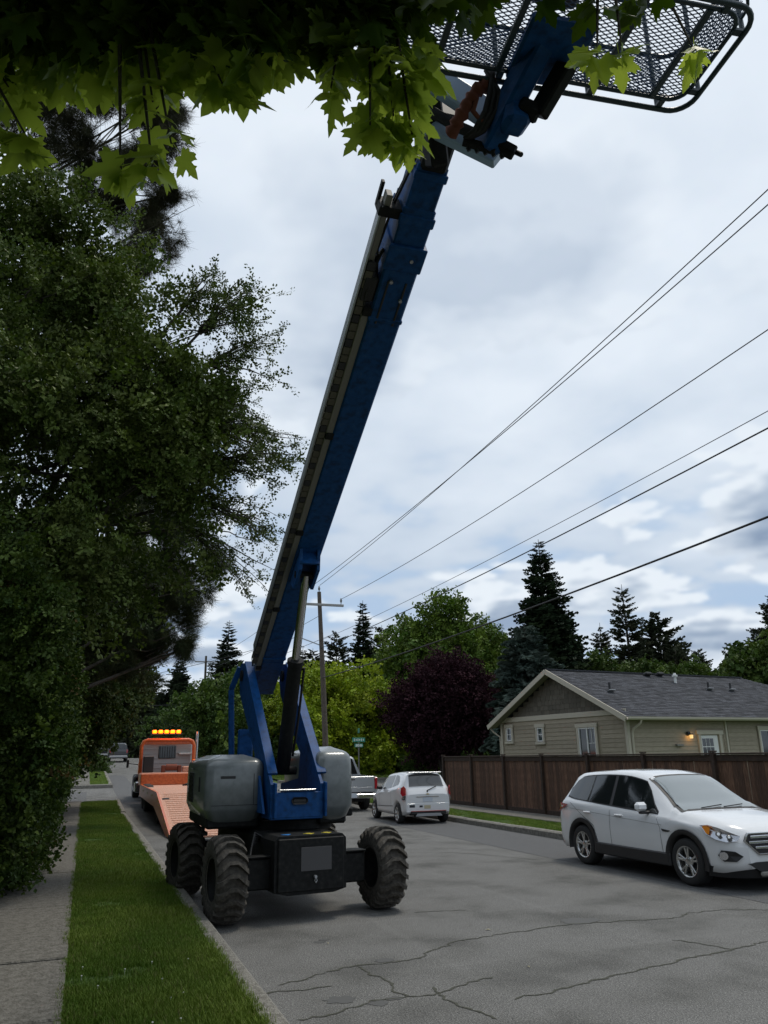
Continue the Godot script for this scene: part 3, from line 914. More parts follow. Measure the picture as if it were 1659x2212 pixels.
	g = G.new(); g.cyl(pw + Vector3(0, -0.05, 0), pw + Vector3(0, 0.28, 0), 0.06, 0.06, 10); g.cyl(pw + Vector3(0, 0.28, 0), pw + Vector3(0, 0.36, 0), 0.12, 0.12, 10); g.cyl(pw + Vector3(0, 0.36, 0), pw + Vector3(0, 0.44, 0), 0.07, 0.05, 10)
	put(g, "flue_pipe", M.trim_white, H)
	for v in [[5.1, 4.1], [5.9, 4.15]]:
		var p: Vector3 = vent_at.call(v[0], v[1])
		g = G.new(); g.cbox(p + nrm * 0.06, Vector3(0.36, 0.12, 0.36), 0.03, Basis(Vector3.RIGHT, -atan(slope))); put(g, "roof_vent", M.black_trim, H)

# ---------------------------------------------------------------- fence along the right pavement, every board its own piece
func make_fence():
	var F := base("board_fence", "tall brown wooden board fence with posts and cap rail beside the white car", "fence", Vector3(13.1, 0, 0))
	var shapes := []
	for k in 5:
		var b := G.new()
		var h := 1.60 + 0.006 * k
		b.cbox(Vector3(0, h * 0.5, 0), Vector3(0.019, h, 0.132 + 0.003 * k), 0.003)
		shapes.append(b.mesh())
	var z := -29.2
	var k := 0
	while z < -6.0:
		inst(shapes[rng.randi_range(0, 4)], "fence_board", M["fence_board_%d" % rng.randi_range(0, 5)], F, Transform3D(Basis(Vector3.RIGHT, rng.randf_range(-0.004, 0.004)), Vector3(rng.randf_range(-0.004, 0.004), 0.12, z)))
		z += 0.148
		k += 1
	var zp := -29.3
	while zp < -5.0:
		var g := G.new()
		g.cbox(Vector3(-0.045, 0.95, zp), Vector3(0.1, 1.8, 0.1), 0.006)
		put(g, "post", M.fence_rail, F)
		g = G.new()
		g.cbox(Vector3(-0.045, 1.87, zp), Vector3(0.13, 0.03, 0.13), 0.008)
		put(g, "post_cap", M.fence_rail, F)
		for y in [0.2, 1.73]:
			g = G.new(); g.cbox(Vector3(-0.022, y, zp + 1.22), Vector3(0.035, 0.13, 2.3), 0.004); put(g, "rail", M.fence_rail, F)
		g = G.new(); g.cbox(Vector3(-0.01, 1.82, zp + 1.22), Vector3(0.14, 0.035, 2.32), 0.005); put(g, "cap_rail", M.fence_rail, F)
		zp += 2.44
	# return of the fence to the house side
	var R := base("board_fence", "short run of brown fence turning the corner towards the house", "fence", Vector3(13.1, 0, -29.4))
	var x := 0.1
	while x < 5.6:
		inst(shapes[rng.randi_range(0, 4)], "fence_board", M["fence_board_%d" % rng.randi_range(0, 5)], R, Transform3D(Basis(Vector3.UP, PI * 0.5), Vector3(x, 0.1, 0)))
		x += 0.148
	var g2 := G.new(); g2.cbox(Vector3(2.8, 1.8, 0.0), Vector3(5.6, 0.035, 0.14), 0.005); put(g2, "cap_rail", M.fence_rail, R)
	g2 = G.new(); g2.cbox(Vector3(2.8, 1.7, -0.03), Vector3(5.6, 0.12, 0.035), 0.005); put(g2, "rail", M.fence_rail, R)

# ---------------------------------------------------------------- foliage
# a twig with leaves along it: leaf = length of a leaf, size 1 = twig length
func spray(leaves: int, leaf: float, twig: float, sd: int, wide := 0.45) -> ArrayMesh:
	var r := RandomNumberGenerator.new(); r.seed = sd
	var g := G.new()
	g.sm(false)
	var bend := Vector3(r.randf_range(-0.3, 0.3), r.randf_range(-0.35, 0.1), 0)
	var along := func(t: float) -> Vector3: return Vector3(0, 0, t * twig) + bend * t * t * twig
	for i in 3:
		var a: Vector3 = along.call(i / 3.0); var b: Vector3 = along.call((i + 1) / 3.0)
		var w := leaf * 0.05
		g.tri(a + Vector3(w, 0, 0), a - Vector3(w, 0, 0), b); g.tri(a + Vector3(0, w, 0), a - Vector3(0, w, 0), b)
	for i in leaves:
		var t := r.randf_range(0.1, 1.0)
		var o: Vector3 = along.call(t)
		o += Vector3(r.randf_range(-1, 1), r.randf_range(-1, 1), r.randf_range(-1, 1)) * leaf * 0.9
		var dir := Vector3(r.randf_range(-1, 1), r.randf_range(-0.9, 0.5), r.randf_range(-0.2, 1)).normalized()
		var side := dir.cross(Vector3(r.randf_range(-0.5, 0.5), 1, r.randf_range(-0.5, 0.5))).normalized()
		var nn := side.cross(dir)
		var l := leaf * r.randf_range(0.7, 1.2)
		var m := o + dir * l * 0.45
		var tip := o + dir * l - nn * l * 0.15
		var p := m + side * l * wide + nn * l * 0.1; var q := m - side * l * wide + nn * l * 0.1
		g.tri(o, p, tip); g.tri(o, tip, q)
	return g.mesh()

# one conifer bough, length 1 along z: side twigs of narrow needle blades
func bough(sd: int, dens: int, drop := 0.25, blade := 0.05) -> ArrayMesh:
	var r := RandomNumberGenerator.new(); r.seed = sd
	var g := G.new()
	g.sm(false)
	g.tri(Vector3(0.012, 0, 0), Vector3(-0.012, 0, 0), Vector3(0, -drop * 0.5, 1))
	g.tri(Vector3(0, 0.012, 0), Vector3(0, -0.012, 0), Vector3(0, -drop * 0.5, 1))
	for i in dens:
		var t := r.randf_range(0.12, 1.0)
		var o := Vector3(0, -drop * t * t * 0.5, t)
		var s := 1.0 if i % 2 == 0 else -1.0
		var l := (0.42 * (1.05 - t) + 0.12) * r.randf_range(0.7, 1.2)
		var dir := Vector3(s * r.randf_range(0.4, 1.0), r.randf_range(-0.5, 0.25), r.randf_range(0.2, 0.9)).normalized()
		var w := dir.cross(Vector3(r.randf_range(-0.6, 0.6), 1, r.randf_range(-0.6, 0.6))).normalized() * blade
		var e := o + dir * l
		g.tri(o - w * 0.4, o + dir * l * 0.5 + w, e)
		g.tri(o + w * 0.4, o + dir * l * 0.5 - w, e)
		var w2 := w.cross(dir).normalized() * blade * 0.8
		g.tri(o, o + dir * l * 0.6 + w2, e); g.tri(o, o + dir * l * 0.6 - w2, e)
	return g.mesh()

func tint(a: Color, b: Color, spread := 0.25) -> Color:
	var c := a.lerp(b, rng.randf())
	var k := 1.0 + rng.randf_range(-spread, spread)
	return Color(c.r * k, c.g * k, c.b * k)

var gapn: FastNoiseLite
# leaf sprays through a set of lobes [centre, radius (Vector3)], with gaps from a noise field
func fill_lobes(lobes: Array, count: int, size: float, ca: Color, cb: Color, gap := -0.12, droop := 0.35, shell := 0.45, freq := 0.5) -> Array:
	var xs := []; var cs := []
	var total := 0.0
	var cum := []
	for l in lobes:
		total += l[1].x * l[1].y + l[1].z * l[1].y + l[1].x * l[1].z
		cum.append(total)
	var tries := 0
	while xs.size() < count and tries < count * 4:
		tries += 1
		var pick := rng.randf() * total
		var i := 0
		while cum[i] < pick: i += 1
		var dir := Vector3(rng.randfn(), rng.randfn(), rng.randfn()).normalized()
		var rad := pow(rng.randf(), shell)
		# ragged outline: the lobe's reach varies with direction
		var reach: float = 0.86 + 0.3 * gapn.get_noise_3dv(lobes[i][0] * 3.0 + dir * 2.2)
		var p: Vector3 = lobes[i][0] + dir * lobes[i][1] * rad * reach
		if gapn.get_noise_3dv(p * freq * 6.0) < gap: continue
		var out := (dir + Vector3(rng.randf_range(-0.5, 0.5), rng.randf_range(-0.5, 0.4) - droop, rng.randf_range(-0.5, 0.5))).normalized()
		var upv := Vector3.UP if absf(out.y) < 0.95 else Vector3.RIGHT
		var b := Basis.looking_at(-out, upv) * Basis(Vector3(0, 0, 1), rng.randf() * TAU)
		xs.append(Transform3D(b.scaled(Vector3.ONE * size * rng.randf_range(0.7, 1.35)), p))
		cs.append(tint(ca, cb))
	return [xs, cs]

func limbs(g: G, trunk: Array, radii: Array, lobes: Array, thin := 0.3):
	g.tube(trunk, radii, 9)
	for l in lobes:
		# leave the trunk below the lobe and curve into it
		var best := 0
		for i in trunk.size():
			if trunk[i].y < l[0].y - 0.3: best = i
		var o: Vector3 = trunk[best]
		var r0: float = radii[best] * 0.5
		var m := o.lerp(l[0], 0.55) + Vector3(0, -0.12 * o.distance_to(l[0]), 0)
		g.tube([o, m, l[0]], [r0, r0 * 0.7, r0 * thin], 6)
		for k in 4:
			var e: Vector3 = l[0] + Vector3(rng.randf_range(-1, 1), rng.randf_range(-0.5, 0.9), rng.randf_range(-1, 1)) * l[1] * 0.8
			g.tube([m.lerp(l[0], 0.3 + 0.2 * k), m.lerp(e, 0.6), e], [r0 * 0.4, r0 * 0.25, r0 * 0.06], 5)

func broadleaf(called: String, label: String, foot: Vector3, tall: float, girth: float, lobes: Array, count: int, mesh: ArrayMesh, size: float, ca: Color, cb: Color, group := "", m := "leaf", gap := -0.12, droop := 0.35, shell := 0.45):
	var t := base(called, label, "tree", foot, 0.0, group)
	var loc := []
	for l in lobes: loc.append([l[0] - foot, l[1] if l[1] is Vector3 else Vector3.ONE * l[1]])
	var g := G.new()
	var tr := []; var rr := []
	for i in 6:
		tr.append(Vector3(0.12 * sin(i * 1.7 + foot.x), tall * i / 5.0 - (0.2 if i == 0 else 0.0), 0.12 * cos(i * 2.1 + foot.z)))
		rr.append(girth * lerpf(1.0, 0.3, i / 5.0))
	limbs(g, tr, rr, loc)
	put(g, "trunk", M.bark, t)
	var r := fill_lobes(loc, count, size, ca, cb, gap, droop, shell)
	var cr := scatter(mesh, "crown", M[m], t, r[0], r[1])
	cr.set_meta("kind", "stuff")
	return t

func conifer(called: String, label: String, foot: Vector3, tall: float, wide: float, mesh: ArrayMesh, ca: Color, cb: Color, group := "", bare := 0.1, sparse := 1.0, lift := 0.0, shape := 0.85):
	var t := base(called, label, "tree", foot, 0.0, group)
	var g := G.new()
	var lean := Vector3(rng.randf_range(-0.02, 0.02), 0, rng.randf_range(-0.02, 0.02)) * tall
	g.tube([Vector3(0, -0.3, 0), Vector3(0, tall * 0.5, 0) + lean * 0.4, Vector3(0, tall, 0) + lean], [tall * 0.016 + 0.05, tall * 0.009 + 0.03, 0.02], 7)
	put(g, "trunk", M.bark, t)
	var xs := []; var cs := []
	var y := tall * bare
	var gap_run := 0.0
	while y < tall * 0.985:
		var f := 1.0 - y / tall
		var R := wide * pow(f, shape) * (1.0 if f < 0.8 else lerpf(1.0, 0.75, (f - 0.8) * 5.0))
		var n := int(ceil(lerpf(4.0, 8.0, minf(f * 1.6, 1.0)) * sparse))
		var a0 := rng.randf() * TAU
		for i in n:
			if rng.randf() < 0.12: continue
			var a := a0 + TAU * i / n + rng.randf_range(-0.35, 0.35)
			var L := R * rng.randf_range(0.62, 1.18) + 0.12
			var slope := lerpf(-0.25, 0.45, 1.0 - f) + lift + rng.randf_range(-0.12, 0.12)
			var out := Vector3(cos(a), slope, sin(a)).normalized()
			xs.append(Transform3D(Basis.looking_at(-out, Vector3.UP).scaled(Vector3(L * 0.9 + 0.15, L, L) ), Vector3(0, y + rng.randf_range(-0.1, 0.1), 0) + lean * (y / tall)))
			cs.append(tint(ca, cb, 0.3))
		y += maxf(tall * 0.022, 0.16) * rng.randf_range(0.7, 1.25) / sqrt(sparse)
	var cr := scatter(mesh, "crown", M.needle, t, xs, cs)
	cr.set_meta("kind", "stuff")
	return t

# ragged long-needled pine: tufts gathered on limbs
func pine(called: String, label: String, foot: Vector3, tall: float, lobes: Array, mesh: ArrayMesh, count: int, size: float, ca: Color, cb: Color, girth := 0.25, gap := 0.0):
	var t := base(called, label, "tree", foot)
	var loc := []
	for l in lobes: loc.append([l[0] - foot, l[1] if l[1] is Vector3 else Vector3.ONE * l[1]])
	var g := G.new()
	var tr := []; var rr := []
	for i in 7:
		tr.append(Vector3(0.1 * sin(i * 1.3), tall * i / 6.0 - (0.2 if i == 0 else 0.0), 0.1 * cos(i)))
		rr.append(girth * lerpf(1.0, 0.2, i / 6.0))
	limbs(g, tr, rr, loc, 0.35)
	put(g, "trunk", M.bark, t)
	var r := fill_lobes(loc, count, size, ca, cb, gap, 0.0, 0.6, 0.6)
	var cr := scatter(mesh, "crown", M.needle, t, r[0], r[1])
	cr.set_meta("kind", "stuff")

func needle_tuft(n: int, sd: int, w := 0.012) -> ArrayMesh:
	var r := RandomNumberGenerator.new(); r.seed = sd
	var g := G.new()
	g.sm(false)
	for i in n:
		var dir := Vector3(r.randfn() * 0.6, r.randfn() * 0.6, r.randf_range(0.1, 1.0)).normalized()
		var o := Vector3(0, 0, r.randf_range(-0.9, 0.2))
		var s := dir.cross(Vector3(r.randfn(), r.randfn(), r.randfn())).normalized() * w
		g.tri(o - s, o + s, o + dir * r.randf_range(0.5, 1.0))
	g.tri(Vector3(0.015, 0, -1.2), Vector3(-0.015, 0, -1.2), Vector3(0, 0, 0.2))
	return g.mesh()

func maple_leaf(sd: int) -> ArrayMesh:
	var r := RandomNumberGenerator.new(); r.seed = sd
	# half outline from the stalk to the tip, in units of leaf width ~1
	var half := [Vector2(0.0, 0.0), Vector2(0.16, -0.10), Vector2(0.30, -0.12), Vector2(0.30, 0.0), Vector2(0.47, 0.03), Vector2(0.38, 0.15), Vector2(0.54, 0.30), Vector2(0.60, 0.43), Vector2(0.45, 0.41), Vector2(0.44, 0.54), Vector2(0.31, 0.45), Vector2(0.19, 0.42), Vector2(0.20, 0.56), Vector2(0.28, 0.66), Vector2(0.17, 0.68), Vector2(0.13, 0.80), Vector2(0.0, 1.0)]
	var pts := []
	for p in half: pts.append(p)
	for i in range(half.size() - 2, 0, -1): pts.append(Vector2(-half[i].x, half[i].y))
	var curl := r.randf_range(0.12, 0.4)
	var fold := r.randf_range(0.1, 0.35)
	var lift := func(p: Vector2) -> Vector3: return Vector3(p.x, -fold * absf(p.x) * 0.9 - curl * p.y * p.y * 0.5 + 0.05 * sin(p.x * 9.0 + sd), p.y)
	var pv := PackedVector2Array()
	for p in pts: pv.append(p * Vector2(1.0 + 0.08 * sin(sd + p.y * 5.0), 1.0))
	var g := G.new()
	g.sm(true)
	# split along the midrib so that the blade folds there
	for side in [1.0, -1.0]:
		var hv := PackedVector2Array()
		for p in half: hv.append(Vector2(p.x * side, p.y))
		var t := Geometry2D.triangulate_polygon(hv)
		for i in range(0, t.size(), 3): g.otri(lift.call(hv[t[i]]), lift.call(hv[t[i + 1]]), lift.call(hv[t[i + 2]]), Vector3.UP)
	g.sm(false)
	g.tri(Vector3(0.012, 0, 0), Vector3(-0.012, 0, 0), Vector3(0.02, 0.12, -0.55)); g.tri(Vector3(0.012, 0, 0), Vector3(0.02, 0.12, -0.55), Vector3(0.035, 0.11, -0.55))
	return g.mesh()

func lobe(px: float, py: float, depth: float, r, sy := 1.0) -> Array:
	return [at(px, py, depth), Vector3(r, r * sy, r)]

func on_ground(p: Vector3) -> Vector3:
	return Vector3(p.x, rise(p.z), p.z)

func make_trees():
	gapn = FastNoiseLite.new(); gapn.seed = 77; gapn.frequency = 0.22; gapn.fractal_octaves = 3
	var fine := spray(26, 0.075, 0.55, 1)
	var mid := spray(30, 0.10, 0.8, 2)
	var big := spray(26, 0.22, 1.1, 3)
	var huge := spray(26, 0.34, 1.5, 4)
	var needles := needle_tuft(44, 5, 0.013)
	var bg := bough(6, 46)
	var bg_flat := bough(7, 60, 0.35, 0.04)
	make_hedge(fine)
	# tall wispy broadleaf over the pavement
	var A := [lobe(250, 790, 15, 2.0), lobe(110, 580, 15, 1.7), lobe(40, 800, 14, 2.2), lobe(330, 820, 15.5, 1.5), lobe(400, 790, 15.5, 0.9), lobe(300, 950, 15, 1.9), lobe(130, 950, 14, 2.4), lobe(385, 960, 15, 1.05), lobe(120, 1120, 14, 2.3), lobe(260, 1130, 14.5, 1.7), lobe(40, 520, 15, 1.4), lobe(190, 560, 15.5, 1.2), lobe(250, 660, 15.3, 1.1), lobe(350, 720, 15.5, 0.9), lobe(470, 705, 15.6, 0.55)]
	broadleaf("street_tree", "tall leafy tree overhanging the pavement behind the hedge", Vector3(-3.2, 0.1, -14.5), 8.5, 0.24, A, 5600, fine, 1.05, Color(0.06, 0.095, 0.018), Color(0.12, 0.15, 0.036), "", "leaf", 0.03, 0.3, 0.6)
	make_wispy(fine)
	# dark pines behind
	pine("pine_tree", "tall dark pine with brownish twigs rising above the leafy street tree", Vector3(-5.2, 0.05, -20.0), 19.0, [lobe(330, 330, 21, 1.3), lobe(280, 250, 21, 1.4), lobe(340, 480, 21, 1.1), lobe(370, 420, 21, 0.7), lobe(320, 570, 21, 0.9), lobe(200, 320, 21, 1.6), lobe(60, 230, 21, 1.6), lobe(140, 200, 21, 1.5), lobe(360, 230, 21, 0.8), lobe(250, 420, 21, 1.3)], needles, 4400, 0.27, Color(0.03, 0.036, 0.018), Color(0.065, 0.056, 0.032), 0.3, 0.13)
	pine("pine_tree", "dark shaggy pine hanging low over the far pavement", Vector3(-3.4, 0.05, -24.0), 12.0, [lobe(300, 1080, 24, 1.8), lobe(380, 1130, 24, 1.5), lobe(330, 1220, 24, 1.9), lobe(400, 1260, 24, 1.4), lobe(300, 1320, 24, 1.7), lobe(370, 1350, 24, 1.2), lobe(250, 1400, 24, 1.5), lobe(450, 1210, 24, 0.9), lobe(400, 1400, 24, 0.5), lobe(310, 1440, 24, 1.0), lobe(220, 1250, 24, 1.7)], needles, 7000, 0.30, Color(0.024, 0.038, 0.016), Color(0.055, 0.062, 0.024), 0.24, 0.06)
	# cedar-like mass over the far pavement
	var C := [lobe(140, 1420, 27, 2.2), lobe(185, 1490, 29, 1.6), lobe(110, 1550, 29, 1.8), lobe(220, 1440, 30, 1.6), lobe(130, 1590, 33, 1.2), lobe(60, 1350, 24, 2.2)]
	broadleaf("yard_tree", "dense dark yard tree behind the far end of the hedge", Vector3(-5.0, 0.1, -28.0), 5.5, 0.2, C, 4200, mid, 1.15, Color(0.03, 0.055, 0.013), Color(0.06, 0.085, 0.02))
	make_maple()
	# far end of the street
	var far_group := "trees at the far end of the street"
	for q in [[490, 1340, 82, 4.0, 1.0], [390, 1415, 112, 5.0, 1.1]]:
		var top := at(q[0], q[1], q[2])
		var f := on_ground(top)
		conifer("fir_tree", "tall dark fir standing alone beyond the orange truck" if q[0] == 490 else "dark conical fir behind the truck's lamps", f, top.y - f.y, q[3], bg, Color(0.02, 0.034, 0.02), Color(0.045, 0.06, 0.03), "", 0.1, q[4])
	for q in [[320, 1445, 150, 7.5], [285, 1480, 158, 7.0], [350, 1490, 125, 5.0], [440, 1470, 95, 4.0], [650, 1395, 84, 3.2], [235, 1500, 160, 7.5]]:
		var top := at(q[0], q[1], q[2])
		var f := on_ground(top)
		conifer("fir_tree", "far conifer closing the end of the street", f, top.y - f.y, q[3], bg, Color(0.03, 0.043, 0.022), Color(0.058, 0.064, 0.032), far_group, 0.05, 1.1)
	var far_leaf := [[105, 1540, 62, 3.4, 0.03, "broad dark tree shading the far pavement"], [150, 1550, 84, 4.0, 0.04, "round green tree left of the far pavement"], [262, 1585, 156, 7.0, 0.06, "light green tree closing the road behind the dark parked car"], [500, 1545, 66, 3.2, 0.05, "bushy green tree behind the truck's cab"], [530, 1560, 62, 3.0, 0.05, "bushy tree beside the orange warning sign"], [425, 1560, 92, 4.0, 0.04, "dark bushy tree above the truck's lamps"], [335, 1585, 148, 7.0, 0.05, "distant tree at the end of the road"], [575, 1590, 58, 2.2, 0.06, "low green tree behind the boom lift hood"], [375, 1580, 118, 5.0, 0.04, "dark leafy tree between the far firs"], [205, 1590, 165, 6.0, 0.04, "distant tree above the far pavement"]]
	for q in far_leaf:
		var c := at(q[0], q[1], q[2])
		var f := on_ground(c)
		var ls := []
		for k in 7: ls.append([c + Vector3(rng.randf_range(-1, 1), rng.randf_range(-0.9, 0.7), rng.randf_range(-1, 1)) * q[3] * 0.75, Vector3.ONE * q[3] * rng.randf_range(0.5, 0.75)])
		broadleaf("yard_tree", q[5], f, maxf(c.y - f.y, 1.5), 0.22, ls, 900, big, 1.0, Color(0.035, 0.07, 0.015), Color(0.04 + q[4], 0.085 + q[4], 0.025), far_group)
	# right side, beyond the crossing
	var around := func(c: Vector3, r: float, n: int, flat := 0.8) -> Array:
		var ls := []
		for k in n: ls.append([c + Vector3(rng.randf_range(-1, 1), rng.randf_range(-1, 0.85) * flat, rng.randf_range(-1, 1)) * r * 0.72, Vector3(1, flat, 1) * r * rng.randf_range(0.38, 0.6)])
		return ls
	var yc := at(715, 1540, 54)
	broadleaf("maple_tree", "bright yellow-green maple behind the wooden utility pole", on_ground(yc), yc.y - 0.5, 0.2, around.call(yc, 3.3, 14, 1.05), 2800, big, 0.85, Color(0.13, 0.20, 0.010), Color(0.28, 0.33, 0.018))
	yc = at(815, 1560, 56)
	broadleaf("maple_tree", "smaller yellow-green maple beside the street name sign", on_ground(yc), yc.y - 0.5, 0.16, around.call(yc, 2.4, 10, 1.05), 1600, big, 0.8, Color(0.12, 0.185, 0.010), Color(0.25, 0.30, 0.018))
	yc = at(640, 1545, 58)
	broadleaf("maple_tree", "green maple seen through the boom lift's blue arms", on_ground(yc), yc.y - 0.5, 0.16, around.call(yc, 2.7, 10, 1.1), 1700, big, 0.8, Color(0.11, 0.175, 0.010), Color(0.24, 0.28, 0.018))
	yc = at(950, 1530, 49)
	broadleaf("plum_tree", "round dark purple-leaved plum tree beyond the fence corner", on_ground(yc), yc.y - 1.2, 0.2, around.call(yc, 2.7, 22, 1.02), 4400, mid, 1.35, Color(0.020, 0.010, 0.013), Color(0.045, 0.020, 0.026), "", "purple_leaf", -0.3, 0.0, 0.5)
	yc = at(975, 1400, 62)
	broadleaf("oak_tree", "large rounded green tree behind the purple plum", on_ground(yc), yc.y - 1.0, 0.3, around.call(yc + Vector3(0, -0.6, 0), 4.0, 18, 1.0) + [[at(960, 1325, 62), Vector3(1.3, 1.2, 1.3)], [at(900, 1420, 62), Vector3.ONE * 1.2], [at(1040, 1400, 62), Vector3.ONE * 1.6]], 4200, big, 0.95, Color(0.06, 0.115, 0.018), Color(0.12, 0.17, 0.025))
	# conifers on the right: [px, py of the top, depth, half width, label]
	var con := [[785, 1297, 76, 2.7, "dark narrow spruce left of the purple plum", 1.25, 0.0], [1165, 1165, 66, 4.6, "tallest dark spruce towering over the house roof", 1.35, 0.0], [1230, 1330, 74, 3.6, "broad dark fir leaning on the tallest spruce", 1.2, 0.0]]
	for q in con:
		var top := at(q[0], q[1], q[2])
		var f := on_ground(top)
		conifer("spruce_tree", q[4], f, top.y - f.y, q[3], bg, Color(0.016, 0.032, 0.016), Color(0.036, 0.056, 0.022), "", 0.06, q[5], q[6], 0.75)
	var thin := [[830, 1350, 80, 2.6, "thin grey-green pine right of the narrow spruce"], [725, 1365, 82, 2.8, "thin pine half hidden behind the utility pole"], [680, 1400, 84, 2.5, "small pine behind the pole's crossarm bracket"], [1290, 1345, 88, 2.3, "slim young pine left of the tall open pine"], [1345, 1262, 84, 2.6, "tall open-branched pine above the roof ridge"], [1415, 1325, 86, 4.2, "broad pine right of the tall open pine"], [1455, 1400, 80, 3.2, "dark low pine behind the white flue pipe"], [1505, 1402, 88, 2.6, "small pine above the roof's vent pipes"], [1580, 1387, 90, 2.6, "pointed pine above the end of the roof"], [1632, 1355, 92, 3.2, "pine near the end of the roof ridge"], [1665, 1285, 84, 3.4, "tall pine cut by the edge of the roof's hip"]]
	for q in thin:
		var top := at(q[0], q[1], q[2])
		var f := on_ground(top)
		conifer("pine_tree", q[4], f, top.y - f.y, q[3] * 1.3, bg, Color(0.034, 0.046, 0.026), Color(0.075, 0.082, 0.045), "pines behind the house", 0.2, 0.62, 0.2, 0.5)
	# blue cedar
	var ct := at(1128, 1345, 45)
	conifer("cedar_tree", "blue-grey cedar with layered drooping boughs beside the house gable", on_ground(ct), ct.y - 0.3, 3.3, bg_flat, Color(0.06, 0.092, 0.075), Color(0.12, 0.15, 0.125), "", 0.06, 1.1, -0.25, 0.55)
	# lower greenery that closes the gaps behind the roofs
	for q in [[1320, 1478, 72, 2.0, "green shrubby tree behind the roof's left half"], [1400, 1482, 70, 1.8, "green tree behind the roof ridge"], [1480, 1485, 76, 1.9, "low tree behind the flue pipe"], [1555, 1480, 74, 2.0, "green tree behind the vent pipes"], [1655, 1440, 44, 1.5, "green tree rising over the end of the roof"], [1265, 1465, 68, 2.0, "dark tree between spruce and roof"], [1080, 1450, 66, 3.2, "green tree between plum and cedar"], [870, 1440, 70, 2.2, "green tree between spruce and plum"], [760, 1590, 60, 2.6, "dark shrub behind the street name sign"], [860, 1610, 58, 2.6, "dark shrub left of the purple plum"], [690, 1610, 60, 2.4, "dark shrub behind the utility pole"], [1040, 1600, 58, 3.0, "dark shrub right of the plum's trunk"], [1110, 1580, 60, 3.4, "dark shrub behind the fence corner"], [550, 1620, 60, 2.4, "dark shrub behind the lift's left hood"], [480, 1625, 64, 2.4, "dark shrub beside the far pole"], [350, 1620, 128, 4.0, "far shrub at the end of the road"], [430, 1620, 90, 3.0, "far shrub right of the truck"]]:
		var c := at(q[0], q[1], q[2])
		var f := on_ground(c)
		broadleaf("yard_tree", q[4], f, maxf(c.y - f.y, 0.8), 0.15, around.call(c, q[3], 8, 0.9), 750, big, 0.95, Color(0.035, 0.068, 0.014), Color(0.085, 0.12, 0.025), "greenery behind the houses")
	# shrub and saplings on the far verge, round bush by the plum
	for q in [[213, 1662, 60, 0.7, "leafy young shrub on the far verge"], [222, 1640, 58, 0.5, "upright young shrub on the far verge"], [1010, 1662, 46, 0.75, "round clipped bush on the lawn under the plum"], [905, 1645, 50, 1.0, "dark clipped hedge bush near the street sign"]]:
		var c := at(q[0], q[1], q[2])
		var f := on_ground(c)
		broadleaf("garden_shrub", q[4], f, 0.4, 0.05, around.call(f + Vector3(0, q[3] * 0.8, 0), q[3], 6, 0.9), 160, mid, 0.8, Color(0.045, 0.085, 0.015), Color(0.075, 0.115, 0.025))

# slender tree whose long twigs trail out over the street with small sparse leaves
func make_wispy(mesh: ArrayMesh):
	var foot := Vector3(-2.4, 0.1, -16.5)
	var t := base("street_tree", "slender tree with drooping open twigs reaching towards the blue boom", "tree", foot)
	var g := G.new()
	var crotch := Vector3(0.3, 4.6, 0.2)
	g.tube([Vector3(0, -0.2, 0), Vector3(0.05, 2.4, 0), crotch, Vector3(0.7, 7.0, 0.4)], [0.17, 0.15, 0.12, 0.06], 9)
	put(g, "trunk", M.bark, t)
	var xs := []; var cs := []
	# main limbs: from the trunk to where the twigs fan out, and the side the fan points to
	for q in [[430, 720, 590, 640, 9], [450, 790, 600, 760, 9], [430, 870, 600, 870, 9], [450, 930, 640, 950, 12], [440, 1010, 640, 1020, 12], [420, 1080, 600, 1130, 10], [400, 1140, 580, 1230, 8], [400, 660, 500, 590, 6]]:
		var hub := at(q[0], q[1], 15.4) - foot
		g = G.new()
		g.tube([crotch, crotch.lerp(hub, 0.5) + Vector3(0, 0.5, 0), hub], [0.08, 0.05, 0.028], 6)
		for k in int(q[4]):
			var e := at(q[2] + rng.randf_range(-75, 20), q[3] + rng.randf_range(-55, 75), 15.2 + rng.randf_range(-1.2, 1.2)) - foot
			var m := hub.lerp(e, 0.5) + Vector3(0, rng.randf_range(0.08, 0.3), 0)
			var pts := []
			for i in 9:
				var s := i / 8.0
				pts.append(hub.lerp(m, s).lerp(m.lerp(e, s), s) + Vector3(rng.randf_range(-0.03, 0.03), rng.randf_range(-0.03, 0.03), 0))
			g.tube(pts, [0.026, 0.022, 0.019, 0.016, 0.013, 0.011, 0.009, 0.007, 0.004], 4)
			for i in range(1, 9):
				for n in (2 if i > 2 and i % 2 else 1):
					var p: Vector3 = pts[i].lerp(pts[i - 1], rng.randf())
					var out: Vector3 = ((pts[i] - pts[i - 1]).normalized() * 0.6 + Vector3(rng.randf_range(-1, 1), rng.randf_range(-0.9, 0.7), rng.randf_range(-1, 1))).normalized()
					xs.append(Transform3D((Basis.looking_at(-out, Vector3.UP) * Basis(Vector3(0, 0, 1), rng.randf() * TAU)).scaled(Vector3.ONE * rng.randf_range(0.45, 0.85)), p))
					cs.append(tint(Color(0.05, 0.08, 0.018), Color(0.10, 0.125, 0.032), 0.3))
		put(g, "limb", M.bark, t)
	var cr := scatter(mesh, "crown", M.leaf, t, xs, cs)
	cr.set_meta("kind", "stuff")

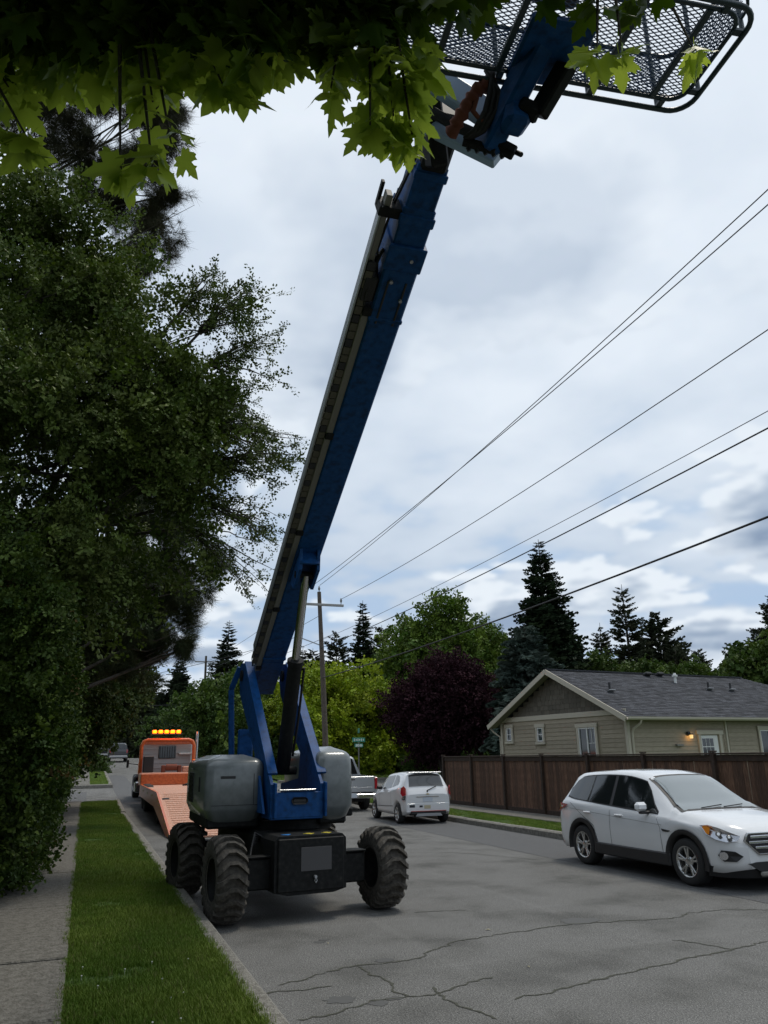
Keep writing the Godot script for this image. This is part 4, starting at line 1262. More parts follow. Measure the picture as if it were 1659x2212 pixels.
func make_hedge(mesh: ArrayMesh):
	var h := base("hedge", "tall overgrown green hedge lining the left pavement", "hedge", Vector3(-2.2, 0.1, -18))
	var g := G.new()
	for i in 20:
		var z := 5.4 - i * 1.28
		g.tube([Vector3(rng.randf_range(-0.4, 0.4), -0.1, z), Vector3(rng.randf_range(-0.4, 0.5), 1.4, z + 0.2), Vector3(rng.randf_range(-0.5, 0.7), 3.0, z)], [0.05, 0.04, 0.015], 5)
	put(g, "stems", M.bark, h)
	# leafy face: denser outside, bulging with height
	var xs := []; var cs := []
	var prof := FastNoiseLite.new(); prof.seed = 8; prof.frequency = 0.28; prof.fractal_octaves = 4
	for i in 21000:
		var z := lerpf(-12.2, -37.5, pow(rng.randf(), 1.25))
		var top := 4.3 + prof.get_noise_2d(z, 3.0) * 1.6 + 0.9 * smoothstep(-26.0, -10.0, z)
		var y := pow(rng.randf(), 0.85) * top + 0.1
		var face := -1.3 + 0.42 * sin(clampf(y / top, 0, 1) * PI * 0.85) + prof.get_noise_3d(0.0, y * 1.6, z * 1.4) * 0.45 + 0.25 * smoothstep(-22.0, -13.0, z) - maxf(0.0, y - top * 0.8) * 0.6
		var x := face - pow(rng.randf(), 2.2) * 1.6
		if y > top - 0.7: x = face - rng.randf() * 2.4
		if prof.get_noise_3d(x * 3.0, y * 3.0, z * 3.0) < -0.28: continue
		var out := Vector3(rng.randf_range(0.1, 1.0), rng.randf_range(-0.6, 0.5), rng.randf_range(-0.7, 0.7)).normalized()
		xs.append(Transform3D((Basis.looking_at(-out, Vector3.UP) * Basis(Vector3(0, 0, 1), rng.randf() * TAU)).scaled(Vector3.ONE * rng.randf_range(0.6, 1.15)), Vector3(x + 2.2, y, z + 18)))
		var c := tint(Color(0.03, 0.06, 0.012), Color(0.08, 0.115, 0.02), 0.3)
		if rng.randf() < 0.02: c = Color(0.14, 0.09, 0.03)
		cs.append(c)
	for i in 4200:
		var z := rng.randf_range(-12.4, 4.0)
		var y := pow(rng.randf(), 0.85) * (2.9 + prof.get_noise_2d(z, 3.0) * 0.5) + 0.1
		var x := -1.95 + 0.25 * sin(y) + prof.get_noise_3d(0.0, y * 1.6, z * 1.4) * 0.4 - pow(rng.randf(), 2.0) * 1.2
		var out := Vector3(rng.randf_range(0.1, 1.0), rng.randf_range(-0.6, 0.5), rng.randf_range(-0.7, 0.7)).normalized()
		xs.append(Transform3D((Basis.looking_at(-out, Vector3.UP) * Basis(Vector3(0, 0, 1), rng.randf() * TAU)).scaled(Vector3.ONE * rng.randf_range(0.6, 1.1)), Vector3(x + 2.2, y, z + 18)))
		cs.append(tint(Color(0.03, 0.06, 0.012), Color(0.08, 0.115, 0.02), 0.3))
	var f := scatter(mesh, "foliage", M.leaf, h, xs, cs)
	f.set_meta("kind", "stuff")

func make_maple():
	# the near tree whose branches hang into the top of the view
	var t := base("near_maple", "near maple hanging dark five-lobed leaves over the top of the view", "tree", Vector3(-2.9, 0.1, -1.2))
	var foot := t.position
	var lobes := []
	for q in [[60, 0, 4.6, 0.5], [200, -20, 4.4, 0.5], [330, 0, 4.3, 0.45], [470, -20, 4.2, 0.45], [580, -20, 4.1, 0.38], [110, 110, 4.7, 0.26], [20, 190, 4.5, 0.14], [230, 110, 4.4, 0.26], [350, 100, 4.2, 0.26], [460, 90, 4.1, 0.22], [550, 80, 4.0, 0.18], [10, 310, 4.4, 0.12], [330, 220, 4.1, 0.15], [370, 310, 4.0, 0.12], [260, 360, 4.0, 0.07], [330, 370, 4.0, 0.08], [60, 300, 4.3, 0.07], [480, 180, 4.1, 0.12], [540, 150, 4.1, 0.10], [700, 0, 4.2, 0.28], [790, 20, 4.2, 0.32], [880, 20, 4.3, 0.26], [740, 110, 4.2, 0.18], [810, 160, 4.2, 0.22], [875, 180, 4.2, 0.2], [850, 250, 4.2, 0.16], [890, 290, 4.2, 0.11], [715, 190, 4.1, 0.07], [800, 270, 4.1, 0.06], [960, -10, 4.4, 0.16], [1040, -50, 4.5, 0.14], [1180, -20, 4.5, 0.08], [1290, 120, 4.4, 0.06], [1345, 120, 4.4, 0.05], [1500, 110, 4.5, 0.05], [1400, 0, 4.5, 0.09], [1290, 10, 4.5, 0.07],
		[1250, -230, 4.6, 0.35], [900, -180, 4.4, 0.5], [600, -180, 4.2, 0.6], [250, -180, 4.3, 0.7], [-150, -80, 4.6, 0.8], [-300, 120, 4.8, 0.7], [1480, -220, 4.7, 0.3], [0, -400, 4.4, 1.2], [600, -500, 4.4, 1.2], [100, -40, 5.3, 0.5], [350, -40, 5.1, 0.45], [560, -50, 5.0, 0.4], [800, -40, 5.0, 0.35], [80, 40, 5.4, 0.3], [300, 40, 5.2, 0.28]]:
		lobes.append([at(q[0], q[1], q[2]) - foot, q[3]])
	var g := G.new()
	var tr := [Vector3(0, -0.3, 0), Vector3(0.1, 1.6, 0), Vector3(0.3, 3.2, -0.2), Vector3(0.6, 4.6, -0.6)]
	g.tube(tr, [0.3, 0.24, 0.2, 0.12], 10)
	put(g, "trunk", M.bark, t)
	var hub: Vector3 = tr[2]
	var hubs := [at(250, -250, 4.3) - foot, at(800, -250, 4.3) - foot, at(1300, -250, 4.6) - foot, at(-150, 0, 4.7) - foot]
	for k in hubs.size():
		g = G.new()
		var from: Vector3 = hub if k != 2 else hubs[1]
		g.tube([from, from.lerp(hubs[k], 0.5) + Vector3(0, 0.25, 0), hubs[k]], [0.09, 0.06, 0.035], 7)
		for l in lobes:
			var best := 0
			for m in hubs.size():
				if l[0].distance_to(hubs[m]) < l[0].distance_to(hubs[best]): best = m
			if best == k: g.tube([hubs[k], hubs[k].lerp(l[0], 0.5) + Vector3(0, 0.1, 0), l[0]], [0.025, 0.014, 0.005], 5)
		put(g, "branch", M.bark, t)
	var shapes := []
	for i in 6: shapes.append(maple_leaf(i + 1))
	var spots := []
	for l in lobes:
		var n := int(clampf(pow(l[1], 2.2) * 620.0, 4.0, 260.0))
		for i in n:
			var dir := Vector3(rng.randfn(), rng.randfn(), rng.randfn()).normalized()
			var p: Vector3 = l[0] + dir * l[1] * pow(rng.randf(), 0.5)
			var hang := Vector3(dir.x * 0.8 + rng.randf_range(-0.5, 0.5), rng.randf_range(-1.1, -0.15), dir.z * 0.8 + rng.randf_range(-0.5, 0.5)).normalized()
			var s := rng.randf_range(0.13, 0.215)
			var b := Basis.looking_at(-hang, Vector3(rng.randf_range(-0.5, 0.5), 1, rng.randf_range(-0.5, 0.5)).normalized())
			spots.append([Transform3D(b.scaled(Vector3.ONE * s), p), p])
	# the leaves that show largest are pieces of their own, lowest in the view first
	var key := func(s: Array) -> float:
		var v: Vector3 = s[1] + foot - EYE
		var z := v.dot(CF)
		var px := 829.5 + 1700.0 * v.dot(CR) / z
		var py := 1106.0 - 1700.0 * v.dot(CU) / z
		return -py + (9999.0 if px < 0 or px > 1659 else 0.0)
	for s in spots: s.append(key.call(s))
	spots.sort_custom(func(a, b): return a[2] < b[2])
	var mats := []
	for i in 5:
		var m := leafmat("maple_leaf_%d" % i, 0.42, 0.8)
		var k := i / 4.0
		m.vertex_color_use_as_albedo = false
		m.albedo_color = lin(Color(0.045, 0.09, 0.010).lerp(Color(0.125, 0.175, 0.016), k))
		mats.append(m)
	var xs := []; var cs := []
	for i in spots.size():
		if i < 300: inst(shapes[rng.randi_range(0, 5)], "leaf", mats[rng.randi_range(0, 4)], t, spots[i][0])
		else:
			xs.append(spots[i][0]); cs.append(tint(Color(0.045, 0.085, 0.012), Color(0.10, 0.145, 0.02), 0.2))
	# the rest of the crown, above and behind the viewer, shades verge and pavement
	var high := []
	for q in [[Vector3(-3.5, 6.6, -4.5), 2.6], [Vector3(-1.2, 7.2, -2.0), 2.4], [Vector3(-4.5, 6.4, -1.0), 2.8], [Vector3(-2.0, 6.4, 2.0), 2.8], [Vector3(0.6, 7.4, 1.2), 2.2], [Vector3(-5.5, 5.8, -6.5), 2.4], [Vector3(-3.0, 9.0, -1.5), 2.8], [Vector3(0.5, 6.2, -1.2), 1.8], [Vector3(1.8, 6.6, 1.5), 2.0], [Vector3(-1.5, 5.6, 5.0), 2.8], [Vector3(2.5, 7.0, 4.5), 2.6], [Vector3(-4.0, 5.0, 3.0), 2.6]]: high.append([q[0] - foot, Vector3(q[1], q[1] * 0.7, q[1])])
	var hc := fill_lobes(high, 7000, 0.25, Color(0.045, 0.085, 0.012), Color(0.09, 0.135, 0.02), -0.3)
	var up := scatter(shapes[2], "upper_crown", M.maple_leaf, t, hc[0], hc[1])
	up.set_meta("kind", "stuff")
	var rest := scatter(shapes[0], "upper_leaves", M.maple_leaf, t, xs, cs)
	rest.set_meta("kind", "stuff")
	print("maple leaves ", spots.size())

# ---------------------------------------------------------------- the boom lift
func rrect(cx: float, cz: float, hx: float, hz: float, r: float, y: float, seg := 5) -> Array:
	var out := []
	for q in [[1, 1, 0.0], [-1, 1, 0.25], [-1, -1, 0.5], [1, -1, 0.75]]:
		for i in seg + 1:
			var a: float = TAU * (q[2] + 0.25 * i / seg)
			out.append(Vector3(cx + q[0] * (hx - r) + cos(a) * r, y, cz + q[1] * (hz - r) + sin(a) * r))
	return out

func lug_tyre(R: float, w: float) -> ArrayMesh:
	var g := G.new()
	var xf := Transform3D(Basis(Vector3(0, 0, 1), Vector3(1, 0, 0), Vector3(0, 1, 0)), Vector3())
	var c := R - 0.055
	g.lathe([Vector2(0.24, -w * 0.42), Vector2(0.30, -w * 0.48), Vector2(c - 0.06, -w * 0.5), Vector2(c - 0.015, -w * 0.44), Vector2(c, -w * 0.3), Vector2(c, w * 0.3), Vector2(c - 0.015, w * 0.44), Vector2(c - 0.06, w * 0.5), Vector2(0.30, w * 0.48), Vector2(0.24, w * 0.42)], xf, 40)
	var n := 21
	var spot := func(x: float, r: float, a: float) -> Vector3: return Vector3(x, r * cos(a), r * sin(a))
	for i in n:
		var a0 := TAU * i / n
		var xs := [-w * 0.505, -w * 0.36, -w * 0.13, w * 0.13, w * 0.36, w * 0.505]
		var da := [0.20, 0.135, 0.0, 0.0, 0.135, 0.20]
		var rr := [R - 0.05, R - 0.008, R, R, R - 0.008, R - 0.05]
		var hw := [0.075, 0.062, 0.05, 0.05, 0.062, 0.075]
		g.sm(false)
		for k in 5:
			var tp := []; var bt := []
			for q in [[k, -1], [k + 1, -1], [k + 1, 1], [k, 1]]:
				var j: int = q[0]
				tp.append(spot.call(xs[j], rr[j], a0 + da[j] + q[1] * hw[j] * 0.86))
				bt.append(spot.call(xs[j], rr[j] - 0.075, a0 + da[j] + q[1] * hw[j] * 1.1))
			var out := Vector3(0, cos(a0 + da[k]), sin(a0 + da[k]))
			var tang := Vector3(0, -sin(a0 + da[k]), cos(a0 + da[k]))
			g.oquad(tp[0], tp[1], tp[2], tp[3], out)
			g.oquad(tp[0], tp[1], bt[1], bt[0], -tang)
			g.oquad(tp[3], tp[2], bt[2], bt[3], tang)
			if k == 0: g.oquad(tp[0], tp[3], bt[3], bt[0], Vector3.LEFT)
			if k == 4: g.oquad(tp[1], tp[2], bt[2], bt[1], Vector3.RIGHT)
	return g.mesh()

func make_lift():
	var O := Vector3(2.8, 0, -11.75)
	var L := base("boom_lift", "blue telescopic boom lift with grey hoods and lugged tyres standing by the kerb", "boom lift", O)
	var g := G.new()
	# chassis, turned a little to the left of the street
	var cb := Basis(Vector3.UP, deg_to_rad(5.0))
	var ch := Node3D.new(); ch.name = "chassis"; L.add_child(ch); ch.basis = cb; ch.position = Vector3(-0.2, 0, 0)
	g = G.new()
	g.prism([Vector2(-0.47, 0.34), Vector2(-0.3, 0.30), Vector2(0.3, 0.30), Vector2(0.47, 0.34), Vector2(0.47, 0.92), Vector2(0.42, 0.97), Vector2(-0.42, 0.97), Vector2(-0.47, 0.92)], Transform3D(Basis(), Vector3(0, 0, 0.05)), 2.9)
	put(g, "frame_box", M.black_steel, ch)
	g = G.new(); g.cbox(Vector3(0, 0.64, 1.515), Vector3(0.86, 0.6, 0.03), 0.01); put(g, "end_plate", M.black_steel, ch)
	g = G.new(); g.cbox(Vector3(0.06, 0.70, 1.534), Vector3(0.40, 0.27, 0.008), 0.002); put(g, "decal_plate", M.placard, ch)
	g = G.new(); g.cyl(Vector3(0.04, 0.5, 1.53), Vector3(0.04, 0.5, 1.58), 0.018, 0.018, 8); g.tube([Vector3(0.04, 0.5, 1.57), Vector3(0.055, 0.455, 1.575), Vector3(0.04, 0.43, 1.575), Vector3(0.025, 0.455, 1.575), Vector3(0.04, 0.5, 1.57)], 0.006, 5); put(g, "tow_eye", M.galvanised, ch)
	# direction arrows on the top plate
	var arrow := func(w: float) -> Array: return [Vector2(-w, -0.02), Vector2(0, 0.07), Vector2(w, -0.02), Vector2(w * 0.4, -0.02), Vector2(w * 0.4, -0.06), Vector2(-w * 0.4, -0.06), Vector2(-w * 0.4, -0.02)]
	for q in [[-0.27, "blue_mark", [Vector2(-0.06, -0.05), Vector2(0.0, 0.06), Vector2(0.07, -0.05)]], [0.03, "yellow_mark", arrow.call(0.075)], [0.27, "yellow_mark", arrow.call(0.07)]]:
		g = G.new(); g.prism(q[2], Transform3D(Basis(Vector3.RIGHT, PI * 0.5), Vector3(q[0], 0.973, 1.34)), 0.006); put(g, "direction_arrow", M[q[1]], ch)
	# axles
	for z in [1.15, -1.2]:
		g = G.new(); g.cbox(Vector3(0, 0.54, z), Vector3(1.62, 0.36, 0.34), 0.02)
		for s in [-1, 1]: g.cyl(Vector3(s * 0.72, 0.36, z), Vector3(s * 0.72, 0.74, z), 0.1, 0.1, 12)
		put(g, "axle", M.black_steel, ch)
		for s in [-1, 1]:
			g = G.new(); g.cbox(Vector3(s * 0.62, 0.735, z + 0.1), Vector3(0.38, 0.02, 0.2), 0.004)
			put(g, "axle_cap", M.black_steel, ch)
	g = G.new()
	for k in 5: g.tube([Vector3(-0.4, 0.9, 0.9 - k * 0.05), Vector3(-0.55, 0.98 - 0.03 * k, 0.9), Vector3(-0.62, 0.8, 1.0), Vector3(-0.66, 0.7, 1.1 - 0.03 * k)], 0.014, 6)
	put(g, "axle_hoses", M.hose_rubber, ch)
	var tyre := lug_tyre(0.5, 0.37)
	var rim := G.new()
	rim.lathe([Vector2(0.0, 0.03), Vector2(0.1, 0.03), Vector2(0.12, -0.02), Vector2(0.2, -0.03), Vector2(0.25, 0.12), Vector2(0.27, 0.17)], Transform3D(Basis(Vector3(0, 0, 1), Vector3(1, 0, 0), Vector3(0, 1, 0)), Vector3()), 24)
	rim.lathe([Vector2(0.0, -0.06), Vector2(0.15, -0.06), Vector2(0.22, -0.1), Vector2(0.27, -0.17)], Transform3D(Basis(Vector3(0, 0, 1), Vector3(1, 0, 0), Vector3(0, 1, 0)), Vector3()), 24)
	for k in 9: rim.cyl(Vector3(0.0, 0.15 * cos(TAU * k / 9), 0.15 * sin(TAU * k / 9)), Vector3(-0.05, 0.15 * cos(TAU * k / 9), 0.15 * sin(TAU * k / 9)), 0.014, 0.014, 6)
	var rm := rim.mesh()
	for q in [[-1.04, 1.15, 0.0], [1.06, 1.15, 0.0], [-1.04, -1.2, 0.05], [1.04, -1.2, 0.0]]:
		var wh := Node3D.new(); wh.name = numbered(L, "wheel"); L.add_child(wh, true)
		wh.position = cb * Vector3(q[0], 0.5, q[1]) + Vector3(-0.15, 0, 0)
		wh.basis = cb * Basis(Vector3.UP, q[2]) * Basis(Vector3.RIGHT, rng.randf() * 0.3)
		inst(tyre, "tyre", M.tyre_rubber, wh)
		inst(rm, "rim", M.black_steel, wh)
	# turntable
	g = G.new()
	g.cyl(Vector3(0, 0.95, 0), Vector3(0, 1.08, 0), 0.6, 0.6, 28)
	g.cyl(Vector3(0, 1.08, 0), Vector3(0, 1.14, 0), 0.52, 0.52, 28)
	put(g, "slew_ring", M.black_steel, L)
	g = G.new()
	g.cbox(Vector3(-0.1, 1.15, -0.62), Vector3(1.9, 0.12, 1.9), 0.02)
	put(g, "turret_bed", M.black_steel, L)
	# hoods
	var hoodshape := func(cx: float, cz: float, hx: float, hz: float, bulge: float) -> ArrayMesh:
		var h := G.new()
		h.sm(true)
		var rings := []
		for q in [[1.06, 0.14, 0.10], [1.12, 0.06, 0.11], [1.22, 0.02, 0.12], [1.26, 0.0, 0.12], [1.55, 0.0, 0.12], [1.69, 0.002, 0.12], [1.73, 0.006, 0.12], [1.752, 0.014, 0.115], [1.772, 0.032, 0.105], [1.788, 0.06, 0.09], [1.80, 0.10, 0.07], [1.82, 0.2, 0.05], [1.832, 0.25, 0.01]]:
			rings.append(rrect(cx, cz, hx - q[1], hz - q[1] * 1.2, q[2], q[0] + bulge * (q[0] - 1.6 if q[0] > 1.6 else 0.0)))
		h.loft(rings, true)
		var top: Array = rings[-1]
		h.cap(top, Vector3.UP)
		h.cap(rings[0], Vector3.DOWN)
		return h.mesh()
	var hl := inst(hoodshape.call(-0.87, -0.55, 0.40, 1.08, 0.5), "hood", M.hood_grey, L)
	hl.set_meta("label", "left grey engine hood with dark side grille")
	g = G.new(); g.cbox(Vector3(-1.27, 1.5, -1.0), Vector3(0.02, 0.42, 0.5), 0.01)
	for k in 6: g.box(Vector3(-1.283, 1.34 + k * 0.065, -1.0), Vector3(0.012, 0.018, 0.46))
	put(g, "grille", M.black_trim, hl)
	g = G.new(); g.cbox(Vector3(-0.97, 1.655, 0.527), Vector3(0.2, 0.035, 0.012), 0.004); put(g, "latch_slot", M.black_trim, hl)
	g = G.new(); g.cbox(Vector3(-0.87, 1.30, 0.531), Vector3(0.62, 0.008, 0.006), 0.001); g.cbox(Vector3(-0.62, 1.5, 0.531), Vector3(0.008, 0.4, 0.006), 0.001); put(g, "panel_seam", M.black_trim, hl)
	g = G.new(); g.cbox(Vector3(-1.275, 1.56, -0.05), Vector3(0.012, 0.2, 0.1), 0.01); put(g, "latch", M.black_trim, hl)
	var hr := inst(hoodshape.call(0.47, -0.3, 0.26, 1.05, 0.9), "hood", M.hood_grey, L)
	hr.set_meta("label", "right grey tank hood")
	g = G.new(); g.cbox(Vector3(0.47, 1.12, -0.35), Vector3(0.4, 0.2, 1.9), 0.03); put(g, "tank_tray", M.black_steel, L)
	g = G.new(); g.cbox(Vector3(-0.87, 1.08, -0.55), Vector3(0.7, 0.16, 1.9), 0.03); put(g, "engine_tray", M.black_steel, L)
	# handle above the hoods
	g = G.new(); g.tube([Vector3(0.25, 1.8, -0.9), Vector3(0.28, 2.1, -0.95), Vector3(0.42, 2.18, -0.95), Vector3(0.46, 1.9, -0.95)], 0.02, 7); put(g, "grab_rail", M.black_trim, L)
	# step hanging from the left hood
	g = G.new(); g.cbox(Vector3(-1.12, 1.0, -0.6), Vector3(0.05, 0.3, 0.06), 0.008); g.cbox(Vector3(-1.12, 0.88, -0.55), Vector3(0.1, 0.05, 0.2), 0.008); put(g, "tie_down", M.black_trim, L)
	# riser: two side plates with flanged front edges, tied at the foot
	for x in [-0.46, 0.22]:
		var prof := [Vector2(0.93, 1.13), Vector2(0.95, 1.56), Vector2(0.82, 1.66), Vector2(-1.22, 3.38), Vector2(-1.62, 3.42), Vector2(-1.78, 3.3), Vector2(-1.62, 2.9), Vector2(-0.2, 1.95), Vector2(-0.3, 1.6), Vector2(-1.45, 1.5), Vector2(-1.45, 1.13)]
		g = G.new()
		g.prism(prof, Transform3D(Basis(Vector3(0, 0, 1), Vector3.UP, Vector3(-1, 0, 0)), Vector3(x, 0, 0)), 0.04)
		var rp := put(g, "riser_plate", M.blue_paint, L)
		g = G.new()
		g.beam(Vector3(x + 0.035, 1.69, 0.8), Vector3(x + 0.035, 3.40, -1.24), 0.13, 0.03, Vector3.UP, 0.005)
		g.beam(Vector3(x + 0.035, 1.15, 0.955), Vector3(x + 0.035, 1.58, 0.97), 0.13, 0.03, Vector3.RIGHT, 0.005)
		g.beam(Vector3(x + 0.035, 2.0, -0.2), Vector3(x + 0.035, 2.92, -1.58), 0.09, 0.025, Vector3.UP, 0.004)
		put(g, "flange", M.blue_paint, rp)
		g = G.new(); g.cyl(Vector3(x - 0.05, 3.2, -1.45), Vector3(x + 0.05, 3.2, -1.45), 0.09, 0.09, 16); put(g, "pivot_boss", M.black_steel, rp)
	g = G.new()
	g.cbox(Vector3(-0.12, 1.30, 0.93), Vector3(0.72, 0.32, 0.05), 0.01)
	g.cbox(Vector3(-0.12, 1.14, 0.7), Vector3(0.7, 0.04, 0.5), 0.008)
	put(g, "riser_foot", M.blue_paint, L)
	g = G.new(); g.cbox(Vector3(-0.09, 1.35, 0.958), Vector3(0.22, 0.09, 0.012), 0.03); put(g, "foot_slot", M.black_trim, L)
	g = G.new(); g.cbox(Vector3(-0.12, 1.485, 0.94), Vector3(0.5, 0.02, 0.07), 0.005); put(g, "foot_lip", M.chrome_rod, L)
	g = G.new()
	g.prism([Vector2(-0.25, 1.2), Vector2(0.9, 1.2), Vector2(0.55, 1.66), Vector2(-0.25, 1.85)], Transform3D(Basis(Vector3(0, 0, 1), Vector3.UP, Vector3(-1, 0, 0)), Vector3(-0.55, 0, 0)), 0.03)
	put(g, "gusset", M.blue_paint, L)
	# rear bracket left of the riser
	g = G.new()
	g.beam(Vector3(-0.56, 1.75, -1.72), Vector3(-0.60, 3.0, -1.8), 0.06, 0.09, Vector3.RIGHT, 0.01)
	g.beam(Vector3(-0.60, 3.0, -1.8), Vector3(-0.48, 3.36, -1.7), 0.06, 0.09, Vector3.RIGHT, 0.01)
	put(g, "rear_link", M.blue_paint, L)
	g = G.new(); g.cbox(Vector3(-0.38, 2.1, -1.55), Vector3(0.24, 0.5, 0.1), 0.02); put(g, "valve_cover", M.blue_paint, L)
	# boom
	var P0 := Vector3(2.70, 3.0, -13.2) - O
	var P1 := Vector3(2.43, 6.75, -5.25) - O
	var u := (P1 - P0).normalized()
	var bx := Vector3.UP.cross(u).normalized()
	var by := u.cross(bx)
	var bb := Basis(bx, by, u)
	var BT := Transform3D(bb, P0)
	var bm := Node3D.new(); bm.name = "main_boom"; L.add_child(bm); bm.transform = BT
	g = G.new()
	g.cbox(Vector3(0, 0.22, 4.45), Vector3(0.345, 0.44, 7.3), 0.018)
	g.prism([Vector2(-0.32, 0.12), Vector2(-0.2, 0.0), Vector2(0.8, 0.0), Vector2(0.8, 0.44), Vector2(0.0, 0.44), Vector2(-0.3, 0.32)], Transform3D(Basis(Vector3(0, 0, 1), Vector3.UP, Vector3(-1, 0, 0)), Vector3()), 0.33)
	put(g, "outer_tube", M.blue_paint, bm)
	for q in [[0.9, 0.015, 0.05], [8.0, 0.03, 0.26], [7.3, 0.012, 0.05]]:
		g = G.new(); g.cbox(Vector3(0, 0.22, q[0]), Vector3(0.35 + q[1], 0.45 + q[1], q[2]), 0.01); put(g, "collar", M.blue_paint, bm)
	g = G.new(); g.cbox(Vector3(0, 0.21, 8.2), Vector3(0.315, 0.39, 0.6), 0.015); g.cbox(Vector3(0, 0.21, 8.38), Vector3(0.345, 0.42, 0.1), 0.01); put(g, "middle_tube", M.blue_paint, bm)
	g = G.new(); g.cbox(Vector3(0, 0.2, 8.6), Vector3(0.285, 0.35, 0.6), 0.015); g.cbox(Vector3(0, 0.2, 8.8), Vector3(0.315, 0.38, 0.08), 0.01); put(g, "inner_tube", M.blue_paint, bm)
	g = G.new(); g.cbox(Vector3(0, 0.16, 9.1), Vector3(0.25, 0.34, 0.5), 0.03); put(g, "boom_nose", M.black_steel, bm)
	for q in [[0.06, 8.0], [-0.07, 7.75], [0.08, 7.56]]:
		g = G.new(); g.cyl(Vector3(q[0], -0.035, q[1]), Vector3(q[0], -0.005, q[1]), 0.018, 0.018, 8); put(g, "bolt", M.galvanised, bm)
	# wear-pad slots under the head
	for sx in [-0.09, 0.09]:
		g = G.new(); g.cbox(Vector3(sx, -0.004, 7.5), Vector3(0.02, 0.012, 0.5), 0.003); put(g, "wear_slot", M.black_trim, bm)
	# cylinder lug under the boom
	g = G.new()
	for sx in [-0.12, 0.12]: g.prism([Vector2(2.9, 0.01), Vector2(3.65, 0.01), Vector2(3.5, -0.24), Vector2(3.07, -0.24)], Transform3D(Basis(Vector3(0, 0, 1), Vector3.UP, Vector3(-1, 0, 0)), Vector3(sx, 0, 0)), 0.04)
	g.cbox(Vector3(0, -0.08, 3.55), Vector3(0.26, 0.2, 0.03), 0.004)
	put(g, "cylinder_lug", M.blue_paint, bm)
	g = G.new(); g.cyl(Vector3(-0.15, -0.15, 3.27), Vector3(0.15, -0.15, 3.27), 0.05, 0.05, 12); put(g, "lug_pin", M.black_steel, bm)
	# cable carrier along the left side
	for s in 4:
		g = G.new(); g.cbox(Vector3(-0.212, 0.09, 1.35 + s * 1.72), Vector3(0.08, 0.15, 1.67), 0.008); put(g, "track_cover", M.track_grey, bm)
	var link := G.new()
	for sy in [-1, 1]: link.cbox(Vector3(0, sy * 0.055, 0), Vector3(0.075, 0.022, 0.092), 0.004)
	link.cbox(Vector3(0.03, 0, 0.015), Vector3(0.012, 0.1, 0.03), 0.002)
	link.cbox(Vector3(-0.034, 0, -0.02), Vector3(0.01, 0.1, 0.035), 0.002)
	var lk := link.mesh()
	var s0 := 0.75
	while s0 < 7.9:
		inst(lk, "chain_link", M.chain_dull if int(s0 * 10.0) % 3 else M.black_trim, bm, Transform3D(Basis(Vector3.UP, rng.randf_range(-0.03, 0.03)), Vector3(-0.292, 0.09, s0)))
		s0 += 0.1
	g = G.new()
	for k in 3: g.tube([Vector3(-0.30 + k * 0.012, 0.06 + k * 0.03, 0.6), Vector3(-0.30 + k * 0.012, 0.06 + k * 0.03, 7.9)], 0.013, 6)
	put(g, "hose_run", M.hose_rubber, bm)
	g = G.new(); g.cbox(Vector3(-0.345, 0.10, 4.75), Vector3(0.02, 0.13, 7.4), 0.006); put(g, "carrier_rail", M.galvanised, bm)
	g = G.new(); g.cbox(Vector3(-0.30, 0.12, 8.1), Vector3(0.06, 0.12, 0.9), 0.006); put(g, "carrier_tail", M.track_grey, bm)
	for s in [0.62, 2.22, 3.94, 5.66, 7.36]:
		g = G.new(); g.cbox(Vector3(-0.2, 0.1, s), Vector3(0.1, 0.2, 0.1), 0.008); put(g, "carrier_bracket", M.black_steel, bm)
	g = G.new(); g.cbox(Vector3(-0.25, 0.1, 7.6), Vector3(0.15, 0.17, 0.28), 0.02)
	for k in 4: g.tube([Vector3(-0.24, 0.04 + k * 0.04, 7.35), Vector3(-0.27, 0.02 + k * 0.04, 7.55), Vector3(-0.25, 0.05 + k * 0.035, 7.85), Vector3(-0.2, 0.12, 8.0)], 0.016, 6)
	put(g, "hose_clamp", M.hose_rubber, bm)
	g = G.new(); g.cbox(Vector3(-0.2, 0.14, 8.4), Vector3(0.34, 0.22, 0.1), 0.012); g.cbox(Vector3(-0.36, 0.2, 8.5), Vector3(0.03, 0.06, 0.22), 0.004); put(g, "carrier_yoke", M.black_steel, bm)
	for q in [[-0.02, 0.02], [-0.06, 0.07]]:
		g = G.new(); g.tube([Vector3(-0.18, 0.1 + q[1], 7.7), Vector3(-0.24 + q[0], 0.08 + q[1], 8.0), Vector3(-0.22, 0.14 + q[1], 8.4), Vector3(-0.15, 0.1, 9.0)], 0.013, 6); put(g, "hose", M.hose_rubber, bm)
	# lift cylinder
	var c0 := Vector3(-0.12, 1.72, 0.05)
	var c1 := BT * Vector3(0, -0.15, 3.27)
	var cm := c0.lerp(c1, 0.56)
	g = G.new(); g.cyl(c0, cm, 0.10, 0.10, 20); g.cyl(cm, cm + (c1 - c0).normalized() * 0.06, 0.115, 0.115, 20); g.cyl(c0 + Vector3(-0.2, 0, 0), c0 + Vector3(0.2, 0, 0), 0.06, 0.06, 12)
	put(g, "lift_cylinder", M.black_steel, L)
	g = G.new(); g.cyl(cm, c1, 0.058, 0.058, 18); put(g, "cylinder_rod", M.chrome_rod, L)
	g = G.new(); g.tube([c0 + Vector3(0.12, 0.2, 0.1), c0.lerp(cm, 0.5) + Vector3(0.13, 0, 0.05), cm + Vector3(0.13, -0.05, 0.0)], 0.018, 6); put(g, "cylinder_hose", M.hose_rubber, L)
	make_platform(L, O)

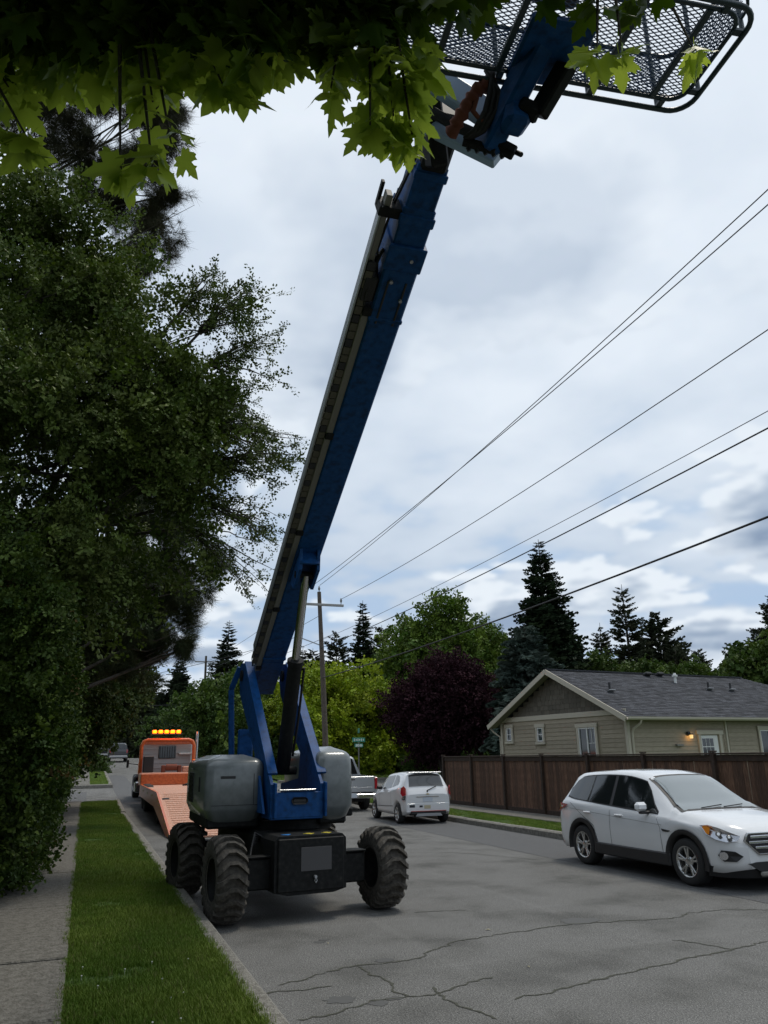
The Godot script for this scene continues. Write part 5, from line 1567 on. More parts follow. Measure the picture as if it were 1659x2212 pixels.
func make_platform(L: Node3D, O: Vector3):
	var A := Vector3(4.09, 6.8, -3.95) - O
	var ex := Vector3(-0.992, 0, -0.129).normalized()
	var ez := Vector3(-0.129, 0, 0.992).normalized()
	var LX := 2.44; var LZ := 0.94
	var P := Node3D.new(); P.name = "platform"; L.add_child(P)
	P.transform = Transform3D(Basis(-ex, Vector3.UP, ez), A + ex * LX)   # x to the right end, z towards the street end
	var g := G.new()
	var loop := func(inset: float, y: float, r: float, rad: float) -> G:
		var m := G.new()
		var ring := rrect(LX * 0.5, LZ * 0.5, LX * 0.5 - inset, LZ * 0.5 - inset, rad, y, 6)
		ring.append(ring[0]); ring.append(ring[1])
		m.tube(ring, r, 8)
		return m
	put_loop(loop.call(0.0, 0.0, 0.021, 0.17), "floor_rail", P)
	put_loop(loop.call(0.075, 0.03, 0.017, 0.14), "floor_rim", P)
	put_loop(loop.call(0.0, 0.14, 0.012, 0.17), "toe_rail", P)
	put_loop(loop.call(0.0, 0.55, 0.018, 0.17), "mid_rail", P)
	put_loop(loop.call(0.0, 1.1, 0.021, 0.17), "top_rail", P)
	for q in [[0.0, 0.2], [0.0, 0.74], [LX, 0.2], [LX, 0.74], [0.25, 0.0], [0.85, 0.0], [1.6, 0.0], [2.2, 0.0], [0.25, LZ], [1.22, LZ], [2.2, LZ]]:
		g = G.new(); g.cyl(Vector3(q[0], 0, q[1]), Vector3(q[0], 1.1, q[1]), 0.018, 0.018, 8); put(g, "rail_post", M.rail_green, P)
		g = G.new(); g.cbox(Vector3(clampf(q[0], 0.04, LX - 0.04), 0.015, clampf(q[1], 0.04, LZ - 0.04)), Vector3(0.05, 0.03, 0.09) if q[1] == 0.0 or q[1] == LZ else Vector3(0.09, 0.03, 0.05), 0.004); put(g, "rail_tie", M.rail_green, P)
	for x in [0.35, 0.82, 1.62, 2.1]:
		g = G.new(); g.cbox(Vector3(x, 0.02, LZ * 0.5), Vector3(0.045, 0.035, LZ - 0.16), 0.004); put(g, "floor_beam", M.rail_green, P)
	# expanded-metal floor and end panels: crossing strands
	var strands := func(w: float, h: float, pw: float, ph: float, xf: Transform3D) -> G:
		var m := G.new()
		var slope := ph / pw
		for sgn in [-1.0, 1.0]:
			var c := -w * slope if sgn > 0 else 0.0
			var top: float = h if sgn > 0 else h + w * slope
			while c < top:
				# y = c + sgn * slope * x clipped to the rectangle
				var x0 := 0.0; var x1 := w
				if sgn > 0:
					x0 = maxf(0.0, -c / slope); x1 = minf(w, (h - c) / slope)
				else:
					x0 = maxf(0.0, (c - h) / slope); x1 = minf(w, c / slope)
				if x1 - x0 > 0.01:
					var p0 := xf * Vector3(x0, c + sgn * slope * x0, 0.003 * sgn); var p1 := xf * Vector3(x1, c + sgn * slope * x1, 0.003 * sgn)
					m.beam(p0, p1, 0.0075, 0.003, xf.basis.z)
				c += ph
		return m
	put(strands.call(LX - 0.17, LZ - 0.17, 0.075, 0.034, Transform3D(Basis(Vector3.RIGHT, PI * 0.5), Vector3(0.085, 0.045, 0.085))), "floor_mesh", M.mesh_blue, P)
	for x in [0.0, LX]:
		put(strands.call(LZ - 0.3, 0.4, 0.075, 0.034, Transform3D(Basis(Vector3.UP, -PI * 0.5), Vector3(x, 0.14, 0.15))), "end_mesh", M.mesh_blue, P)
	put(strands.call(LX - 0.3, 0.4, 0.075, 0.034, Transform3D(Basis(), Vector3(0.15, 0.14, LZ))), "side_mesh", M.mesh_blue, P)
	put(strands.call(LX - 0.3, 0.4, 0.075, 0.034, Transform3D(Basis(), Vector3(0.15, 0.14, 0.0))), "side_mesh", M.mesh_blue, P)
	g = G.new(); g.cbox(Vector3(1.2, 0.98, 0.12), Vector3(0.75, 0.22, 0.28), 0.03); put(g, "control_box", M.black_trim, P)
	g = G.new(); g.cbox(Vector3(1.15, 0.03, 0.3), Vector3(0.5, 0.08, 0.55), 0.02); put(g, "mount_plate", M.blue_paint, P)
	# jib between boom nose and platform
	var J := Node3D.new(); J.name = "jib"; L.add_child(J)
	var w := func(px: float, py: float, d: float) -> Vector3: return at(px, py, d) - O
	g = G.new(); g.beam(w.call(905, 150, 6.45), w.call(1075, 262, 6.2), 0.12, 0.2, Vector3.UP, 0.015); put(g, "upper_arm", M.jib_pale, J)
	g = G.new(); g.beam(w.call(905, 262, 6.6), w.call(1075, 345, 6.35), 0.1, 0.13, Vector3.UP, 0.012); put(g, "lower_arm", M.jib_pale, J)
	g = G.new(); g.beam(w.call(925, 200, 6.5), w.call(945, 360, 6.75), 0.2, 0.16, Vector3.RIGHT, 0.02); put(g, "jib_knuckle", M.black_steel, J)
	g = G.new(); g.tube([w.call(930, 240, 6.4), w.call(985, 272, 6.3), w.call(1050, 300, 6.2)], 0.045, 12); put(g, "jib_cylinder", M.black_steel, J)
	# frayed red-brown hose sleeve
	var pts := [w.call(1062, 178, 6.02), w.call(1035, 190, 6.0), w.call(1010, 225, 6.0), w.call(990, 262, 6.02), w.call(968, 298, 6.06)]
	var fine := []; var rad := []
	for i in pts.size() - 1:
		for k in 6:
			fine.append(pts[i].lerp(pts[i + 1], k / 6.0) + Vector3(rng.randf_range(-0.008, 0.008), rng.randf_range(-0.008, 0.008), 0))
			rad.append(0.05 + 0.012 * sin((i * 6 + k) * 2.1) + rng.randf_range(-0.006, 0.006))
	g = G.new(); g.tube(fine, rad, 10); put(g, "hose_sleeve", M.red_sleeve, J)
	for k in 3:
		g = G.new(); g.tube([w.call(1050 + k * 8, 150, 5.98), w.call(1078 - k * 10, 200, 5.96), w.call(1072 - k * 12, 240, 5.96), w.call(1045 - k * 10, 282, 5.98), w.call(1012 - k * 4, 300, 6.04)], 0.022, 8); put(g, "hose_loop", M.hose_rubber, J)
	g = G.new(); g.tube([w.call(1030, 210, 5.99), w.call(1022, 240, 5.97), w.call(1040, 262, 5.97), w.call(1060, 258, 5.98)], 0.02, 7); put(g, "red_hose", M.red_sleeve, J)
	g = G.new()
	g.beam(w.call(1050, 322, 6.1), w.call(1180, 70, 5.75), 0.16, 0.2, Vector3.UP, 0.02)
	put(g, "platform_arm", M.blue_paint, J)
	g = G.new()
	g.beam(w.call(1075, 312, 6.06), w.call(1112, 332, 6.06), 0.09, 0.09, Vector3.UP, 0.012)
	g.cyl(w.call(1108, 326, 6.1), w.call(1126, 334, 6.02), 0.02, 0.02, 8)
	put(g, "rotator_pin", M.black_steel, J)
	g = G.new(); g.cbox(w.call(1110, 250, 5.95), Vector3(0.2, 0.26, 0.2), 0.04); put(g, "rotator", M.blue_paint, J)
	g = G.new(); g.beam(w.call(1120, 228, 5.9), w.call(1165, 248, 5.9), 0.12, 0.12, Vector3.UP, 0.02); g.beam(w.call(1160, 250, 5.9), w.call(1225, 140, 5.8), 0.1, 0.16, Vector3.UP, 0.015); put(g, "platform_bracket", M.black_steel, J)
	g = G.new()
	for k in 5: g.cyl(w.call(1010 + k * 18, 318 + k * 4, 6.02), w.call(1014 + k * 18, 326 + k * 4, 6.02), 0.016, 0.016, 6)
	g.beam(w.call(1000, 305, 6.05), w.call(1070, 325, 6.05), 0.06, 0.05, Vector3.UP, 0.005)
	put(g, "pin_row", M.black_steel, J)

func put_loop(g: G, called: String, parent: Node):
	put(g, called, M.rail_green, parent)

# ---------------------------------------------------------------- orange tilt-bed truck with its ramp down
func road_wheel(parent: Node3D, where: Vector3, R: float, w: float, called := "wheel", rimmat := "black_trim") -> Node3D:
	var wh := Node3D.new(); wh.name = numbered(parent, called); parent.add_child(wh, true)
	wh.position = where
	var xf := Transform3D(Basis(Vector3(0, 0, 1), Vector3(1, 0, 0), Vector3(0, 1, 0)), Vector3())
	var g := G.new()
	g.lathe([Vector2(R * 0.6, -w * 0.5), Vector2(R * 0.85, -w * 0.52), Vector2(R * 0.97, -w * 0.44), Vector2(R, -w * 0.3), Vector2(R, w * 0.3), Vector2(R * 0.97, w * 0.44), Vector2(R * 0.85, w * 0.52), Vector2(R * 0.6, w * 0.5)], xf, 32)
	put(g, "tyre", M.car_rubber, wh)
	g = G.new()
	for s in [-1.0, 1.0]: g.lathe([Vector2(0.0, s * w * 0.1), Vector2(R * 0.3, s * w * 0.12), Vector2(R * 0.5, s * w * 0.3), Vector2(R * 0.62, s * w * 0.48)], xf, 24)
	put(g, "rim", M[rimmat], wh)
	return wh

func make_truck():
	var T := base("flatbed_truck", "orange tilt-bed truck with lowered ramp and lit amber lamps ahead of the boom lift", "truck", Vector3(3.29, 0, -30))
	var X := 1.15
	var side := Basis(Vector3(0, 0, 1), Vector3.UP, Vector3(-1, 0, 0))
	# bed: ramp end rests on the road at z=+8.3, crest at +3.6, deck to -4.5
	var g := G.new()
	g.prism([Vector2(8.35, 0.01), Vector2(8.35, 0.05), Vector2(3.55, 0.90), Vector2(-4.5, 0.92), Vector2(-4.5, 0.78), Vector2(3.3, 0.74), Vector2(7.9, 0.0)], Transform3D(side, Vector3()), X * 2.0 - 0.1)
	var deck := put(g, "deck", M.worn_orange_deck, T)
	# cleats welded across ramp and deck
	for i in 20:
		var t := (i + 0.5) / 20.0
		g = G.new(); g.cbox(Vector3(0, lerpf(0.05, 0.90, t) + 0.004, lerpf(8.35, 3.55, t)), Vector3(X * 2.0 - 0.35, 0.018, 0.03), 0.004); put(g, "cleat", M.worn_orange_deck, deck)
	for s in [-1.0, 1.0]:
		g = G.new()
		g.prism([Vector2(8.35, 0.0), Vector2(8.35, 0.09), Vector2(3.55, 0.95), Vector2(-4.5, 0.97), Vector2(-4.5, 0.55), Vector2(2.9, 0.5), Vector2(7.2, 0.0)], Transform3D(side, Vector3(s * (X - 0.02), 0, 0)), 0.06)
		var rail := put(g, "side_rail", M.orange_paint, T)
		for k in 9:
			g = G.new(); g.cbox(Vector3(s * (X + 0.015), 0.07 + 0.095 * k, 7.9 - 0.5 * k), Vector3(0.02, 0.05, 0.07), 0.006); put(g, "side_marker", M.yellow_reflector, rail)
		for k in 3:
			g = G.new(); g.cbox(Vector3(s * (X + 0.015), 0.8, 2.0 - 2.2 * k), Vector3(0.02, 0.06, 0.12), 0.006); put(g, "side_marker", M.yellow_reflector, rail)
	# raised front step of the bed
	g = G.new(); g.cbox(Vector3(0, 1.14, -5.2), Vector3(X * 2.0, 0.46, 1.4), 0.03); put(g, "front_step", M.orange_paint, T)
	g = G.new(); g.cbox(Vector3(0, 1.378, -5.2), Vector3(X * 2.0 - 0.08, 0.012, 1.34), 0.004); put(g, "step_plate", M.worn_orange_deck, T)
	# cab guard frame, cab behind it
	var zc := -6.2
	g = G.new()
	var fr := [Vector3(-X + 0.06, 1.35, zc), Vector3(-X + 0.06, 2.45, zc), Vector3(-X + 0.14, 2.64, zc), Vector3(-X + 0.3, 2.70, zc), Vector3(X - 0.3, 2.70, zc), Vector3(X - 0.14, 2.64, zc), Vector3(X - 0.06, 2.45, zc), Vector3(X - 0.06, 1.35, zc)]
	g.tube(fr, 0.075, 10)
	put(g, "guard_frame", M.orange_paint, T)
	g = G.new(); g.cbox(Vector3(0, 2.62, zc - 0.05), Vector3(2.0, 0.2, 0.1), 0.02); put(g, "guard_head", M.orange_paint, T)
	g = G.new()
	g.cbox(Vector3(0, 1.95, zc - 0.55), Vector3(2.1, 1.5, 0.5), 0.06)
	for y in [1.55, 1.75, 1.95, 2.15, 2.35]: g.cbox(Vector3(0, y, zc - 0.29), Vector3(2.0, 0.02, 0.03), 0.004)
	var cabwall := put(g, "cab_back_wall", M.cab_grey, T)
	g = G.new(); g.cbox(Vector3(0, 2.2, zc - 0.27), Vector3(0.72, 0.52, 0.04), 0.02); put(g, "rear_window", M.house_glass, cabwall)
	for k in 7:
		g = G.new(); g.cyl(Vector3(-0.3 + k * 0.1, 1.94, zc - 0.22), Vector3(-0.3 + k * 0.1, 2.46, zc - 0.22), 0.012, 0.012, 6); put(g, "window_bar", M.black_trim, cabwall)
	g = G.new(); g.cbox(Vector3(0.75, 2.12, zc - 0.2), Vector3(0.55, 0.08, 0.2), 0.02); put(g, "shelf", M.cab_grey, T)
	# cab body and bonnet
	g = G.new()
	g.cbox(Vector3(0.0, 1.75, zc - 1.6), Vector3(2.0, 1.9, 1.7), 0.12)
	g.cbox(Vector3(0, 1.35, zc - 3.2), Vector3(1.9, 1.1, 1.8), 0.14)
	put(g, "cab", M.orange_paint, T)
	g = G.new(); g.cbox(Vector3(0, 0.7, -3.0), Vector3(0.9, 0.25, 13.0), 0.03); put(g, "chassis_rails", M.black_steel, T)
	# winch gear and toolboxes on the step
	g = G.new(); g.cyl(Vector3(-0.1, 1.58, -5.6), Vector3(0.35, 1.58, -5.6), 0.13, 0.13, 16); g.cbox(Vector3(-0.2, 1.52, -5.6), Vector3(0.16, 0.3, 0.3), 0.03); g.cbox(Vector3(0.45, 1.52, -5.6), Vector3(0.16, 0.3, 0.3), 0.03); put(g, "winch", M.red_sleeve, T)
	g = G.new(); g.cbox(Vector3(-0.8, 1.72, -5.85), Vector3(0.42, 0.66, 0.3), 0.03); put(g, "tool_rack", M.black_trim, T)
	g = G.new(); g.cbox(Vector3(0.85, 1.5, -5.8), Vector3(0.5, 0.24, 0.3), 0.03); put(g, "tool_box", M.worn_orange_deck, T)
	for k in 3:
		g = G.new(); g.tube([Vector3(0.3 + k * 0.2, 0.945, -2.6), Vector3(0.45 + k * 0.2, 1.0, -2.5 + 0.1 * k), Vector3(0.55 + k * 0.2, 0.96, -2.75), Vector3(0.4 + k * 0.15, 0.95, -2.9)], 0.03, 6); put(g, "chain_pile", M.black_trim, T)
	# light bar on posts
	for x in [-0.4, 0.3]:
		g = G.new(); g.cbox(Vector3(x, 2.8, zc), Vector3(0.06, 0.34, 0.06), 0.006); put(g, "lamp_post", M.black_trim, T)
	var bar := Node3D.new(); bar.name = "light_bar"; T.add_child(bar)
	g = G.new(); g.cbox(Vector3(-0.1, 2.94, zc), Vector3(1.3, 0.05, 0.2), 0.01); put(g, "bar_base", M.black_trim, bar)
	for k in 5:
		g = G.new(); g.cbox(Vector3(-0.6 + k * 0.25, 3.04, zc), Vector3(0.19, 0.14, 0.16), 0.03); put(g, "amber_lamp", M.amber_lamp, bar)
		var ol := OmniLight3D.new(); ol.name = "amber_light"; ol.light_energy = 0.12; ol.light_color = Color(1.0, 0.45, 0.05); ol.omni_range = 20.0; ol.light_size = 0.08; ol.shadow_enabled = true
		ol.position = Vector3(-0.6 + k * 0.25, 3.04, zc + 0.14)
		bar.add_child(ol, true)
	# exhaust stack, mirrors
	g = G.new(); g.cyl(Vector3(X + 0.12, 1.0, zc - 0.5), Vector3(X + 0.12, 3.05, zc - 0.5), 0.06, 0.06, 12); put(g, "exhaust_stack", M.chrome_rod, T)
	g = G.new(); g.cbox(Vector3(-X - 0.35, 1.75, zc - 2.3), Vector3(0.1, 0.35, 0.18), 0.02); g.beam(Vector3(-X - 0.3, 1.75, zc - 2.3), Vector3(-X + 0.1, 1.7, zc - 2.3), 0.03, 0.03); put(g, "mirror", M.black_trim, T)
	# wheels
	for z in [4.2, 3.05]: 
		for s in [-1, 1]: road_wheel(T, Vector3(s * (X - 0.22), 0.4, z), 0.4, 0.24)
	for z in [-2.6, -3.8]:
		for s in [-1, 1]: road_wheel(T, Vector3(s * (X - 0.22), 0.5, z), 0.5, 0.3)
	for s in [-1, 1]: road_wheel(T, Vector3(s * (X - 0.12), 0.5 + rise(-39.5), -9.3), 0.5, 0.3, "wheel", "alloy")
	for s in [-1, 1]:
		g = G.new(); g.cbox(Vector3(s * (X - 0.14), 1.15, -9.2), Vector3(0.34, 0.2, 1.3), 0.08); put(g, "mudguard", M.black_trim, T)
	g = G.new(); g.cbox(Vector3(-X + 0.1, 0.78, -7.6), Vector3(0.3, 0.45, 0.9), 0.05); put(g, "fuel_tank", M.chrome_rod, T)

# ---------------------------------------------------------------- cars: lofted from a table of stations. Local z forward, y up, tail at z=0
func curve_at(tab: Array, s: float) -> float:
	if s <= tab[0][0]: return tab[0][1]
	for i in tab.size() - 1:
		if s <= tab[i + 1][0]:
			var t: float = (s - tab[i][0]) / (tab[i + 1][0] - tab[i][0])
			var p0: float = tab[maxi(i - 1, 0)][1]; var p3: float = tab[mini(i + 2, tab.size() - 1)][1]
			var v := cubic_interpolate(tab[i][1], tab[i + 1][1], p0, p3, t)
			var lo := minf(tab[i][1], tab[i + 1][1]); var hi := maxf(tab[i][1], tab[i + 1][1])
			return clampf(v, lo, hi)
	return tab[-1][1]

class Car:
	var top: Array; var belt: Array; var plan: Array; var roofw: Array
	var sill := 0.24
	var arches: Array   # [centre s, centre y, radius]
	var length := 4.0
	var host
	func low(s: float) -> float:
		var y := sill
		for a in arches:
			var d: float = absf(s - a[0])
			if d < a[2]: y = maxf(y, a[1] + sqrt(a[2] * a[2] - d * d))
		if s < 0.25: y = maxf(y, sill + 0.12 * (1.0 - s / 0.25))
		if s > length - 0.3: y = maxf(y, sill + 0.08 * (s - length + 0.3) / 0.3)
		return y
	func ring(s: float) -> Array:
		var hw: float = host.curve_at(plan, s)
		var t: float = host.curve_at(top, s)
		var b: float = minf(host.curve_at(belt, s), t - 0.09)
		var wr: float = minf(host.curve_at(roofw, s), hw * 0.9)
		var l := minf(low(s), b - 0.12)
		var edge := t - (0.035 if t - b < 0.2 else 0.075)
		edge = maxf(edge, b + 0.03)
		var m := maxf(lerpf(l, b, 0.5), minf(0.62, b - 0.1))
		return [Vector3(hw * 0.72, l, s), Vector3(hw * 0.955, l + 0.005, s), Vector3(hw * 0.985, lerpf(l, m, 0.35), s), Vector3(hw, m, s), Vector3(hw * 0.995, lerpf(m, b, 0.55), s), Vector3(hw * 0.975, b - 0.03, s), Vector3(hw * 0.95, b, s),
			Vector3(lerpf(hw * 0.95, wr, 0.5), lerpf(b, edge, 0.5), s), Vector3(wr, edge, s), Vector3(wr * 0.86, lerpf(edge, t, 0.62), s), Vector3(wr * 0.5, lerpf(edge, t, 0.92), s), Vector3(0, t, s)]
	func side_at(s: float, v: float, off := 0.006) -> Vector3:
		var r := ring(s)
		var p: Vector3 = r[6].lerp(r[8], v)
		return p + Vector3(1, 0.35, 0).normalized() * off
	func flank(s: float, y: float, off := 0.003) -> Vector3:
		var r := ring(s)
		for i in range(1, 6):
			if y >= r[i].y and y <= r[i + 1].y:
				return r[i].lerp(r[i + 1], (y - r[i].y) / maxf(r[i + 1].y - r[i].y, 0.001)) + Vector3(off, 0, 0)
		return (r[1] if y < r[1].y else r[6]) + Vector3(off, 0, 0)
	func roof_at(s: float, uu: float, off: Vector3) -> Vector3:
		var r := ring(s)
		var x: float = absf(uu) * r[8].x
		var y: float = r[11].y
		for i in range(8, 11):
			if x <= r[i].x and x >= r[i + 1].x: y = lerpf(r[i + 1].y, r[i].y, (x - r[i + 1].x) / maxf(r[i].x - r[i + 1].x, 0.001))
		return Vector3(signf(uu) * x, y, s) + off
	func body() -> ArrayMesh:
		var g := G.new()
		var st := []
		var n := int(length / 0.045)
		for i in n + 1: st.append(length * i / n)
		g.sm(true)
		for sx in [1.0, -1.0]:
			for i in n:
				var a := ring(st[i]); var b := ring(st[i + 1])
				for k in a.size() - 1:
					var p := []
					for q in [a[k], a[k + 1], b[k + 1], b[k]]: p.append(Vector3(q.x * sx, q.y, q.z))
					var e: Vector3 = a[k + 1] - a[k]
					g.oquad(p[0], p[1], p[2], p[3], Vector3(e.y * sx, -e.x + 0.001, 0.0))
		for en in [0, n]:
			var a := ring(st[en])
			g.sm(false)
			var out := Vector3(0, 0, -1 if en == 0 else 1)
			for k in a.size() - 1:
				var p: Vector3 = a[k]; var q: Vector3 = a[k + 1]
				g.oquad(p, q, Vector3(-q.x, q.y, q.z), Vector3(-p.x, p.y, p.z), out)
		return g.mesh()
	func strip(g: G, s0: float, s1: float, v0: Array, v1: Array, sx: float, off := 0.006, n := 18):
		g.sm(true)
		for i in n:
			var a := lerpf(s0, s1, float(i) / n); var b := lerpf(s0, s1, float(i + 1) / n)
			var p := [side_at(a, host.curve_at(v0, a), off), side_at(b, host.curve_at(v0, b), off), side_at(b, host.curve_at(v1, b), off), side_at(a, host.curve_at(v1, a), off)]
			for k in 4: p[k].x *= sx
			g.oquad(p[0], p[1], p[2], p[3], Vector3(sx, 0.3, 0))
	func screen(g: G, s0: float, s1: float, w: float, off: Vector3, n := 12):
		g.sm(true)
		for i in n:
			for k in 10:
				var a := lerpf(s0, s1, float(i) / n); var b := lerpf(s0, s1, float(i + 1) / n)
				var u0 := lerpf(-w, w, k / 10.0); var u1 := lerpf(-w, w, (k + 1) / 10.0)
				g.oquad(roof_at(a, u0, off), roof_at(b, u0, off), roof_at(b, u1, off), roof_at(a, u1, off), off)

func spoke_wheel(parent: Node3D, where: Vector3, R: float, w: float, side: float, pairs: int, rimr: float):
	var wh := Node3D.new(); wh.name = numbered(parent, "wheel"); parent.add_child(wh, true)
	wh.position = where
	var xf := Transform3D(Basis(Vector3(0, 0, 1), Vector3(1, 0, 0), Vector3(0, 1, 0)), Vector3())
	var g := G.new()
	g.lathe([Vector2(rimr, -w * 0.48), Vector2(R * 0.86, -w * 0.54), Vector2(R * 0.96, -w * 0.46), Vector2(R, -w * 0.34), Vector2(R, w * 0.34), Vector2(R * 0.96, w * 0.46), Vector2(R * 0.86, w * 0.54), Vector2(rimr, w * 0.48)], xf, 40)
	put(g, "tyre", M.car_rubber, wh)
	g = G.new()
	g.lathe([Vector2(rimr + 0.004, side * w * 0.5), Vector2(rimr - 0.012, side * w * 0.49), Vector2(rimr - 0.025, side * w * 0.36), Vector2(rimr - 0.03, -side * w * 0.3)], xf, 36)
	for k in pairs:
		for d in [-0.13, 0.13]:
			var a0: float = TAU * k / pairs + d * 0.55
			var a1: float = TAU * k / pairs + d * 1.25
			var p0 := Vector3(side * w * 0.36, cos(a0) * 0.055, sin(a0) * 0.055)
			var p1 := Vector3(side * w * 0.42, cos(a1) * (rimr - 0.012), sin(a1) * (rimr - 0.012))
			g.beam(p0, p1, 0.034, 0.026, Vector3.RIGHT, 0.006)
	g.lathe([Vector2(0.0, side * w * 0.43), Vector2(0.035, side * w * 0.42), Vector2(0.075, side * w * 0.38), Vector2(0.085, side * w * 0.3)], xf, 20)
	put(g, "rim", M.alloy, wh)
	g = G.new(); g.cyl(Vector3(side * w * 0.05, 0, 0), Vector3(side * w * 0.12, 0, 0), rimr * 0.78, rimr * 0.78, 24); put(g, "brake_disc", M.brake, wh)
	g = G.new(); g.cyl(Vector3(-side * w * 0.25, 0, 0), Vector3(-side * w * 0.2, 0, 0), rimr - 0.02, rimr - 0.02, 20); put(g, "drum", M.black_trim, wh)

func arch_trim(c: Car, parent: Node3D, idx: int, side: float, x: float, wdt: float):
	var a: Array = c.arches[idx]
	var g := G.new()
	var n := 18
	for i in n:
		var p := []
		for q in [[i, 0.0], [i + 1, 0.0], [i + 1, wdt], [i, wdt]]:
			var an: float = PI * (q[0] / float(n)) * 1.16 - 0.08 * PI
			var r: float = a[2] - 0.02 + q[1]
			var s: float = a[0] + cos(an) * r
			var hw: float = curve_at(c.plan, s)
			p.append(Vector3(side * (hw + 0.012 - q[1] * 0.12), a[1] + sin(an) * r, s))
		g.sm(true)
		g.oquad(p[0], p[1], p[2], p[3], Vector3(side, 0, 0))
		var inn := Vector3(-side * 0.2, 0, 0)
		g.oquad(p[0], p[1], p[1] + inn, p[0] + inn, Vector3(0, a[1], a[0]) - p[0])
	put(g, "arch_trim", M.black_trim, parent)

func gap_line(c: Car, g: G, pts: Array, side: float, w := 0.007):
	for i in pts.size() - 1:
		var n := 6
		for k in n:
			var a: Vector2 = pts[i].lerp(pts[i + 1], float(k) / n); var b: Vector2 = pts[i].lerp(pts[i + 1], float(k + 1) / n)
			var pa := c.flank(a.x, a.y); var pb := c.flank(b.x, b.y)
			pa.x *= side; pb.x *= side
			var t := (pb - pa).normalized()
			var o := t.cross(Vector3(side, 0, 0)).normalized() * w * 0.5
			g.oquad(pa - o, pb - o, pb + o, pa + o, Vector3(side, 0, 0))

func disc_poly(g: G, pts: Array, out: Vector3, depth: float):
	# a shallow raised panel over a closed outline
	var ring2 := []
	for p in pts: ring2.append(p + out * depth)
	g.sm(false)
	g.loft([pts, ring2], true)
	g.cap(ring2, out)

func make_cars():
	make_suv()
	make_hatch()
	make_pickup()
	make_far_cars()

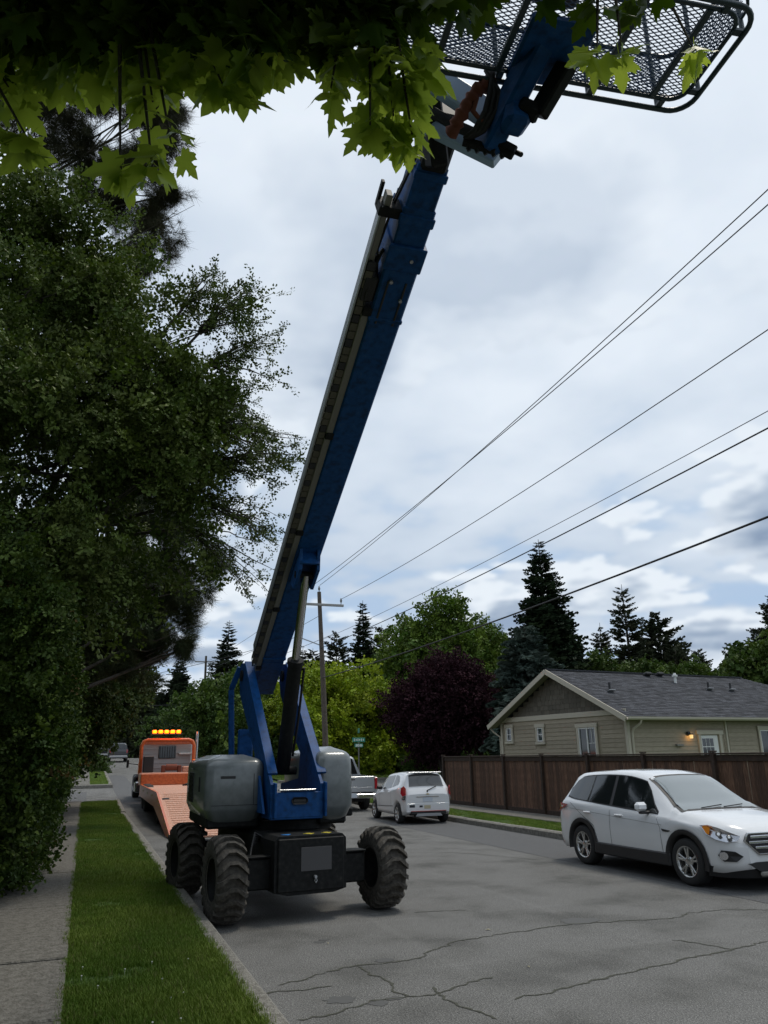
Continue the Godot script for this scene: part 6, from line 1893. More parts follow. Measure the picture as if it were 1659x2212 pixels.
func make_suv():
	var c := Car.new(); c.host = self
	c.length = 4.52; c.sill = 0.25
	c.arches = [[0.90, 0.36, 0.405], [3.59, 0.36, 0.405]]
	c.top = [[0.0, 0.92], [0.05, 1.02], [0.12, 1.14], [0.28, 1.42], [0.42, 1.58], [0.55, 1.635], [0.9, 1.66], [1.5, 1.685], [2.1, 1.675], [2.45, 1.625], [2.62, 1.565], [3.0, 1.34], [3.4, 1.105], [3.5, 1.08], [3.8, 1.045], [4.1, 0.995], [4.32, 0.93], [4.44, 0.87], [4.52, 0.80]]
	c.belt = [[0.0, 0.88], [0.3, 1.12], [0.6, 1.115], [1.5, 1.06], [2.5, 1.005], [3.2, 0.975], [3.5, 0.97], [4.2, 0.86], [4.52, 0.7]]
	c.plan = [[0.0, 0.76], [0.06, 0.82], [0.2, 0.88], [0.6, 0.915], [1.6, 0.915], [3.2, 0.915], [3.8, 0.91], [4.1, 0.885], [4.3, 0.82], [4.42, 0.74], [4.52, 0.60]]
	c.roofw = [[0.0, 0.68], [0.4, 0.60], [0.8, 0.61], [1.8, 0.635], [2.5, 0.64], [3.0, 0.70], [3.4, 0.80], [3.7, 0.78], [4.3, 0.70], [4.52, 0.5]]
	var V := base("parked_suv", "white compact utility car parked by the brown fence, facing the viewer", "car", Vector3(9.38, 0.004, -13.94))
	V.scale = Vector3(1.0, 0.945, 1.0)
	var b := inst(c.body(), "body", M.white_paint, V)
	var g := G.new()
	g.cbox(Vector3(0, 0.48, 2.2), Vector3(1.15, 0.5, 3.9), 0.05); g.cbox(Vector3(0, 0.72, 2.1), Vector3(1.5, 0.3, 3.0), 0.05)
	put(g, "underbody", M.car_interior, V)
	for side in [-1.0, 1.0]:
		for q in [[0.42, 1.08, [[0.42, 0.20], [0.6, 0.10], [1.1, 0.07]], [[0.42, 0.52], [0.62, 0.88], [1.1, 0.95]]], [1.12, 1.72, [[1.0, 0.07], [1.9, 0.07]], [[1.0, 0.95], [1.9, 0.95]]], [1.80, 2.98, [[1.8, 0.07], [3.0, 0.09]], [[1.8, 0.95], [2.4, 0.94], [2.6, 0.9], [2.98, 0.16]]]]:
			g = G.new(); c.strip(g, q[0], q[1], q[2], q[3], side); put(g, "side_window", M.car_glass, V)
		g = G.new(); c.strip(g, 0.40, 2.99, [[0.4, 0.14], [0.6, 0.05], [2.5, 0.03], [2.99, 0.05]], [[0.4, 0.54], [0.62, 0.93], [1.2, 0.985], [2.4, 0.97], [2.62, 0.93], [2.99, 0.2]], side, 0.003); put(g, "window_trim", M.black_trim, V)
		# door mirror
		g = G.new()
		var mp := c.side_at(2.72, 0.1)
		g.cbox(Vector3(side * (mp.x + 0.13), mp.y + 0.07, 2.74), Vector3(0.22, 0.15, 0.11), 0.045); var mir := put(g, "mirror", M.white_paint, V)
		g = G.new(); g.cbox(Vector3(side * (mp.x + 0.07), mp.y - 0.02, 2.75), Vector3(0.2, 0.05, 0.08), 0.015); put(g, "mirror_foot", M.black_trim, mir)
		# panel gaps, handles, sills
		g = G.new()
		gap_line(c, g, [Vector2(1.76, 1.0), Vector2(1.76, 0.45), Vector2(1.74, 0.32)], side); gap_line(c, g, [Vector2(2.98, 0.94), Vector2(3.06, 0.8), Vector2(3.08, 0.4)], side); gap_line(c, g, [Vector2(0.55, 1.08), Vector2(0.72, 1.0), Vector2(0.98, 0.84), Vector2(1.28, 0.7), Vector2(1.36, 0.42)], side)
		put(g, "door_gap", M.panel_gap, V)
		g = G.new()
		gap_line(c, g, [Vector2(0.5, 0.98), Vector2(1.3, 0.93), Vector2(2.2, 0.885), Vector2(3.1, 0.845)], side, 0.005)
		put(g, "crease_shade", M.track_grey, V)  # thin grey line paints in the shade of a flank crease
		for hs in [1.12, 2.02]:
			var hp := c.flank(hs, 0.93, 0.018)
			g = G.new(); g.cbox(Vector3(side * hp.x, hp.y, hs), Vector3(0.03, 0.035, 0.2), 0.012); put(g, "door_handle", M.white_paint, V)
		g = G.new()
		g.cbox(Vector3(side * 0.9, 0.335, 2.25), Vector3(0.05, 0.2, 1.98), 0.02); put(g, "sill_trim", M.black_trim, V)
		arch_trim(c, V, 0, side, 0.92, 0.07); arch_trim(c, V, 1, side, 0.92, 0.07)
		g = G.new(); g.prism([Vector2(3.10, 0.79), Vector2(3.30, 0.775), Vector2(3.25, 0.75), Vector2(3.13, 0.755)], Transform3D(Basis(Vector3(0, 0, 1), Vector3.UP, Vector3(-1, 0, 0)), Vector3(side * 0.918, 0, 0)), 0.012); put(g, "fender_vent", M.black_trim, V)
		# headlamp wraps the corner
		var hl := []
		for q in [[3.92, 0.90], [4.06, 0.915], [4.22, 0.885], [4.36, 0.83], [4.46, 0.775], [4.44, 0.71], [4.34, 0.69], [4.2, 0.72], [4.06, 0.78]]:
			var p := c.flank(q[0], q[1], 0.012); hl.append(Vector3(side * (p.x + 0.01), q[1], q[0] + 0.012))
		g = G.new(); disc_poly(g, hl, Vector3(side * 0.6, 0.1, 0.75).normalized(), 0.012); var lamp := put(g, "headlamp", M.reflector, V)
		var am := []
		for q in [[3.97, 0.89], [4.05, 0.895], [4.11, 0.875], [4.11, 0.785], [4.06, 0.80]]:
			var p := c.flank(q[0], q[1], 0.014); am.append(Vector3(side * (p.x + 0.02), q[1], q[0] + 0.02))
		g = G.new(); disc_poly(g, am, Vector3(side * 0.8, 0.1, 0.6).normalized(), 0.014); put(g, "indicator_lens", M.amber_lens, lamp)
		for q in [[4.24, 0.80, 0.04], [4.36, 0.765, 0.034]]:
			var p := c.flank(q[0], q[1], 0.02)
			var cc := Vector3(side * (p.x + 0.015), q[1], q[0] + 0.02)
			var dr := Vector3(side * 0.6, 0.05, 0.8).normalized()
			g = G.new(); g.cyl(cc, cc + dr * 0.03, q[2], q[2] * 0.9, 16); put(g, "projector", M.track_grey, lamp)
			g = G.new(); g.cyl(cc + dr * 0.026, cc + dr * 0.034, q[2] * 0.7, q[2] * 0.5, 14); put(g, "bulb_lens", M.chrome, lamp)
		# fog lamp recess
		var fg := []
		for q in [[4.20, 0.50], [4.26, 0.575], [4.42, 0.565], [4.475, 0.50], [4.42, 0.425], [4.27, 0.42]]:
			var p := c.flank(q[0], q[1], 0.008); fg.append(Vector3(side * (p.x + 0.008), q[1], q[0] + 0.008))
		g = G.new(); disc_poly(g, fg, Vector3(side * 0.6, 0, 0.8).normalized(), 0.01); var fog := put(g, "fog_recess", M.black_trim, V)
		var fp := c.flank(4.28, 0.5, 0.014)
		g = G.new(); g.cyl(Vector3(side * (fp.x + 0.0), 0.5, 4.29), Vector3(side * (fp.x + 0.025), 0.5, 4.32), 0.06, 0.055, 16); put(g, "fog_lamp", M.reflector, fog)
		# tail lamp
		var tl := []
		for q in [[0.03, 1.0], [0.2, 1.06], [0.52, 1.04], [0.36, 0.97], [0.1, 0.90], [0.02, 0.9]]:
			var p := c.flank(q[0], q[1], 0.01); tl.append(Vector3(side * (p.x + 0.01), q[1], q[0] - 0.008))
		g = G.new(); disc_poly(g, tl, Vector3(side, 0.2, -0.5).normalized(), 0.015); put(g, "tail_lamp", M.red_lens, V)
	# glass fore and aft
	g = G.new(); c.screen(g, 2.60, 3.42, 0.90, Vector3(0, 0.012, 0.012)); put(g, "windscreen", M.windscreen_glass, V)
	g = G.new(); c.screen(g, 2.54, 3.46, 0.97, Vector3(0, 0.006, 0.006)); put(g, "windscreen_surround", M.black_trim, V)
	g = G.new(); c.screen(g, 0.14, 0.40, 0.86, Vector3(0, 0.01, -0.012)); put(g, "rear_window", M.car_glass, V)
	# roof rails none; wipers, bonnet ridges
	for q in [[-0.55, 0.05], [0.05, 0.62]]:
		g = G.new(); g.beam(c.roof_at(3.43, q[0] * 0.9, Vector3(0, 0.03, 0.02)), c.roof_at(3.38, q[1] * 0.9, Vector3(0, 0.03, 0.02)), 0.014, 0.014); put(g, "wiper", M.black_trim, V)
	# grille with three bars, badge, lower intake, plate
	var fz := 4.525
	g = G.new()
	g.prism([Vector2(-0.58, 0.80), Vector2(-0.63, 0.71), Vector2(-0.42, 0.54), Vector2(0.42, 0.54), Vector2(0.63, 0.71), Vector2(0.58, 0.80)], Transform3D(Basis(), Vector3(0, 0, fz - 0.02)), 0.06)
	put(g, "grille", M.black_trim, V)
	g = G.new()
	for q in [[0.765, 1.12], [0.69, 1.18], [0.615, 0.98]]: g.cbox(Vector3(0, q[0], fz + 0.018), Vector3(q[1], 0.042, 0.02), 0.01)
	put(g, "grille_bar", M.reflector, V)
	g = G.new()
	var rim := [Vector3(-0.60, 0.815, fz + 0.005), Vector3(-0.65, 0.71, fz + 0.005), Vector3(-0.43, 0.525, fz + 0.012), Vector3(0.43, 0.525, fz + 0.012), Vector3(0.65, 0.71, fz + 0.005), Vector3(0.60, 0.815, fz + 0.005), Vector3(-0.60, 0.815, fz + 0.005)]
	g.tube(rim, 0.014, 6); put(g, "grille_surround", M.chrome, V)
	g = G.new()
	var el := []
	for i in 24: el.append(Vector2(cos(TAU * i / 24) * 0.115, 0.70 + sin(TAU * i / 24) * 0.045))
	g.prism(el, Transform3D(Basis(), Vector3(0, 0, fz + 0.034)), 0.014); var badge := put(g, "oval_badge", M.badge_blue, V)
	var er := []
	for i in 26: er.append(Vector3(cos(TAU * i / 24) * 0.115, 0.70 + sin(TAU * i / 24) * 0.045, fz + 0.04))
	g = G.new(); g.tube(er, 0.006, 5); put(g, "badge_ring", M.chrome, badge)
	g = G.new(); g.prism([Vector2(-0.62, 0.40), Vector2(-0.45, 0.29), Vector2(0.45, 0.29), Vector2(0.62, 0.40), Vector2(0.5, 0.42), Vector2(-0.5, 0.42)], Transform3D(Basis(), Vector3(0, 0, fz - 0.02)), 0.07); put(g, "lower_intake", M.black_trim, V)
	g = G.new(); g.cbox(Vector3(0, 0.475, fz + 0.02), Vector3(0.32, 0.16, 0.012), 0.004); var plate := put(g, "number_plate", M.plate_white, V)
	g = G.new(); g.cbox(Vector3(0, 0.46, fz + 0.027), Vector3(0.28, 0.09, 0.004), 0.001); put(g, "plate_print", M.plate_blue, plate)
	g = G.new(); g.cbox(Vector3(0, 0.475, fz + 0.012), Vector3(0.36, 0.2, 0.012), 0.004); put(g, "plate_bracket", M.black_trim, plate)
	# dark lower skirt with a pale skid plate
	g = G.new()
	g.sm(true)
	var lo := []; var hi := []
	for i in 21:
		var t := i / 20.0 * 2.0 - 1.0
		var s := 4.02 + 0.52 * sqrt(1.0 - pow(absf(t), 2.6))
		var x := t * 0.885
		lo.append(Vector3(x * 0.97, 0.19, s - 0.05)); hi.append(Vector3(x, 0.34, s + 0.012))
	g.loft([lo, hi], false)
	put(g, "front_skirt", M.black_trim, V)
	g = G.new(); g.cbox(Vector3(0, 0.255, 4.53), Vector3(0.9, 0.07, 0.05), 0.02); put(g, "skid_plate", M.track_grey, V)
	g = G.new(); g.cbox(Vector3(0, 0.4, 0.02), Vector3(1.5, 0.26, 0.1), 0.03); put(g, "rear_skirt", M.black_trim, V)
	# seats seen through the glass
	for sx in [-0.38, 0.38]:
		g = G.new(); g.cbox(Vector3(sx, 0.95, 1.95), Vector3(0.48, 0.62, 0.14), 0.05, Basis(Vector3.RIGHT, -0.15)); g.cbox(Vector3(sx, 1.36, 1.86), Vector3(0.26, 0.18, 0.1), 0.04); put(g, "seat", M.track_grey, V)
	g = G.new(); g.tube([Vector3(-0.58, 0.98, 2.75), Vector3(-0.5, 1.12, 2.7), Vector3(-0.38, 1.17, 2.68), Vector3(-0.26, 1.12, 2.7), Vector3(-0.2, 0.98, 2.75)], 0.014, 6); put(g, "steering_wheel", M.black_trim, V)
	for q in [[0.90, -1.0], [0.90, 1.0], [3.59, -1.0], [3.59, 1.0]]: spoke_wheel(V, Vector3(q[1] * 0.795, 0.345, q[0]), 0.345, 0.225, q[1], 5, 0.225)

func make_hatch():
	var c := Car.new(); c.host = self
	c.length = 3.6; c.sill = 0.24
	c.arches = [[0.60, 0.30, 0.335], [2.97, 0.30, 0.335]]
	c.top = [[0.0, 0.88], [0.04, 0.98], [0.10, 1.10], [0.26, 1.42], [0.34, 1.49], [0.5, 1.515], [1.1, 1.535], [1.7, 1.50], [1.95, 1.45], [2.4, 1.22], [2.85, 1.0], [3.1, 0.95], [3.4, 0.85], [3.6, 0.70]]
	c.belt = [[0.0, 0.84], [0.3, 1.10], [0.6, 1.07], [1.5, 0.98], [2.4, 0.90], [3.6, 0.65]]
	c.plan = [[0.0, 0.68], [0.05, 0.72], [0.2, 0.765], [0.6, 0.795], [2.8, 0.79], [3.2, 0.74], [3.45, 0.62], [3.6, 0.46]]
	c.roofw = [[0.0, 0.64], [0.3, 0.56], [0.8, 0.56], [1.6, 0.57], [2.4, 0.62], [2.9, 0.66], [3.6, 0.4]]
	var V := base("hatchback_car", "small white hatchback parked facing away between pickup and fence", "car", Vector3(9.42, 0.004, -22.35), PI - deg_to_rad(3.0))
	V.scale = Vector3(0.97, 0.93, 1.0)
	inst(c.body(), "body", M.white_paint, V)
	var g := G.new()
	g.cbox(Vector3(0, 0.46, 1.8), Vector3(1.0, 0.45, 3.1), 0.05); g.cbox(Vector3(0, 0.62, 1.8), Vector3(1.3, 0.25, 2.2), 0.05); put(g, "underbody", M.car_interior, V)
	for side in [-1.0, 1.0]:
		g = G.new(); c.strip(g, 0.62, 1.12, [[0.62, 0.2], [1.12, 0.08]], [[0.62, 0.5], [0.8, 0.85], [1.12, 0.93]], side); put(g, "side_window", M.car_glass, V)
		g = G.new(); c.strip(g, 1.2, 2.3, [[1.2, 0.07], [2.3, 0.1]], [[1.2, 0.93], [1.8, 0.92], [2.3, 0.25]], side); put(g, "side_window", M.car_glass, V)
		g = G.new(); gap_line(c, g, [Vector2(1.15, 0.98), Vector2(1.15, 0.35)], side); gap_line(c, g, [Vector2(2.3, 0.86), Vector2(2.36, 0.4)], side); put(g, "door_gap", M.panel_gap, V)
		g = G.new(); gap_line(c, g, [Vector2(0.95, 0.5), Vector2(1.8, 0.46), Vector2(2.6, 0.44)], side, 0.02); put(g, "crease_shade", M.panel_gap, V)  # dark strip paints in the shade along the lower door crease
		g = G.new()
		var mp := c.side_at(2.12, 0.1)
		g.cbox(Vector3(side * (mp.x + 0.1), mp.y + 0.05, 2.14), Vector3(0.18, 0.13, 0.1), 0.04); put(g, "mirror", M.black_trim, V)
		var hp := c.flank(1.32, 0.9, 0.014)
		g = G.new(); g.cbox(Vector3(side * hp.x, 0.9, 1.32), Vector3(0.025, 0.03, 0.14), 0.01); put(g, "door_handle", M.white_paint, V)
		# tall tail lamp on the corner
		for q in [[[[0.02, 1.05], [0.09, 1.12], [0.24, 1.06], [0.22, 0.9], [0.12, 0.82], [0.02, 0.86]], "red_lens", "tail_lamp"], [[[0.02, 0.85], [0.12, 0.81], [0.17, 0.74], [0.08, 0.70], [0.01, 0.72]], "reflector", "reverse_lamp"]]:
			var tl := []
			for r in q[0]:
				var p := c.flank(r[0], r[1], 0.012); tl.append(Vector3(side * (p.x + 0.012), r[1], r[0] - 0.02))
			g = G.new(); disc_poly(g, tl, Vector3(side * 0.6, 0.1, -0.8).normalized(), 0.02); put(g, q[2], M[q[1]], V)
	g = G.new(); c.screen(g, 0.105, 0.285, 0.9, Vector3(0, 0.008, -0.012)); put(g, "rear_window", M.car_glass, V)
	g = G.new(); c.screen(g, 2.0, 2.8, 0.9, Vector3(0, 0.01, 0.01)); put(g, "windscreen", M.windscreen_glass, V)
	g = G.new(); g.cbox(Vector3(0, 1.505, 0.27), Vector3(1.06, 0.035, 0.16), 0.015, Basis(Vector3.RIGHT, 0.1)); put(g, "roof_spoiler", M.white_paint, V)
	g = G.new(); g.beam(Vector3(0.0, 0.98, 0.03), Vector3(-0.3, 1.1, 0.075), 0.02, 0.02); g.cyl(Vector3(0, 0.93, 0.03), Vector3(0, 0.99, 0.02), 0.02, 0.02, 8); put(g, "rear_wiper", M.black_trim, V)
	g = G.new()
	g.cbox(Vector3(0, 0.48, 0.052), Vector3(1.36, 0.3, 0.12), 0.03); put(g, "rear_bumper", M.white_paint, V)
	g = G.new(); g.cbox(Vector3(0, 0.335, -0.03), Vector3(1.1, 0.1, 0.09), 0.02); put(g, "bumper_insert", M.black_trim, V)
	g = G.new(); g.cbox(Vector3(0, 0.385, -0.06), Vector3(1.12, 0.025, 0.04), 0.006); put(g, "red_line", M.accent_red, V)
	g = G.new(); g.prism([Vector2(-0.42, 0.24), Vector2(-0.36, 0.32), Vector2(0.36, 0.32), Vector2(0.42, 0.24)], Transform3D(Basis(), Vector3(0, 0, -0.07)), 0.04); put(g, "diffuser", M.silver_paint, V)
	g = G.new(); g.prism([Vector2(-0.06, 0), Vector2(-0.05, 0.016), Vector2(-0.018, 0.016), Vector2(-0.018, 0.024), Vector2(0.018, 0.024), Vector2(0.018, 0.016), Vector2(0.06, 0.016), Vector2(0.05, 0), Vector2(0.018, 0), Vector2(0.018, -0.01), Vector2(-0.018, -0.01), Vector2(-0.018, 0)], Transform3D(Basis(), Vector3(0, 0.87, -0.005)), 0.02); put(g, "bow_badge", M.gold, V)
	g = G.new(); g.cbox(Vector3(0, 0.80, -0.005), Vector3(0.7, 0.02, 0.025), 0.006); put(g, "plate_garnish", M.track_grey, V)
	g = G.new(); g.cbox(Vector3(0, 0.715, -0.004), Vector3(0.31, 0.13, 0.012), 0.004); put(g, "number_plate", M.plate_white, V)
	for q in [[0.5, 0.53, 0.17, 0.075, "sticker_dark"], [0.22, 0.52, 0.1, 0.055, "sticker_dark"], [0.02, 0.50, 0.2, 0.1, "sticker_cream"]]:
		g = G.new(); g.cbox(Vector3(q[0], q[1], -0.011), Vector3(q[2], q[3], 0.004), 0.001); put(g, "bumper_sticker", M[q[4]], V)
	for q in [[0.60, -1.0], [0.60, 1.0], [2.97, -1.0], [2.97, 1.0]]: spoke_wheel(V, Vector3(q[1] * 0.69, 0.29, q[0]), 0.29, 0.18, q[1], 5, 0.19)

func make_pickup():
	var V := base("pickup_truck", "silver pickup truck parked ahead of the white hatchback", "pickup", Vector3(9.1, 0.004, -28.6), PI)
	var g := G.new()
	# bed sides and tailgate; local z forward from the tail
	for s in [-1, 1]:
		g = G.new()
		var pr := [Vector2(0.06, 0.62), Vector2(0.06, 1.18), Vector2(1.9, 1.2), Vector2(1.9, 0.55)]
		for i in 9:
			var an := PI * i / 8.0
			pr.append(Vector2(1.1 + cos(an) * 0.44, 0.5 + sin(an) * 0.42))
		pr.append(Vector2(0.5, 0.62))
		g.prism(pr, Transform3D(Basis(Vector3(0, 0, 1), Vector3.UP, Vector3(-1, 0, 0)), Vector3(s * 0.94, 0, 0)), 0.1)
		put(g, "bed_side", M.silver_paint, V)
		g = G.new(); g.cbox(Vector3(s * 0.94, 0.95, 0.04), Vector3(0.1, 0.4, 0.06), 0.02); put(g, "tail_lamp", M.red_lens, V)
	g = G.new(); g.cbox(Vector3(0, 0.92, 0.05), Vector3(1.76, 0.54, 0.08), 0.02); g.cbox(Vector3(0, 0.8, 0.012), Vector3(1.6, 0.04, 0.02), 0.008); put(g, "tailgate", M.silver_paint, V)
	g = G.new(); g.cbox(Vector3(0.0, 1.09, 0.005), Vector3(0.26, 0.05, 0.03), 0.015); put(g, "gate_handle", M.black_trim, V)
	g = G.new(); g.cbox(Vector3(0, 0.52, -0.04), Vector3(1.86, 0.16, 0.16), 0.03); put(g, "rear_bumper", M.chrome, V)
	g = G.new(); g.cbox(Vector3(0, 0.55, -0.124), Vector3(0.32, 0.15, 0.01), 0.003); put(g, "number_plate", M.plate_white, V)
	g = G.new(); g.cbox(Vector3(0, 0.64, 1.0), Vector3(1.7, 0.06, 1.9), 0.01); g.cbox(Vector3(0, 0.45, 2.6), Vector3(1.1, 0.25, 5.0), 0.04); put(g, "bed_floor", M.car_interior, V)
	# cab
	g = G.new(); g.sm(true)
	var rings := []
	for q in [[1.92, 1.82, 0.70], [2.0, 1.90, 0.70], [2.6, 1.93, 0.72], [3.3, 1.90, 0.72], [3.7, 1.62, 0.76], [4.05, 1.28, 0.84]]:
		rings.append([Vector3(-0.98, 0.5, q[0]), Vector3(-0.98, 1.2, q[0]), Vector3(-q[2], q[1] - 0.06, q[0]), Vector3(-q[2] * 0.85, q[1], q[0]), Vector3(q[2] * 0.85, q[1], q[0]), Vector3(q[2], q[1] - 0.06, q[0]), Vector3(0.98, 1.2, q[0]), Vector3(0.98, 0.5, q[0])])
	g.loft(rings, true); g.cap(rings[0], Vector3(0, 0, -1)); g.cap(rings[-1], Vector3(0, 0, 1))
	put(g, "cab", M.silver_paint, V)
	g = G.new(); g.prism([Vector2(-0.84, 1.24), Vector2(0.84, 1.24), Vector2(0.62, 1.80), Vector2(-0.62, 1.80)], Transform3D(Basis(), Vector3(0, 0, 1.905)), 0.012); put(g, "rear_window", M.car_glass, V)
	for s in [-1.0, 1.0]:
		g = G.new(); g.oquad(Vector3(s * 0.985, 1.23, 2.1), Vector3(s * 0.985, 1.23, 3.75), Vector3(s * 0.745, 1.80, 3.3), Vector3(s * 0.735, 1.82, 2.1), Vector3(s, 0.3, 0)); put(g, "side_window", M.car_glass, V)
		g = G.new(); g.cbox(Vector3(s * 1.1, 1.28, 3.6), Vector3(0.2, 0.22, 0.12), 0.04); put(g, "mirror", M.chrome, V)
	g = G.new(); g.cbox(Vector3(0, 0.92, 4.75), Vector3(1.9, 0.66, 1.5), 0.12); put(g, "bonnet", M.silver_paint, V)
	for q in [[1.1, -1], [1.1, 1], [4.6, -1], [4.6, 1]]: road_wheel(V, Vector3(q[1] * 0.82, 0.39, q[0]), 0.39, 0.26, "wheel", "alloy")

func make_far_cars():
	var c := Car.new(); c.host = self
	c.length = 4.7; c.sill = 0.3
	c.arches = [[0.95, 0.38, 0.42], [3.75, 0.38, 0.42]]
	c.top = [[0.0, 1.0], [0.08, 1.25], [0.2, 1.68], [0.4, 1.80], [1.6, 1.84], [2.5, 1.80], [3.1, 1.4], [3.4, 1.15], [4.3, 1.05], [4.7, 0.85]]
	c.belt = [[0.0, 0.95], [0.3, 1.14], [3.2, 1.08], [4.7, 0.75]]
	c.plan = [[0.0, 0.86], [0.3, 0.94], [4.0, 0.94], [4.4, 0.86], [4.7, 0.62]]
	c.roofw = [[0.0, 0.76], [0.4, 0.7], [2.5, 0.7], [3.4, 0.8], [4.7, 0.5]]
	var bodymesh := c.body()
	for q in [[Vector3(3.05, rise(-88.0), -86.0), PI, "dark_paint", "dark utility car parked far up the street"], [Vector3(9.2, rise(-74.0), -74.0), PI, "silver_paint", "silver car parked far up the right kerb"], [Vector3(2.6, rise(-108.0), -108.0), PI, "dark_paint", "second dark car parked farther up the left kerb"]]:
		var V := base("distant_car", q[3], "car", q[0], q[1])
		inst(bodymesh, "body", M[q[2]], V)
		var g := G.new(); c.screen(g, 0.09, 0.3, 0.85, Vector3(0, 0.01, -0.015)); put(g, "rear_window", M.car_glass, V)
		for s in [-1.0, 1.0]:
			g = G.new(); c.strip(g, 0.5, 2.9, [[0.5, 0.1], [2.9, 0.1]], [[0.5, 0.9], [2.4, 0.9], [2.9, 0.3]], s); put(g, "side_window", M.car_glass, V)
			g = G.new(); g.cbox(Vector3(s * 0.8, 1.0, 0.0), Vector3(0.12, 0.3, 0.06), 0.02); put(g, "tail_lamp", M.red_lens, V)
		g = G.new(); g.cbox(Vector3(0, 0.5, -0.03), Vector3(1.7, 0.2, 0.14), 0.04); put(g, "rear_bumper", M.silver_paint, V)
		for w in [[0.95, -1], [0.95, 1], [3.75, -1], [3.75, 1]]: road_wheel(V, Vector3(w[1] * 0.8, 0.37, w[0]), 0.37, 0.24, "wheel", "alloy")

# ---------------------------------------------------------------- poles, wires, signs, the house beyond the crossing
func wire(called: String, label: String, pts: Array, r: float, group := ""):
	var g := G.new(); g.tube(pts, r, 5)
	tag(put(g, called, M.wire), label, "wire", group)

func sag(a: Vector3, b: Vector3, drop: float, n := 18) -> Array:
	var out := []
	for i in n + 1:
		var t := float(i) / n
		out.append(a.lerp(b, t) - Vector3(0, drop * 4.0 * t * (1.0 - t), 0))
	return out

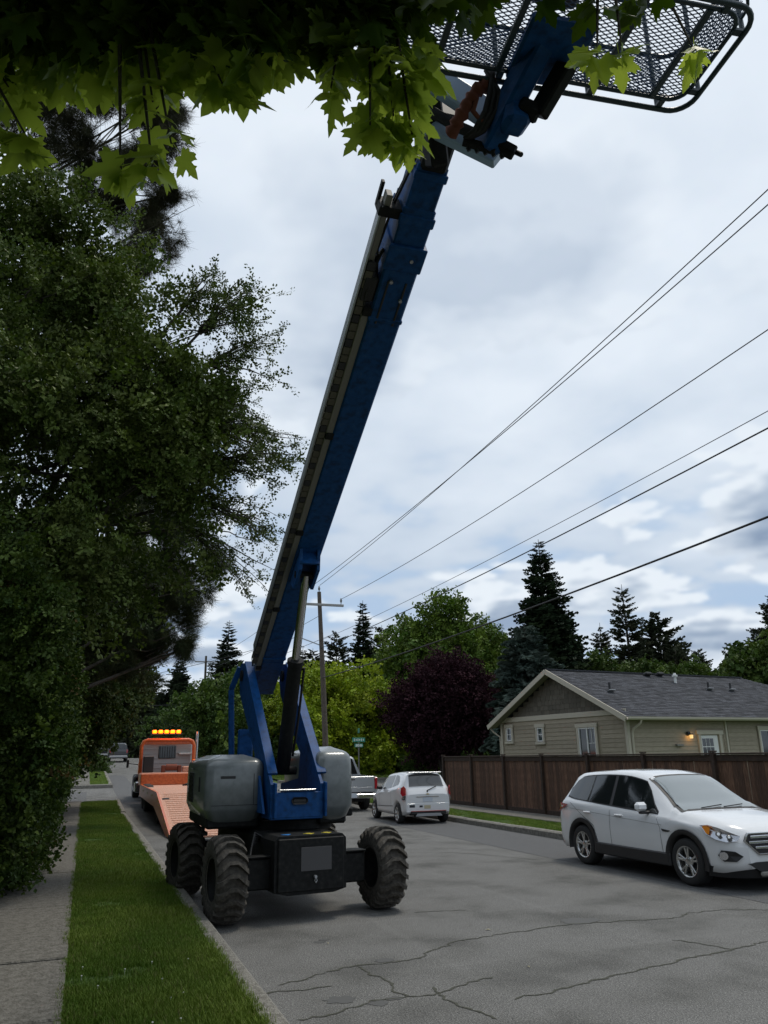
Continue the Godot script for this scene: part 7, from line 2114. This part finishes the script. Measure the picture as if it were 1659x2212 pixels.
func make_street_things():
	var g := G.new()
	# near utility pole on the right corner, 42 m ahead
	var U := base("utility_pole", "weathered wooden utility pole with pale crossarm at the crossing", "utility pole", Vector3(11.5, rise(-42.0), -42.0))
	g = G.new(); g.tube([Vector3(0.35, -0.2, 0.6), Vector3(0.2, 5.0, 0.3), Vector3(0, 10.35, 0)], [0.17, 0.145, 0.11], 12); put(g, "pole", M.pole_wood, U)
	g = G.new(); g.cbox(Vector3(0.02, 9.62, 0.1), Vector3(2.75, 0.13, 0.12), 0.01); put(g, "crossarm", M.crossarm, U)
	for x in [-1.3, 1.25, 0.0]:
		var y := 9.7 if x != 0.0 else 10.35
		g = G.new(); g.cyl(Vector3(x, y, 0.1 if x != 0.0 else 0.0), Vector3(x, y + 0.12, 0.1 if x != 0.0 else 0.0), 0.02, 0.03, 8); g.lathe([Vector2(0.03, 0.1), Vector2(0.07, 0.13), Vector2(0.05, 0.17), Vector2(0.075, 0.2), Vector2(0.05, 0.25), Vector2(0.045, 0.32), Vector2(0, 0.34)], Transform3D(Basis(), Vector3(x, y, 0.1 if x != 0.0 else 0.0)), 10); put(g, "insulator", M.insulator, U)
	g = G.new(); g.beam(Vector3(0.1, 7.35, 0.15), Vector3(-1.1, 7.75, 0.15), 0.05, 0.05); g.cbox(Vector3(-1.2, 7.75, 0.15), Vector3(0.36, 0.06, 0.1), 0.01)
	for dx in [-0.14, 0.14]: g.cyl(Vector3(-1.2 + dx, 7.78, 0.15), Vector3(-1.2 + dx, 8.2, 0.15), 0.015, 0.015, 6)
	put(g, "cable_bracket", M.galvanised, U)
	# power wires run along the right side over the viewer's right
	var grp := "overhead wires along the street"
	var O := Vector3(11.5, rise(-42.0), -42.0)
	for q in [[0.0, 10.7, 13.6, 0.013, "topmost thin power wire from the pole top"], [-1.3, 9.98, 12.7, 0.013, "power wire from the left end of the crossarm"], [1.25, 9.98, 10.5, 0.013, "power wire from the right end of the crossarm"], [0.0, 7.6, 8.58, 0.009, "faint thin wire above the telephone cable"], [0.05, 7.2, 8.32, 0.017, "grey telephone cable below the power wires"], [0.1, 5.6, 6.68, 0.024, "thick dark lowest cable passing before the spruce"]]:
		var a := O + Vector3(q[0], q[1], 0.1)
		var b := Vector3(11.5 + q[0] * 0.2, q[2], 6.0)
		wire("overhead_wire", q[4], sag(a, b, 0.45 if q[2] < 9.0 else 0.6), q[3], grp)
	# onward spans to the far poles
	var far := [[Vector3(1.1, rise(-95.0), -95.0), 5.8, "leaning wooden pole on the far left verge"], [Vector3(10.9, rise(-84.0), -84.0), 10.5, "far wooden pole rising behind the orange truck"], [Vector3(10.9, rise(-118.0), -118.0), 12.0, "distant pole with small crossarm at the street's end"]]
	for q in far:
		var P := base("utility_pole", q[2], "utility pole", q[0])
		g = G.new(); g.tube([Vector3(0, -0.2, 0), Vector3(0.03, q[1] * 0.5, 0), Vector3(0.0, q[1], 0)], [0.17, 0.14, 0.11], 10); put(g, "pole", M.pole_wood, P)
		if q[1] > 9.0:
			g = G.new(); g.cbox(Vector3(0, q[1] - 0.6, 0), Vector3(2.2, 0.12, 0.1), 0.01); put(g, "crossarm", M.crossarm, P)
	wire("span_wire", "pale cable crossing the street between the far poles", sag(Vector3(1.1, rise(-95.0) + 5.6, -95.0), Vector3(10.9, rise(-84.0) + 5.8, -84.0), 0.1), 0.03)
	for k in 3:
		wire("overhead_wire", "onward wire from the crossing pole up the street", sag(O + Vector3(-1.0 + k, 9.9 - 0.9 * k, 0), Vector3(10.9, rise(-84.0) + 9.9 - 0.8 * k, -84.0), 0.3), 0.013, "onward wires up the street")
	wire("overhead_wire", "service wire from the crossing pole across to the left trees", sag(O + Vector3(-1.2, 7.8, 0.15), Vector3(-4, 6.5, -60), 0.5), 0.014, "onward wires up the street")
	# street name sign
	var S := base("street_sign", "green street name sign blades on a steel post at the crossing", "street sign", Vector3(11.75, rise(-37.5), -36.4))
	var sp := at(775, 1620, 36.5)
	S.position = Vector3(sp.x, rise(sp.z), sp.z)
	var sy := sp.y - rise(sp.z)
	g = G.new(); g.cyl(Vector3(0, -0.1, 0), Vector3(0, sy + 0.35, 0), 0.03, 0.03, 8); put(g, "post", M.steel_post, S)
	g = G.new(); g.cbox(Vector3(0, sy + 0.45, 0), Vector3(0.75, 0.2, 0.012), 0.003, Basis(Vector3.UP, 0.35)); put(g, "name_blade", M.sign_green, S)
	g = G.new(); g.cbox(Vector3(0, sy + 0.86, 0), Vector3(0.75, 0.22, 0.012), 0.003, Basis(Vector3.UP, 1.35)); put(g, "name_blade", M.sign_green, S)
	g = G.new(); g.cbox(Vector3(0, sy + 0.2, 0.01), Vector3(0.5, 0.16, 0.012), 0.003, Basis(Vector3.UP, 0.35)); put(g, "name_blade", M.sign_green, S)
	for q in [[0.45, 0.35, 0.62], [0.86, 1.35, 0.62], [0.2, 0.35, 0.4]]:
		g = G.new()
		for k in 6: g.box(Vector3(0, sy + q[0], 0) + Basis(Vector3.UP, q[1]) * Vector3((k - 2.5) / 5.0 * q[2] * 0.85, 0.0, 0.012 if q[0] != 0.2 else 0.022), Vector3(0.055, 0.09 if k % 2 else 0.12, 0.004), Basis(Vector3.UP, q[1]))
		put(g, "sign_legend", M.sign_white, S)
	# orange warning sign beyond the truck
	var W := base("warning_sign", "orange diamond warning sign beyond the boom lift's hood", "road sign", Vector3.ZERO)
	var wp := at(477, 1603, 62)
	W.position = Vector3(wp.x, rise(wp.z), wp.z)
	var wy := wp.y - rise(wp.z)
	g = G.new(); g.cbox(Vector3(0, wy, 0), Vector3(0.62, 0.62, 0.012), 0.004, Basis(Vector3(0, 0, 1), PI * 0.25)); put(g, "panel", M.sign_orange, W)
	g = G.new(); g.cyl(Vector3(0, -0.1, -0.03), Vector3(0, wy + 0.3, -0.03), 0.03, 0.03, 6); put(g, "post", M.steel_post, W)
	# brick house half hidden behind the plum
	var hp := at(915, 1625, 64)
	var B := base("brick_house", "low brick house with red roof half hidden behind the purple plum", "house", Vector3(hp.x, rise(hp.z), hp.z), deg_to_rad(4.0))
	g = G.new(); g.cbox(Vector3(4.0, 1.3, -3.0), Vector3(14.0, 2.6, 6.0), 0.02); put(g, "wall", M.brick, B)
	g = G.new(); g.cbox(Vector3(4.0, 2.66, -2.9), Vector3(14.8, 0.16, 7.0), 0.02); put(g, "eave", M.trim_cream, B)
	g = G.new(); g.prism([Vector2(-6.6, 2.74), Vector2(0.75, 2.74), Vector2(-2.9, 4.7)], Transform3D(Basis(Vector3(0, 0, 1), Vector3.UP, Vector3(-1, 0, 0)), Vector3(4.0, 0, 0)), 14.6); put(g, "roof", M.tile_red, B)
	for x in [0.0, 3.0, 7.5]:
		g = G.new(); g.cbox(Vector3(x, 1.5, 0.01), Vector3(1.4, 1.1, 0.05), 0.01); put(g, "window", M.house_glass, B)
	# wheelie bin and mailbox by the far pavement
	for q in [[286, 1655, 66.0, "steel_post", "grey post box on a post by the far kerb"]]:
		var p := at(q[0], q[1], q[2])
		var N := base("post_box", q[4], "post box", Vector3(1.0, rise(p.z), p.z))
		g = G.new(); g.cyl(Vector3(0, -0.1, 0), Vector3(0, 1.0, 0), 0.04, 0.04, 8); put(g, "post", M.pole_wood, N)
		g = G.new(); g.cbox(Vector3(0, 1.12, 0), Vector3(0.2, 0.24, 0.45), 0.05); put(g, "box", M[q[3]], N)
